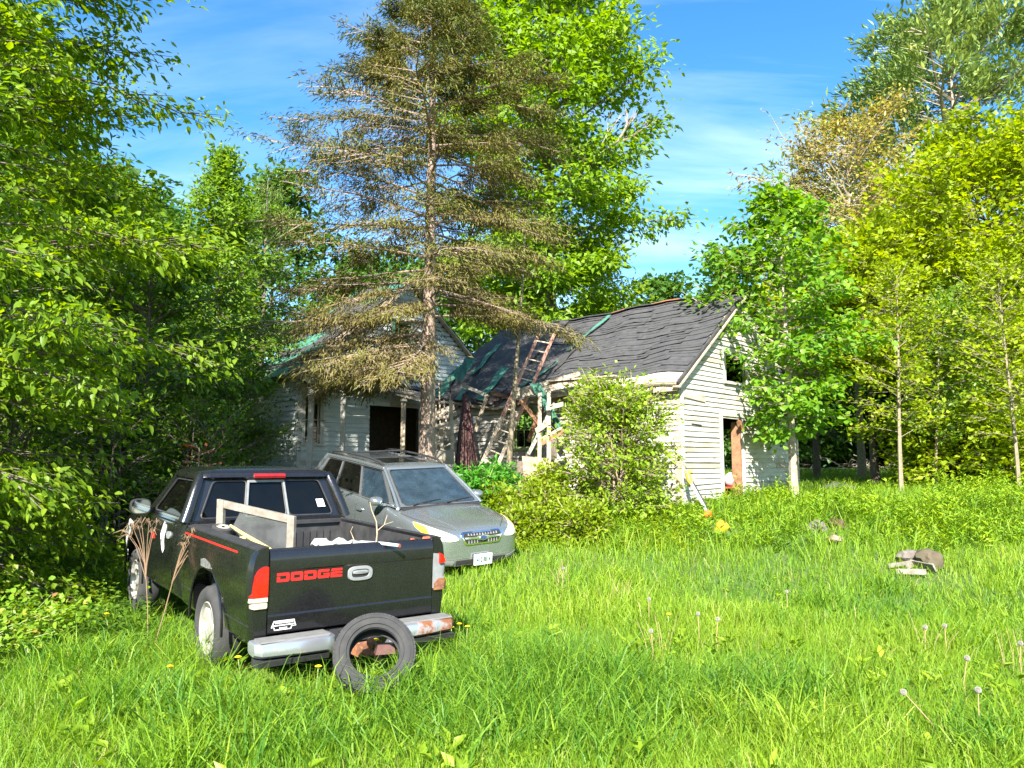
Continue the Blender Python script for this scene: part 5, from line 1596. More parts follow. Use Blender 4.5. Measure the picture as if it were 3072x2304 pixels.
def text_mesh(name, body, size, mat, parent, mat4, extr=.002, offs=0.0):
    cu = bpy.data.curves.new(name, 'FONT'); cu.body = body; cu.size = size; cu.extrude = extr; cu.align_x = 'CENTER'; cu.align_y = 'CENTER'; cu.offset = offs
    o = bpy.data.objects.new(name, cu); COL.objects.link(o)
    dg = bpy.context.evaluated_depsgraph_get(); dg.update()
    me = bpy.data.meshes.new_from_object(o.evaluated_get(dg))
    bpy.data.objects.remove(o); bpy.data.curves.remove(cu)
    me.transform(mat4)
    return link(name, me, mat, parent)
RF = Matrix(((-1, 0, 0, 0), (0, 0, 1, 0), (0, 1, 0, 0), (0, 0, 0, 1)))
text_mesh('plate_text', '412 8814', .098, M['plate_ink'], pl, Matrix.Translation((0, .0465, .322)) @ RF @ Matrix.Scale(.66, 4, (1, 0, 0)), .001, .0022)
mb = MB(); mb.box((.078, .0458, .325), (.020, .002, .095)); mb.build('plate_mark', M['plate_blue'], pl)
# hood lines, wipers, mirrors, cladding
mb = MB()
cbl = cbv
def surf_tube(name, pts, fr, dr, r, mat, parent, off=.0):
    out = []
    for i in range(len(pts) - 1):
        for k in range(6):
            t = k / 6; a = pts[i][0] * (1 - t) + pts[i + 1][0] * t; b = pts[i][1] * (1 - t) + pts[i + 1][1] * t
            h_ = cbl.ray_cast(Vector(fr(a, b)), Vector(dr))
            if h_[0] is not None: out.append(h_[0] + h_[1] * off)
    if len(out) > 2: MB().tube(out, r, 5).build(name, mat, parent, 60)
for s in (-1, 1):
    surf_tube('hood_seam', [(s * .40, -.11), (s * .66, -.40), (s * .76, -.80), (s * .79, -1.12)], UPF, (0, 0, -1), .005, M['black_plastic'], car)
    surf_tube('hood_crease', [(s * .36, -.16), (s * .50, -.6), (s * .56, -1.12)], UPF, (0, 0, -1), .008, M['car_paint'], car)
    SF = (lambda s: (lambda a, b: (s * 1.6, a, b)))(s)
    dirx = (-s, 0, 0)
    surf_tube('door_seam', [(-1.42, .86), (-1.44, .55), (-1.40, .32)], SF, dirx, .005, M['black_plastic'], car)
    surf_tube('door_seam', [(-2.42, .90), (-2.42, .32)], SF, dirx, .005, M['black_plastic'], car)
    surf_tube('door_seam', [(-3.30, .90), (-3.28, .62), (-3.1, .40)], SF, dirx, .005, M['black_plastic'], car)
    surf_tube('side_moulding', [(-1.36, .50), (-3.15, .52)], SF, dirx, .012, M['car_paint'], car)
    patch('cladding', [(-1.34, .21), (-3.17, .21), (-3.17, .33), (-1.34, .33)], cbv, SF, dirx, M['cladding'], car, .012, .2)
    patch('door_handle', [(-2.27 + a, .76 + b) for a, b in oval(.10, .022, 18)], cbv, SF, dirx, M['car_paint'], car, .028, .05)
    patch('door_handle', [(-3.12 + a, .79 + b) for a, b in oval(.10, .022, 18)], cbv, SF, dirx, M['car_paint'], car, .028, .05)
    mb = MB()
    mb.loft([[(s * .955 + a * sc_, y, 1.0 + b * sc_) for a, b in oval(.115, .072, 22, 2.6)] for y, sc_ in ((-1.60, .9), (-1.585, 1.0), (-1.54, .98), (-1.49, .8), (-1.455, .45), (-1.445, .1))])
    mb.beam((s * .80, -1.52, .94), (s * .90, -1.53, .96), .06, .04)
    mo = mb.build('mirror', M['car_paint'], car, 50)
    MB().prism(oval(.10, .06, 22, 2.6), lambda a, b, tt, s=s: (s * .955 + a, tt, 1.0 + b), -1.605, -1.6025).build('mirror_face', M['mirror_glass'], mo)
    mb = MB()
    for yc in (-.93, -3.60):
        mb.tube([(s * .875, yc + .375 * cos(rad(a)), .30 + .375 * sin(rad(a))) for a in range(-12, 193, 12)], .020, 6)
    mb.build('arch_trim', M['cladding'], car, 60)
    wheel(car, (s * .765, -.93, .29), .335, .215, s, 6, M['silver_metal'])
    wheel(car, (s * .765, -3.60, .29), .335, .215, s, 6, M['silver_metal'])
mb = MB(); mb.loft([[(x, -1.10, .945 - .03 * abs(x)), (x, -1.19, .965 - .03 * abs(x)), (x, -1.19, .93 - .03 * abs(x)), (x, -1.10, .91 - .03 * abs(x))] for x in (-.72, -.35, 0, .35, .72)]); mb.build('cowl', M['black_plastic'], car, 40)
for (xa, xb) in ((.52, -.05), (-.10, -.64)):
    mb = MB(); mb.tube([(xa, -1.15, .975), ((xa + xb) / 2, -1.22, 1.005), (xb, -1.27, 1.015)], [.010, .008, .007], 6); mb.build('wiper', M['black_plastic'], car)
mb = MB(); mb.box((0, -2.3, .27), (1.5, 3.9, .10)); mb.box((0, -.8, .5), (1.2, 1.0, .3)); mb.build('underbody', M['dark'], car)
for s in (-1, 1):
    patch('rear_lamp', [(s * .62, .70), (s * .76, .70), (s * .76, .90), (s * .62, .90)], cbv, lambda a, b: (a, -6, b), (0, 1, 0), M['red_lens'], car, .012, .05)
# ================================================================ plants
def unit(a): return a / np.maximum(np.linalg.norm(a, axis=-1, keepdims=True), 1e-9)

def leaf_mesh(name, Pp, A, N, l, w, rnd, droop=.12, fold=.12, fine=False):
    A = unit(A); S = unit(np.cross(A, N)); N2 = np.cross(S, A)
    l = l[:, None]; w = w[:, None]
    b = Pp; t = Pp + A * l - N2 * l * droop
    if fine:
        def q(a, s_): return Pp + A * l * a + S * w * s_ + N2 * (w * abs(s_) * fold * 2 - l * droop * a * a)
        V = np.stack([b, q(.28, .46), q(.62, .36), t, q(.62, -.36), q(.28, -.46)], 1).reshape(-1, 3)
        i = np.arange(len(Pp))[:, None] * 6
        F = np.concatenate([i + np.array(k) for k in ([0, 1, 2], [0, 2, 3], [0, 3, 4], [0, 4, 5])], 1).reshape(-1, 3)
        return np_mesh(name, V, F, 3, np.repeat(rnd, 6))
    mpt = Pp + A * l * .42
    r = mpt + S * w * .5 + N2 * w * fold; q = mpt - S * w * .5 + N2 * w * fold
    n = len(Pp)
    V = np.stack([b, r, t, q], 1).reshape(-1, 3)
    i = np.arange(n) * 4
    F = np.stack([np.stack([i, i + 1, i + 2], 1), np.stack([i, i + 2, i + 3], 1)], 1).reshape(-1, 3)
    return np_mesh(name, V, F, 3, np.repeat(rnd, 4))

def grow(seed, H, h0, rfun, n_limb, n_sub, n_leaf, el=(5, 55), droop=.1, sub_len=.45, sub_ang=(25, 70), spread=.10, trunk_r=.15, lean=(0, 0), limb_r=.035,
         leaf_dir='out', tmin=.25, flat=.5, wood_sub=True, bend=0.0, multi=1, lim_top=.97, sub_tip=False, sides=6, lvl=(.58, 1.18), low_az=None, lm=None):
    g = np.random.default_rng(seed)
    wood = MB()
    stems = []
    for s in range(multi):
        off = np.array([0, 0, 0]) if multi == 1 else np.array([g.normal(0, .12), g.normal(0, .12), 0])
        ln = np.array(lean) + (g.normal(0, .10, 2) * H if multi > 1 else 0)
        def sp(t, off=off, ln=ln, ph=g.uniform(0, 6), am=bend):
            return off + np.array([ln[0] * t ** 1.3 + am * sin(3 * t + ph) - am * sin(ph), ln[1] * t ** 1.3 + am * cos(2.4 * t + ph) - am * cos(ph), H * t])
        stems.append(sp)
        n = 9
        wood.tube([sp(k / n * .98) for k in range(n + 1)], [trunk_r / multi ** .5 * (1.18 if k == 0 else 1) * (1 - .93 * k / n) + .006 for k in range(n + 1)], sides if multi == 1 else 5)
    LP, LA, LN, LR = [], [], [], []
    ga = g.uniform(0, 6)
    for i in range(n_limb):
        f = (i + g.uniform(0, 1)) / n_limb
        h = h0 + (lim_top - h0) * f
        sp = stems[i % multi]
        ga += 2.39996 + g.normal(0, .25)
        p0 = sp(h)
        L = max(.15, rfun((h - h0) / (1 - h0))) * g.uniform(*lvl)
        if low_az is not None and f < .10: ga = g.uniform(*low_az)
        e = rad(el[0] + (el[1] - el[0]) * ((h - h0) / (1 - h0)) + g.normal(0, 7))
        d = np.array([cos(ga) * cos(e), sin(ga) * cos(e), sin(e)])
        side = unit(np.cross(d, [0, 0, 1]))
        wob = side * g.normal(0, .06) * L
        def lp(t): return p0 + d * L * t + wob * np.sin(np.pi * t) - np.array([0, 0, 1]) * droop * L * t * t
        wood.tube([lp(t) for t in (0, .33, .66, 1)], [limb_r * (L / 2.5) ** .8 * q + .003 for q in (1, .7, .42, .12)], 4, False)
        ns = max(3, int(n_sub * (.45 + .55 * L / max(.3, rfun(.35)))))
        ts = g.uniform(tmin, 1.0, ns); ts[0] = 1.0
        for t in ts:
            q0 = lp(t)
            ang = rad(g.uniform(*sub_ang)) * g.choice((-1, 1)) if t < .999 else rad(g.uniform(-15, 15))
            dd = d * cos(ang) + side * sin(ang) + np.array([0, 0, 1]) * g.normal(0, .30) * (1 - flat)
            dd[2] -= droop * t
            dd = unit(dd)
            sl = sub_len * L * (1.15 - .7 * t) * g.uniform(.6, 1.25) + .12
            q1 = q0 + dd * sl - np.array([0, 0, 1]) * droop * sl * .5
            if wood_sub: wood.tube([q0, q1], [.010 * (L / 2.5) ** .6 + .002, .003], 3, False)
            m = max(2, int((lm(f) if lm else 1) * n_leaf * (.35 + .65 * sl / (sub_len * L + .12))))
            tt = g.uniform(.55 if sub_tip else .1, 1.06, m)
            pp = q0 + (q1 - q0) * tt[:, None] + g.normal(0, spread, (m, 3)) * (np.array([1, 1, .75]) if not sub_tip else 1)
            aa = dd + g.normal(0, .55, (m, 3))
            if leaf_dir == 'down': aa[:, 2] -= .5
            elif leaf_dir == 'hang': aa[:, 2] -= .9
            elif leaf_dir == 'up': aa[:, 2] += .5
            nn = np.array([0, 0, 1.0]) + g.normal(0, .42, (m, 3))
            LP.append(pp); LA.append(aa); LN.append(nn)
            LR.append(np.clip(g.normal(.5, .2) * .55 + g.uniform(0, 1, m) * .45, 0, 1))
    return wood, np.concatenate(LP), np.concatenate(LA), np.concatenate(LN), np.concatenate(LR), g

NLEAF = 0
def tree(name, label, cat, x, y, H, leafm, barkm, leaf=(.09, .05), crown_name='crown', group=None, rot=0.0, z=None, ldroop=.12, lvar=.42, rshift=None, fine=False, **kw):
    global NLEAF
    wood, Pp, A, N, R, g = grow(H=H, **kw)
    o = empty(name, (x, y, (zgf(x, y) if z is None else z) - .05), (0, 0, rot))
    tag(o, label, cat, group)
    wood.build('trunk', M[barkm] if isinstance(barkm, str) else barkm, o, 50, False)
    n = len(Pp); NLEAF += n
    if rshift is not None: R = np.clip(R + rshift(Pp), 0, 1)
    l = leaf[0] * g.uniform(1 - lvar, 1 + lvar, n); w = leaf[1] * g.uniform(1 - lvar, 1 + lvar, n)
    me = leaf_mesh(crown_name, Pp, A, N, l, w, R, ldroop, fine=fine)
    link(crown_name, me, leafm, o)
    return o

LM = {}
LM['cherry'] = leafmat('cherry_leaf', [(0, (.06, .13, .010)), (.5, (.145, .24, .014)), (1, (.26, .34, .022))], .5)
LM['birch'] = leafmat('birch_leaf', [(0, (.07, .15, .02)), (.5, (.13, .23, .025)), (1, (.20, .30, .03))], .42)
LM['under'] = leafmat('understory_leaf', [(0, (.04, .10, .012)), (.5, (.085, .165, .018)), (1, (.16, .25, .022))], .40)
LM['bigmaple'] = leafmat('big_tree_leaf', [(0, (.08, .17, .012)), (.5, (.15, .26, .018)), (1, (.23, .33, .025))], .45)
LM['maple'] = leafmat('maple_leaf', [(0, (.055, .15, .012)), (.5, (.115, .24, .016)), (1, (.22, .34, .024))], .45)
LM['yellowmaple'] = leafmat('yellow_green_leaf', [(0, (.12, .19, .010)), (.5, (.23, .31, .012)), (1, (.33, .39, .018))], .45)
LM['redmaple'] = leafmat('reddish_leaf', [(0, (.24, .16, .05)), (.4, (.27, .22, .05)), (1, (.22, .28, .035))], .4)
LM['spruce'] = leafmat('spruce_needle', [(0, (.16, .13, .07)), (.35, (.145, .12, .035)), (.65, (.125, .135, .025)), (1, (.05, .085, .022))], .2, .6, .2)
LM['pine'] = leafmat('pine_needle', [(0, (.10, .17, .05)), (.5, (.17, .25, .06)), (1, (.27, .31, .05))], .2, .55, .25)
LM['darkspruce'] = leafmat('dark_spruce_needle', [(0, (.03, .06, .025)), (1, (.07, .11, .03))], .15)
LM['bush'] = leafmat('bush_leaf', [(0, (.10, .19, .012)), (.5, (.18, .28, .016)), (1, (.28, .36, .03))], .45)
LM['yellowshrub'] = leafmat('yellow_shrub_leaf', [(0, (.10, .17, .010)), (.5, (.19, .27, .014)), (1, (.28, .34, .02))], .45)
LM['fern'] = leafmat('fern_leaf', [(0, (.03, .14, .015)), (.5, (.06, .22, .02)), (1, (.11, .30, .03))], .4)
LM['grass'] = leafmat('grass_blade', [(0, (.06, .165, .02)), (.4, (.145, .26, .018)), (.75, (.225, .325, .025)), (.95, (.30, .36, .05)), (1, (.36, .30, .13))], .45, .5, .25)
LM['weed'] = leafmat('weed_leaf', [(0, (.08, .19, .014)), (.5, (.18, .30, .017)), (1, (.29, .38, .02))], .42)
LM['bramble'] = leafmat('bramble_leaf', [(0, (.08, .19, .015)), (.6, (.17, .28, .02)), (.85, (.28, .26, .04)), (1, (.33, .16, .06))], .4)
LM['forest'] = leafmat('forest_leaf', [(0, (.03, .08, .015)), (.5, (.06, .14, .018)), (1, (.12, .21, .02))], .35)

broad = lambda R, a=.55: (lambda t: R * max(.12, (sin(pi * min(1, (t * .86 + .14))) ** a)))
cone = lambda R, p=.8, m=.12: (lambda t: R * max(m, (1 - t) ** p))

# --- left side
tree('cherry_tree', 'big bright leafed tree filling the left edge beside the truck', 'tree', -6.55, 8.7, 11.8, LM['cherry'], 'bark_dark', (.108, .052), fine=True, seed=21, h0=.07, lvl=(.6, 1.1), rfun=lambda t: 2.6 * (min(1, .62 + t * 1.6) if t < .3 else max(.16, (1 - ((t - .3) / .78) ** 2.0))), n_limb=120, n_sub=20, n_leaf=42, el=(-8, 42), droop=.16, spread=.12, trunk_r=.16, leaf_dir='down', flat=.35, limb_r=.018)
tree('slim_birch', 'light green slender birch rising behind the tangle left of the spruce', 'tree', -7.6, 19.5, 9.3, LM['birch'], 'bark_pale', (.13, .08), seed=22, h0=.12, rfun=cone(2.3, .75, .10), n_limb=74, n_sub=14, n_leaf=28, el=(15, 60), spread=.17, trunk_r=.09, leaf_dir='down')
tree('slim_birch', 'shorter leafy birch just left of the tall slender birch', 'tree', -9.6, 18.0, 7.4, LM['birch'], 'bark_pale', (.13, .08), seed=23, h0=.10, rfun=broad(2.1), n_limb=52, n_sub=13, n_leaf=22, el=(10, 55), spread=.15, trunk_r=.09, leaf_dir='down')
tree('distant_pine', 'greyish pine peeping up between the birch and the spruce', 'tree', -10.2, 31, 12.9, LM['pine'], 'bark_dark', (.16, .03), seed=24, h0=.25, rfun=cone(2.6, .7, .2), n_limb=48, n_sub=9, n_leaf=34, el=(5, 40), spread=.20, trunk_r=.15, sub_tip=True, leaf_dir='up')
us = [(-9.6, 12.6, 7.6, 2.7, 'under', 'dark leafy tree standing behind the bright left edge tree'), (-7.0, 14.6, 5.6, 2.1, 'under', 'young spreading tree with layered leaves left of the porch'), (-9.2, 15.8, 6.6, 2.3, 'under', 'shaded tree in the tangle behind the layered young tree'),
      (-12.6, 19, 9.5, 3.0, 'under', 'tall shaded tree deep in the left wood'), (-8.4, 23.5, 8.6, 2.8, 'under', 'leafy tree beyond the left corner of the house')]
for k, (x, y, H, R, lm, lab) in enumerate(us):
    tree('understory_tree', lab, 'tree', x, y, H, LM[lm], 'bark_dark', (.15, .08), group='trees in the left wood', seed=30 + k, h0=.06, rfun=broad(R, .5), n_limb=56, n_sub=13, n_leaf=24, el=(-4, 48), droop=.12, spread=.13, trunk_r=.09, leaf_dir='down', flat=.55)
bs = [(-5.3, 13.2, 2.2, 1.0, 'dark rounded bush between truck cab and house porch'), (-7.2, 11.0, 2.7, 1.4, 'shaded bush left of the truck hood'), (-5.7, 15.6, 2.4, 1.1, 'shaded bush touching the left porch post'), (-8.6, 9.8, 2.6, 1.4, 'low bush under the bright left tree'), (-9.8, 11.2, 3.2, 1.5, 'bush deep in shade beneath the left trees'), (-6.4, 12.4, 3.0, 1.2, 'shaded upright bush behind the truck hood'), (-6.6, 17.6, 3.0, 1.2, 'dark bush against the side wall of the house')]
for k, (x, y, H, R, lab) in enumerate(bs):
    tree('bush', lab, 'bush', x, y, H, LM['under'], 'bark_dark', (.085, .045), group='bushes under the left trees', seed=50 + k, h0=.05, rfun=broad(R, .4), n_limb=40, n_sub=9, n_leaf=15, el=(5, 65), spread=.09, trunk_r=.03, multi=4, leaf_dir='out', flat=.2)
# red leafed sprig
tree('red_sprig', 'small sprig of reddish leaves in the shaded bushes above the truck roof', 'plant', -4.95, 12.2, 1.9, leafmat('red_leaf', [(0, (.35, .07, .03)), (1, (.5, .16, .05))], .4), 'twig', (.08, .05), seed=61, h0=.8, rfun=lambda t: .12, n_limb=5, n_sub=3, n_leaf=3, spread=.05, trunk_r=.008)

# --- the spruce
def spr(t): return float(np.interp(t, (0, .15, .46, .555, .66, .77, 1), (2.6, 3.0, 3.0, 2.15, 1.3, .65, .1)))
def spr_shift(p):
    h = p[:, 2]; r = np.hypot(p[:, 0], p[:, 1])
    return np.where(h > 8.5, .38 * np.clip((h - 8.5) / 2.5, 0, 1), 0) + .30 * np.clip(r / 2.6 - .5, -.5, .5) - .05 - .22 * np.clip((6.0 - h) / 3, 0, 1)
tree('spruce_tree', 'tall browning spruce with bare trunk standing in front of the house', 'tree', -1.72, 15.6, 13.6, LM['spruce'], 'bark_spruce', (.115, .021), crown_name='needles', seed=71, h0=.225, rfun=spr, n_limb=124, n_sub=24, n_leaf=76, el=(-8, 36), droop=.15, sub_len=.40, sub_ang=(30, 65), spread=.075, trunk_r=.175, leaf_dir='down', flat=.72, limb_r=.026, tmin=.25, rshift=spr_shift, lvl=(.60, 1.10), low_az=(2.2, 4.6), lm=lambda f: 1.1 if f < .12 else (.6 + .5 * f if f < .5 else 1.3), lean=(.05, 0), sides=14)
tree('bare_sapling', 'thin bare tan sapling rising past the ladder top', 'tree', P(1522, 1400, 17.0).x, 17.0, 6.6, LM['yellowshrub'], 'bark_pale', (.07, .045), seed=72, h0=.70, rfun=lambda t: .55 * (1 - t) + .1, n_limb=12, n_sub=4, n_leaf=0, el=(35, 65), spread=.02, trunk_r=.07, lean=(.22, 0), bend=.10, limb_r=.03)

# --- behind the house
big = tree('big_maple', 'tall bright green maple towering behind the house and the spruce', 'tree', 1.5, 29, 23.5, LM['bigmaple'], 'bark_dark', (.25, .15), seed=81, h0=.22, rfun=lambda t: 4.9 * (min(1, .42 + t * 1.9) if t < .32 else max(.25, 1 - ((t - .3) / .95) ** 2.6)), n_limb=110, n_sub=24, n_leaf=31, el=(8, 62), droop=.10, spread=.26, trunk_r=.30, leaf_dir='down', flat=.2, limb_r=.045)
gq = random.Random(5)
mb = MB()
def deadlimb(p, d, L, r, depth):
    d = d.normalized(); q = [p, p + d * L * .5 + Vector((0, 0, .04 * L)), p + d * L + Vector((0, 0, .16 * L))]
    mb.tube(q, [r, r * .75, r * .45], 4, False)
    if depth:
        for k in range(4):
            t = gq.uniform(.35, 1.0); s = q[0].lerp(q[2], t)
            deadlimb(s, d + Vector((gq.uniform(-.6, .6), gq.uniform(-.5, .5), gq.uniform(-.1, .8))), L * gq.uniform(.4, .65), r * .5, depth - 1)
bo = Vector(big.location)
deadlimb(P(1725, 498, 28.0) - bo, Vector((.9, -.2, .28)), 1.7, .07, 3)
mb.build('dead_limb', M['bark_grey'], big)
tree('white_pine', 'thin white pine beside the maple with open tiers over the roof ridge', 'tree', 3.7, 35, 14.6, LM['pine'], 'bark_grey', (.19, .045), seed=82, h0=.22, rfun=cone(3.0, .55, .2), n_limb=44, n_sub=9, n_leaf=36, el=(2, 28), droop=.02, spread=.16, trunk_r=.13, sub_tip=True, leaf_dir='up', flat=.85, tmin=.4)
for k, (x, y, H, R, lab) in enumerate(((-5.5, 33, 9.5, 3.4, 'round green tree beyond the roof of the main house'), (-1.6, 36, 10.5, 3.4, 'green tree seen through the spruce branches'), (-13.5, 29, 9.5, 3.4, 'green tree in the wood behind the birch'))):
    tree('background_tree', lab, 'tree', x, y, H, LM['forest'], 'bark_dark', (.30, .18), group='trees behind the house', seed=85 + k, h0=.08, rfun=broad(R, .5), n_limb=46, n_sub=11, n_leaf=18, el=(0, 55), spread=.26, trunk_r=.13, leaf_dir='down')

# --- right side
tree('young_maple', 'bright green young maple growing right before the gable wall', 'tree', 6.55, 18.0, 7.5, LM['maple'], 'bark_grey', (.15, .125), fine=True, seed=91, h0=.22, rfun=lambda t: 2.1 * (min(1, .34 + t * 1.9) if t < .35 else max(.12, 1 - ((t - .35) / .70) ** 1.6)), n_limb=58, n_sub=14, n_leaf=17, el=(2, 55), droop=.08, spread=.15, trunk_r=.095, leaf_dir='down', flat=.6, bend=.06, limb_r=.02)
tree('yellow_maple', 'large yellow green maple filling the right edge', 'tree', 16.6, 26, 11.6, LM['yellowmaple'], 'bark_dark', (.21, .15), seed=92, h0=.10, rfun=broad(4.4, .42), n_limb=92, n_sub=20, n_leaf=30, el=(0, 50), droop=.06, spread=.22, trunk_r=.2, leaf_dir='out', flat=.75, limb_r=.03)
tree('yellow_maple', 'yellow green maple between the young maple and the right edge', 'tree', 12.9, 27.5, 8.6, LM['yellowmaple'], 'bark_dark', (.21, .15), seed=93, h0=.50, rfun=broad(3.6, .45), n_limb=76, n_sub=17, n_leaf=26, el=(0, 52), droop=.06, spread=.17, trunk_r=.15, leaf_dir='out', flat=.7, limb_r=.025)
tree('red_maple', 'sparse rusty orange leafed maple behind the young maple', 'tree', 15.4, 34, 16.2, LM['redmaple'], 'bark_grey', (.20, .11), seed=94, h0=.28, rfun=broad(4.8, .42), n_limb=80, n_sub=18, n_leaf=17, el=(15, 58), spread=.24, trunk_r=.17, leaf_dir='down', flat=.2)
tree('red_maple', 'thinner rusty tinged maple under the tall pine', 'tree', 20.2, 36, 15.2, LM['redmaple'], 'bark_grey', (.22, .13), seed=95, h0=.25, rfun=broad(3.8, .5), n_limb=66, n_sub=16, n_leaf=20, el=(15, 58), spread=.24, trunk_r=.15, leaf_dir='down', flat=.2, rshift=lambda p: .35 + 0 * p[:, 0])
tree('white_pine', 'tall broad white pine rising at the upper right corner', 'tree', 25.2, 42, 26.6, LM['pine'], 'bark_grey', (.42, .13), seed=96, h0=.38, rfun=lambda t: max(.7, min(7.6, 12.0 * (1 - t) ** .62)), n_limb=76, n_sub=17, n_leaf=52, el=(0, 34), droop=.0, spread=.30, trunk_r=.30, sub_tip=True, leaf_dir='up', flat=.85, tmin=.35, limb_r=.05)
tree('small_spruce', 'narrow dark spruce top showing left of the rusty maple', 'tree', 14.6, 37, 17.0, LM['darkspruce'], 'bark_dark', (.22, .05), crown_name='needles', seed=97, h0=.15, rfun=cone(2.6, .8, .08), n_limb=64, n_sub=12, n_leaf=22, el=(-5, 35), spread=.10, trunk_r=.15, flat=.8)
tree('leafless_shrub_tree', 'nearly leafless grey twiggy treetop left of the dark spruce top', 'tree', 13.0, 35.5, 14.0, LM['redmaple'], 'bark_grey', (.10, .05), seed=98, h0=.55, rfun=lambda t: 1.5, n_limb=26, n_sub=9, n_leaf=1, el=(40, 75), spread=.15, trunk_r=.08)
ps = [(10.65, 21.2, 6.6, 1.5, 0.06, 'pale trunked poplar sapling right of the meadow gap'), (12.3, 22.5, 5.6, 1.2, .045, 'thin leaning poplar sapling between two straight ones'), (13.6, 23.2, 6.2, 1.3, .05, 'slim poplar sapling farther right of the meadow gap'), (13.35, 20.4, 6.2, 1.5, .055, 'forked pale sapling at the right edge')]
for k, (x, y, H, R, tr, lab) in enumerate(ps):
    tree('poplar_sapling', lab, 'sapling', x, y, H, LM['yellowmaple'] if k in (0, 3) else LM['birch'], 'bark_pale', (.125, .10), group='pale saplings on the right', seed=100 + k, h0=.26, rfun=broad(R, .5), n_limb=40, n_sub=10, n_leaf=10, el=(25, 60), spread=.13, trunk_r=tr, bend=.10, flat=.3, limb_r=.014, lean=(.2 if k == 1 else 0, 0))
fb = [(14.4, 24.6, 2.6, 1.5, 'bright shrub at the foot of the slim saplings'), (16.4, 24.2, 3.2, 1.8, 'bright shrub low on the right edge of the meadow'), (12.9, 23.6, 2.3, 1.2, 'lime green shrub behind the first pale sapling'), (14.3, 22.4, 2.0, 1.1, 'lime green shrub under the forked sapling'), (17.8, 29, 5.2, 2.4, 'wide green thicket shrub behind the saplings'), (23.5, 36, 6.5, 3.0, 'green thicket shrub at the far side of the meadow'), (21, 31, 6.5, 3.0, 'tall green thicket under the yellow maple')]
for k, (x, y, H, R, lab) in enumerate(fb):
    tree('thicket', lab, 'bush', x, y, H, LM['yellowmaple'], 'bark_grey', (.19, .13), group='thickets at the edge of the meadow', seed=110 + k, h0=.08, rfun=broad(R, .4), n_limb=44, n_sub=11, n_leaf=15, el=(0, 60), spread=.18, trunk_r=.05, multi=4, flat=.4)
# the wood at the far side
protos = []
for k in range(3):
    o = tree('forest_tree', 'x', 'tree', 0, 60, 13.5 + k, LM['forest'], 'bark_dark', (.42, .26), group='trees at the far edge of the meadow', seed=120 + k, h0=.10, rfun=broad(3.6, .45), n_limb=52, n_sub=12, n_leaf=21, el=(-5, 55), spread=.38, trunk_r=.16, leaf_dir='down')
    protos.append(o)
pos = [(17, 52), (24.5, 64), (30, 64), (31, 55), (33, 49), (37.5, 52), (42, 50), (17, 57), (27, 68), (33, 69), (32, 58), (38, 58), (10.5, 53), (6, 55), (1, 54), (-4, 48), (-9, 46), (-14, 44), (-19, 40), (-24, 36), (-17, 33), (-22, 28), (-16.5, 24), (-17.5, 17)]
for k, (x, y) in enumerate(pos):
    o = protos[k] if k < 3 else copy_tree(protos[k % 3])
    o.location = (x, y, zgf(x, y) - .1); s = .85 + .3 * ((k * 37) % 10) / 10
    o.scale = (s, s, s); o.rotation_euler = (0, 0, k * 1.7)
    o['label'] = 'leafy tree in the dense wood beyond the meadow on the right' if x > 9 else ('leafy tree in the wood hidden behind the house' if x > -5 else 'leafy tree in the deep wood on the left')
    o['group'] = 'trees of the far wood on the right' if x > 9 else ('trees of the wood behind the house' if x > -5 else 'trees of the deep wood on the left')

# --- shrubs in front of the house
tree('leafy_bush', 'large yellow green bush standing in front of the wing wall', 'bush', 2.05, 14.9, 2.3, LM['bush'], 'bark_spruce', (.09, .055), fine=True, seed=131, h0=.08, rfun=broad(1.30, .42), n_limb=90, n_sub=14, n_leaf=13, el=(15, 72), spread=.075, trunk_r=.06, multi=6, leaf_dir='down', flat=.1)
sh = [(.62, 14.4, .60, .5, 'low yellow green shrub left of the large bush'), (-.22, 14.6, .50, .45, 'yellow green shrub beside the hood of the car'), (1.2, 13.5, .38, .5, 'small yellowish shrub below the large bush'), (.35, 13.5, .34, .45, 'low yellowish shrub nearest the car headlight'), (.75, 15.6, .75, .5, 'yellow green shrub at the ladder foot')]
for k, (x, y, H, R, lab) in enumerate(sh):
    tree('low_shrub', lab, 'shrub', x, y, H, LM['yellowshrub'], 'twig', (.09, .055), group='low shrubs in front of the wing', seed=140 + k, h0=.05, rfun=broad(R, .35), n_limb=44, n_sub=9, n_leaf=12, el=(25, 75), spread=.07, trunk_r=.02, multi=6, flat=.1)
for k, (x, y, lab) in enumerate(((-1.15, 15.3, 'lush green fern like plant right of the spruce trunk'), (-.65, 15.6, 'lush green fern like plant below the dark poles'), (-.25, 16.2, 'lush green plant left of the ladder foot'), (-.6, 14.7, 'lush green plant just behind the car roof'))):
    tree('green_plant', lab, 'plant', x, y, .8, LM['fern'], 'stem_green', (.12, .06), group='green plants behind the car', seed=150 + k, h0=.1, rfun=broad(.5, .35), n_limb=34, n_sub=8, n_leaf=9, el=(10, 60), spread=.05, trunk_r=.012, multi=5, leaf_dir='down', flat=.6)
tree('bramble_patch', 'sunlit bramble with yellowish and red tinged leaves at the lower left edge', 'plant', -4.75, 6.9, .34, LM['bramble'], 'stem_green', (.06, .05), fine=True, wood_sub=False, limb_r=.006, seed=160, h0=.05, rfun=broad(.8, .3), n_limb=70, n_sub=8, n_leaf=10, el=(5, 35), spread=.06, trunk_r=.008, multi=6, flat=.3)

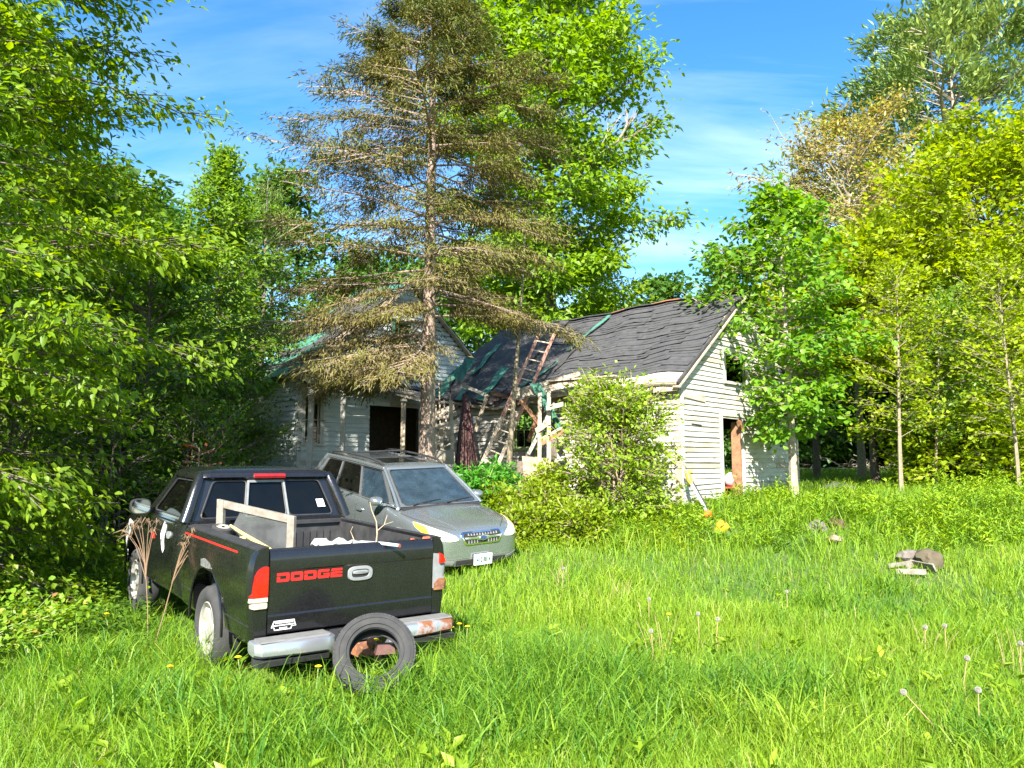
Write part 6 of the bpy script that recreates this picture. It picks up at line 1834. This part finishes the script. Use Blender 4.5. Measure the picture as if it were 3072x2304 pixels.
# --- small plants of the meadow
def dandelion(u, v, h, kind, label, group, seed, lean=.0):
    r_ = random.Random(seed); p = ground_spot(u, v, h)
    o = empty('dandelion' if kind == 'y' else 'dandelion_clock', (p.x + lean, p.y, zgf(p.x, p.y)))
    tag(o, label, 'flower', group)
    hx = Vector((-lean, 0, h))
    MB().tube([(0, 0, 0), (hx.x * .4 + r_.uniform(-.02, .02), r_.uniform(-.02, .02), h * .5), hx], [.005, .0045, .004], 5).build('stem', M['stem_green'] if kind == 'y' else M['stem_tan'], o)
    mb = MB()
    if kind == 'y':
        for ring, (n, R_, zz_) in enumerate(((16, .026, .002), (13, .019, .007), (8, .010, .010))):
            for k in range(n):
                a = 2 * pi * k / n + ring * .3; d = Vector((cos(a), sin(a), 0)); s_ = Vector((-sin(a), cos(a), 0)) * .0045
                c = hx + Vector((0, 0, zz_))
                mb.add([c - s_ * .5, c + s_ * .5, c + d * R_ + s_ + Vector((0, 0, .002)), c + d * R_ - s_ + Vector((0, 0, .002))], [(0, 1, 2, 3)])
        mb.lathe([(hx.z - .006, .004), (hx.z + .0, .012), (hx.z + .011, .009), (hx.z + .013, .001)], 8, 'z'); 
        for i in range(len(mb.v) - 32, len(mb.v)): mb.v[i] = (mb.v[i][0] + hx.x, mb.v[i][1] + hx.y, mb.v[i][2])
        mb.build('head', M['dandelion'], o, None, False)
    else:
        for k in range(90):
            z_ = 1 - 2 * (k + .5) / 90; a = k * 2.399963; q = math.sqrt(1 - z_ * z_)
            d = Vector((q * cos(a), q * sin(a), z_)); s_ = d.cross(Vector((0, 0, 1)) if abs(d.z) < .9 else Vector((1, 0, 0))).normalized(); t_ = d.cross(s_)
            c = hx + d * .014
            mb.add([c, c + d * .005 + s_ * .005, c + d * .006 - s_ * .003 + t_ * .004, c + d * .006 - s_ * .003 - t_ * .004], [(0, 1, 2), (0, 2, 3), (0, 3, 1)])
        mb.lathe([(h - .006, .001), (h - .004, .006), (h + .004, .006), (h + .006, .001)], 6, 'z')
        for i in range(len(mb.v) - 24, len(mb.v)): mb.v[i] = (mb.v[i][0] + hx.x, mb.v[i][1] + hx.y, mb.v[i][2])
        mb.build('seed_head', M['puff'], o, None, False)
    return o
for k, (u, v, lab) in enumerate(((320, 1842, 'yellow dandelion in the grass left of the dry weed stalks'), (510, 2000, 'yellow dandelion in the grass below the truck wheel'), (714, 1972, 'small yellow dandelion below the bumper end'), (955, 2000, 'yellow dandelion in the grass just left of the tyre'), (1128, 1920, 'yellow dandelion standing in the hole of the tyre'), (1354, 1882, 'leftmost yellow dandelion right of the bumper'), (1378, 1872, 'middle yellow dandelion right of the bumper'), (1402, 1880, 'rightmost yellow dandelion right of the bumper'), (2006, 1843, 'lone small yellow dandelion in the middle of the meadow'))):
    dandelion(u, v, .30 if k != 4 else .42, 'y', lab, 'yellow dandelions', k)
for k, (u, v, ln, lab) in enumerate(((2775, 1881, 0, 'left one of two white dandelion clocks near the board heap'), (2834, 1877, 0, 'right one of two white dandelion clocks near the board heap'), (2710, 2076, .25, 'white dandelion clock on a leaning tan stem'), (2901, 1974, -.02, 'dandelion clock on a tall straight tan stem'), (2934, 2070, 0, 'small dandelion clock right of the tall tan stem'), (3061, 1930, 0, 'dandelion clock at the right edge of the meadow'), (1953, 1893, 0, 'dandelion clock above a clump of dry stems in mid meadow'), (1947, 1797, 0, 'pinkish dandelion clock farther up the mid meadow'), (2094, 1841, 0, 'white dandelion clock right of the mid meadow stems'), (2153, 1857, 0, 'half blown dandelion clock right of its white neighbour'), (2360, 1775, 0, 'far white dandelion clock toward the weeds'), (1690, 1705, 0, 'far dandelion clock below the large bush'))):
    dandelion(u, v, .36, 'p', lab, 'dandelion clocks', 40 + k, ln)

def dry_weed(u0, v0, Y, tops, label, seed):
    r_ = random.Random(seed); b = P(u0, v0, Y); z0 = zgf(b.x, b.y)
    o = empty('dry_weed', (b.x, b.y, z0)); tag(o, label, 'weed', 'dry weed stalks by the truck')
    mb = MB(); up = [P(u, v, Y) - Vector((b.x, b.y, z0)) for u, v in tops]
    mb.tube([(0, 0, -.03), up[0] * .5 + Vector((.01, 0, 0)), up[0]], [.005, .0045, .004], 5)
    mb.build('stem', M['dry_stem'], o); mb = MB()
    for e in up[1:]:
        mb.tube([up[0] * r_.uniform(.8, 1), (up[0] + e) / 2 + Vector((0, 0, .02)), e], [.004, .003, .002], 4)
        d0 = (e - up[0]).normalized()
        for q in range(9):
            dd = d0 + Vector((r_.uniform(-.8, .8), r_.uniform(-.8, .8), r_.uniform(-.3, .5)))
            m_ = e + dd.normalized() * r_.uniform(.03, .07); t_ = m_ + Vector((dd.x * .05, dd.y * .05, -r_.uniform(.02, .06)))
            mb.tube([e, m_, t_], [.002, .002, .0015], 3)
    mb.build('seed_head', M['dry_stem'], o)
dry_weed(446, 1935, 7.35, [(436, 1690), (378, 1598), (400, 1585), (425, 1570), (447, 1570), (470, 1572), (395, 1612), (418, 1590), (455, 1600)], 'dead tan weed stalk with an umbrella top left of the truck', 1)
dry_weed(452, 1930, 7.30, [(530, 1700), (580, 1610), (596, 1620), (560, 1618), (602, 1640), (548, 1640), (590, 1650), (575, 1600)], 'dead tan weed stalk leaning right across the truck bed side', 2)
for k, (u, v, n, lab) in enumerate(((1975, 1990, 7, 'clump of tan seed stems in the middle of the meadow'), (1865, 1830, 10, 'clump of tan dead stems below the large bush'), (2790, 1990, 6, 'clump of tan stems under the pair of white dandelion clocks'), (3060, 2040, 6, 'clump of tan stems at the right edge'), (1690, 1780, 8, 'clump of tan grass stems right of the car'))):
    r_ = random.Random(k); b = ground_spot(u, v); mb = MB()
    for q in range(n):
        a = r_.uniform(0, 6); s = Vector((r_.uniform(-.10, .10), r_.uniform(-.1, .1), 0))
        mb.tube([s, s + Vector((cos(a) * .04, sin(a) * .04, .2)), s + Vector((cos(a) * .12, sin(a) * .12, r_.uniform(.3, .46)))], [.0035, .003, .002], 4)
    o = mb.build('dry_grass_clump', M['stem_tan']); o.location = (b.x, b.y, zgf(b.x, b.y)); tag(o, lab, 'weed', 'tan stem clumps')

# --- grass
TRI = TRM.inverted(); CRI = CRM.inverted()
def lowfreq(x, y): return .5 + .22 * np.sin(x * .9 + 1.1 * np.sin(y * .7)) + .18 * np.sin(y * 1.3 + x * .5 + 2) + .12 * np.sin(x * 2.7 - y * 2.1)
def in_frame(M_, x, y, x0, x1, y0, y1):
    lx = M_[0][0] * x + M_[0][1] * y + M_[0][3]; ly = M_[1][0] * x + M_[1][1] * y + M_[1][3]
    return (lx > x0) & (lx < x1) & (ly > y0) & (ly < y1)
def house_mask(x, y):
    dx, dy = x - C0.x, y - C0.y
    s = dx * gd.x + dy * gd.y; t = -(dx * ed.x + dy * ed.y)
    a = (s > -.05) & (s < WW + .1) & (t > 0) & (t < WL + .5)
    dx, dy = x - A0.x, y - A0.y
    s = dx * gd.x + dy * gd.y; t = -(dx * ed.x + dy * ed.y)
    return a | ((s > 0) & (s < MW) & (t > -.9) & (t < 6))
def scatter(g, n, y0, y1, p=1.0, margin=1.6):
    """points with density falling as distance grows"""
    u = g.uniform(0, 1, n)
    e = 2 - p
    Y = (y0 ** e + u * (y1 ** e - y0 ** e)) ** (1 / e) if abs(e) > 1e-6 else y0 * (y1 / y0) ** u
    hw = .70 * Y + margin
    X = g.uniform(-1, 1, n) * hw
    return X, Y
def blades(g, X, Y, h, w, bendf, rnd, simple=False):
    n = len(X); Z = zg(X, Y) - .02
    az = g.uniform(0, 2 * pi, n); ba = g.uniform(0, 2 * pi, n)
    S = np.stack([np.cos(az), np.sin(az), np.zeros(n)], 1) * (w / 2)[:, None]
    B = np.stack([np.cos(ba), np.sin(ba), np.zeros(n)], 1)
    b0 = np.stack([X, Y, Z], 1); up = np.array([0, 0, 1.0])
    bend = bendf * h
    p1 = b0 + up * (h * .42)[:, None] + B * (bend * .14)[:, None]
    p2 = b0 + up * (h * .78)[:, None] + B * (bend * .48)[:, None]
    p3 = b0 + up * (h * (1 - .16 * bendf))[:, None] + B * bend[:, None]
    if simple:
        V = np.stack([b0 - S, b0 + S, p2 - S * .75, p2 + S * .75, p3], 1).reshape(-1, 3)
        i = np.arange(n)[:, None] * 5
        return V, np.concatenate([i + np.array([0, 1, 3]), i + np.array([0, 3, 2]), i + np.array([2, 3, 4])], 1).reshape(-1, 3), np.repeat(rnd, 5)
    V = np.stack([b0 - S, b0 + S, p1 - S * .9, p1 + S * .9, p2 - S * .6, p2 + S * .6, p3], 1).reshape(-1, 3)
    i = np.arange(n)[:, None] * 7
    F = np.concatenate([i + np.array([0, 1, 3]), i + np.array([0, 3, 2]), i + np.array([2, 3, 5]), i + np.array([2, 5, 4]), i + np.array([4, 5, 6])], 1).reshape(-1, 3)
    return V, F, np.repeat(rnd, 7)
g = np.random.default_rng(5)
Vs, Fs, Rs, base = [], [], [], 0
def add_blades(X, Y, h, w, bf, rnd, simple=False):
    global base
    V, F, R = blades(g, X, Y, h, w, bf, rnd, simple); Vs.append(V); Fs.append(F + base); Rs.append(R); base += len(V)
def hcl(X, Y):
    under = in_frame(TRI, X, Y, -.9, .9, -.05, 4.9) | in_frame(CRI, X, Y, -.9, .9, -4.8, -.05)
    out = np.where(under, .55, 1.0)
    for (u, v, r) in ((2450, 1600, .4), (2510, 1590, .4), (2505, 1636, .35), (2735, 1712, .55), (2795, 1718, .5), (2690, 1715, .4), (2165, 1585, .45), (2124, 1570, .3)):
        p = ground_spot(u, v); out = np.where(np.hypot(X - p.x, (Y - p.y + .35) / 1.5) < r, out * .75, out)
    return out
for (n, y0, y1, p, h0, h1, wm) in ((92000, 3.9, 9, 1.6, .10, .27, .0058), (105000, 8.5, 20, 1.5, .13, .30, .0095), (40000, 19, 52, 1.3, .2, .40, .026)):
    X, Y = scatter(g, n, y0, y1, p)
    k = ~house_mask(X, Y); X, Y = X[k], Y[k]
    lf = lowfreq(X, Y)
    hh = (h0 + (h1 - h0) * g.uniform(0, 1, len(X)) ** 1.3) * (.65 + .7 * lf) * hcl(X, Y)
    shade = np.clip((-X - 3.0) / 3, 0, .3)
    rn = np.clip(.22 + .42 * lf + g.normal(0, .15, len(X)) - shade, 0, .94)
    dead = g.uniform(0, 1, len(X)) < .025; rn[dead] = .99
    add_blades(X, Y, hh, wm * g.uniform(.6, 1.4, len(X)), g.uniform(.15, .95, len(X)), rn, y0 > 8)
# tall tussocks of broad blades
tus = [(-.3, 6.0, .42), (.25, 6.3, .5), (.75, 6.1, .45), (-.75, 5.6, .42), (.1, 5.4, .45), (.95, 5.5, .36), (1.5, 6.0, .34), (-.1, 7.0, .38), (-1.9, 5.3, .38), (-2.7, 5.6, .36), (-3.4, 6.4, .40), (-.35, 5.0, .36), (.55, 4.9, .34), (-1.3, 4.9, .33)]
for (x, y, hm) in tus:
    n = 520
    X = x + g.normal(0, .26, n); Y = y + g.normal(0, .22, n)
    add_blades(X, Y, hm * 1.12 * g.uniform(.55, 1.15, n) * hcl(X, Y), .010 * g.uniform(.6, 1.5, n), g.uniform(.2, 1.3, n), np.clip(.25 + g.normal(0, .2, n), 0, .9))
gt = np.random.default_rng(31)
for k in range(46):
    y = 4.5 + 8.5 * gt.uniform(0, 1) ** 1.5; x = gt.uniform(-.62, .66) * y
    n = int(gt.integers(110, 260)); sp_ = gt.uniform(.10, .26)
    X = x + gt.normal(0, sp_, n); Y = y + gt.normal(0, sp_, n)
    add_blades(X, Y, gt.uniform(.26, .46) * gt.uniform(.5, 1.15, n) * hcl(X, Y), .0075 * gt.uniform(.6, 1.7, n) * (1 + .05 * y), gt.uniform(.2, 1.4, n), np.clip(gt.uniform(.1, .75) + gt.normal(0, .14, n), 0, .94))
for (lx, ly, hm, n) in ((-1.05, .75, .42, 160), (-1.0, 1.35, .40, 160), (-1.0, .1, .34, 140), (-.6, -.42, .34, 150), (.0, -.5, .30, 120), (.55, -.45, .36, 160), (1.0, -.1, .40, 180), (-1.05, 2.2, .42, 160), (-1.1, 3.0, .42, 160), (-.35, -.62, .38, 120)):
    p = T(lx, ly, 0)
    X = p.x + gt.normal(0, .13, n); Y = p.y + gt.normal(0, .13, n)
    add_blades(X, Y, hm * gt.uniform(.45, 1.15, n), .0075 * gt.uniform(.6, 1.6, n), gt.uniform(.2, 1.3, n), np.clip(.4 + gt.normal(0, .16, n), 0, .94))
n = 14000
X = gt.uniform(1.5, 15, n); Y = gt.uniform(12.2, 21, n); k = (X < .72 * Y + 1) & ~house_mask(X, Y) & (lowfreq(X * 1.5, Y * 1.9 + 3) > .45); X, Y = X[k], Y[k]
add_blades(X, Y, gt.uniform(.3, .62, len(X)) * hcl(X, Y), .011 * gt.uniform(.6, 1.5, len(X)), gt.uniform(.2, 1.1, len(X)), np.clip(.5 + gt.normal(0, .16, len(X)), 0, .94), True)
n = 9000
X, Y = scatter(gt, n, 4.0, 13, 1.5)
add_blades(X, Y, gt.uniform(.05, .16, n), .006 * gt.uniform(.6, 1.4, n), gt.uniform(.8, 2.4, n), np.full(n, .985), True)
me = np_mesh('grass', np.concatenate(Vs), np.concatenate(Fs), 3, np.concatenate(Rs))
tag(link('grass', me, LM['grass']), 'long spring grass covering the meadow', 'grass', None, 'stuff')

# leafy weeds
def weeds(name, label, X, Y, H, nl, leaf, mat, seed, el=.5):
    g = np.random.default_rng(seed); n = len(X)
    Z = zg(X, Y)
    t = g.uniform(.15, 1.0, (n, nl)); az = g.uniform(0, 2 * pi, (n, nl))
    lx, ly = g.normal(0, .08, (n, 1)), g.normal(0, .08, (n, 1))
    Pp = np.stack([X[:, None] + lx * t + .01 * np.cos(az), Y[:, None] + ly * t + .01 * np.sin(az), Z[:, None] + H[:, None] * t], 2).reshape(-1, 3)
    A = np.stack([np.cos(az), np.sin(az), el + g.normal(0, .25, (n, nl))], 2).reshape(-1, 3)
    N = np.stack([g.normal(0, .3, n * nl), g.normal(0, .3, n * nl), np.ones(n * nl)], 1)
    m = n * nl
    R = np.clip(np.repeat(g.normal(.25, .15, n) + .55 * lowfreq(X * 1.7 + 4, Y * 1.7), nl) + g.normal(0, .15, m), 0, 1)
    l = leaf[0] * g.uniform(.6, 1.3, m) * (1.15 - .5 * t.ravel()); w = leaf[1] * g.uniform(.7, 1.3, m)
    me = leaf_mesh(name, Pp, A, N, l, w, R, .25)
    return tag(link(name, me, mat), label, 'weeds', None, 'stuff')
X = g.uniform(1.5, 16, 6500); Y = g.uniform(12.6, 24, 6500)
edge = 12.9 + .5 * np.sin(X * 1.3) + .35 * np.sin(X * 3.1) + np.clip((5.5 - X) * .35, 0, 1.6)
k = (Y > edge + .9 * g.normal(0, 1, len(X)) - .3) & ~house_mask(X, Y) & (X < .72 * Y + 1) & (hcl(X, Y) > .9)
k &= ~((X > 7.6) & (X < 10.2) & (Y > 20.5))
X, Y = X[k], Y[k]
weeds('tall_weeds', 'lush leafy weeds between the meadow and the gable', X, Y, g.uniform(.20, .50, len(X)) * (.6 + .9 * lowfreq(X * 1.3, Y * 1.3)) * np.where((np.hypot(X - 4.4, Y - 15.6) < 1.3), .45, 1) * np.where((X / Y > .36) & (X / Y < .53) & (Y > 15.5), .42, 1) * g.choice((.7, .9, 1, 1.4), len(X)), 14, (.15, .030), LM['weed'], 3, .95)
X = g.uniform(-.9, 3.0, 800); Y = g.uniform(12.8, 15.6, 800)
k = ~house_mask(X, Y) & (Y > 12.6 + .4 * np.sin(X * 2)); X, Y = X[k], Y[k]
weeds('yellow_weeds', 'yellow green leafy weeds at the foot of the shrubs', X, Y, g.uniform(.12, .34, len(X)), 14, (.085, .042), LM['yellowshrub'], 4, .3)
X, Y = scatter(g, 1500, 4.2, 12, 1.5); k = lowfreq(X + 3, Y + 1) > .55; X, Y = X[k], Y[k]
weeds('clover', 'patches of low clover and broad leaves in the grass', X, Y, g.uniform(.08, .2, len(X)) * hcl(X, Y), 14, (.045, .032), LM['weed'], 5, .2)
X, Y = scatter(g, 260, 4.3, 8, 1.3)
weeds('broad_leaf_weeds', 'broad pale dock leaves among the grass', X, Y, g.uniform(.1, .25, len(X)) * hcl(X, Y), 6, (.14, .05), LM['bush'], 6, .9)
tp_ = np.array([tpos.x, tpos.y]); n = 90
X = tp_[0] + g.normal(.02, .17, n); Y = tp_[1] + g.normal(.08, .10, n)
weeds('tyre_clover', 'clover growing through the hole of the leaning tyre', X, Y, g.uniform(.1, .36, n), 13, (.04, .034), LM['bush'], 7, .2)
X = g.uniform(-10, -3.2, 1500); Y = g.uniform(7.2, 16, 1500)
k = ~in_frame(TRI, X, Y, -.95, .95, -.2, 5.1) & ~house_mask(X, Y); X, Y = X[k], Y[k]
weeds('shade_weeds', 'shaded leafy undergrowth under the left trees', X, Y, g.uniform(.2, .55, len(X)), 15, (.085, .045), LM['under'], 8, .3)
gw = np.random.default_rng(77); n = 26000
ang = gw.uniform(rad(22), rad(158), n); rr = 70 + gw.uniform(0, 14, n)
X = rr * np.cos(ang); Y = rr * np.sin(ang); hz = zg(X, Y) + gw.uniform(0, 1, n) * (9 + 3 * np.sin(ang * 23) + 2 * np.sin(ang * 61))
A = gw.normal(0, 1, (n, 3)); N = np.stack([-np.cos(ang), -np.sin(ang), .6 + 0 * ang], 1) + gw.normal(0, .4, (n, 3))
tag(link('distant_wood', leaf_mesh('distant_wood', np.stack([X, Y, hz], 1), A, N, gw.uniform(.9, 1.6, n), gw.uniform(.6, 1.1, n), gw.uniform(0, .8, n)), LM['forest']), 'dense far off wood closing the view behind everything', 'wood', None, 'stuff')
# dead branches lying in the dark gap under the far trees
gq = random.Random(9)
for k in range(16):
    x = gq.uniform(20, 33); y = gq.uniform(57, 63); z = zgf(x, y); mb = MB()
    a = gq.uniform(0, 6); L = gq.uniform(1.2, 2.6); d = Vector((cos(a), sin(a) * .4, gq.uniform(.1, .7)))
    mb.tube([(0, 0, 0), d * L * .5 + Vector((0, 0, .2)), d * L], [.05, .04, .02], 5)
    for q in range(5):
        s = d * L * gq.uniform(.3, .9); mb.tube([s, s + Vector((gq.uniform(-.6, .6), 0, gq.uniform(-.2, .8)))], [.025, .008], 4)
    o = mb.build('dead_branch', M['bark_grey']); o.location = (x, y, z); tag(o, 'dead grey branch lying along the dark edge of the far wood', 'branch', 'dead branches along the wood edge')
print('leaves', NLEAF, 'tris', sum(len(o.data.loop_triangles) if o.type == 'MESH' and o.data.calc_loop_triangles() is None else 0 for o in bpy.data.objects))
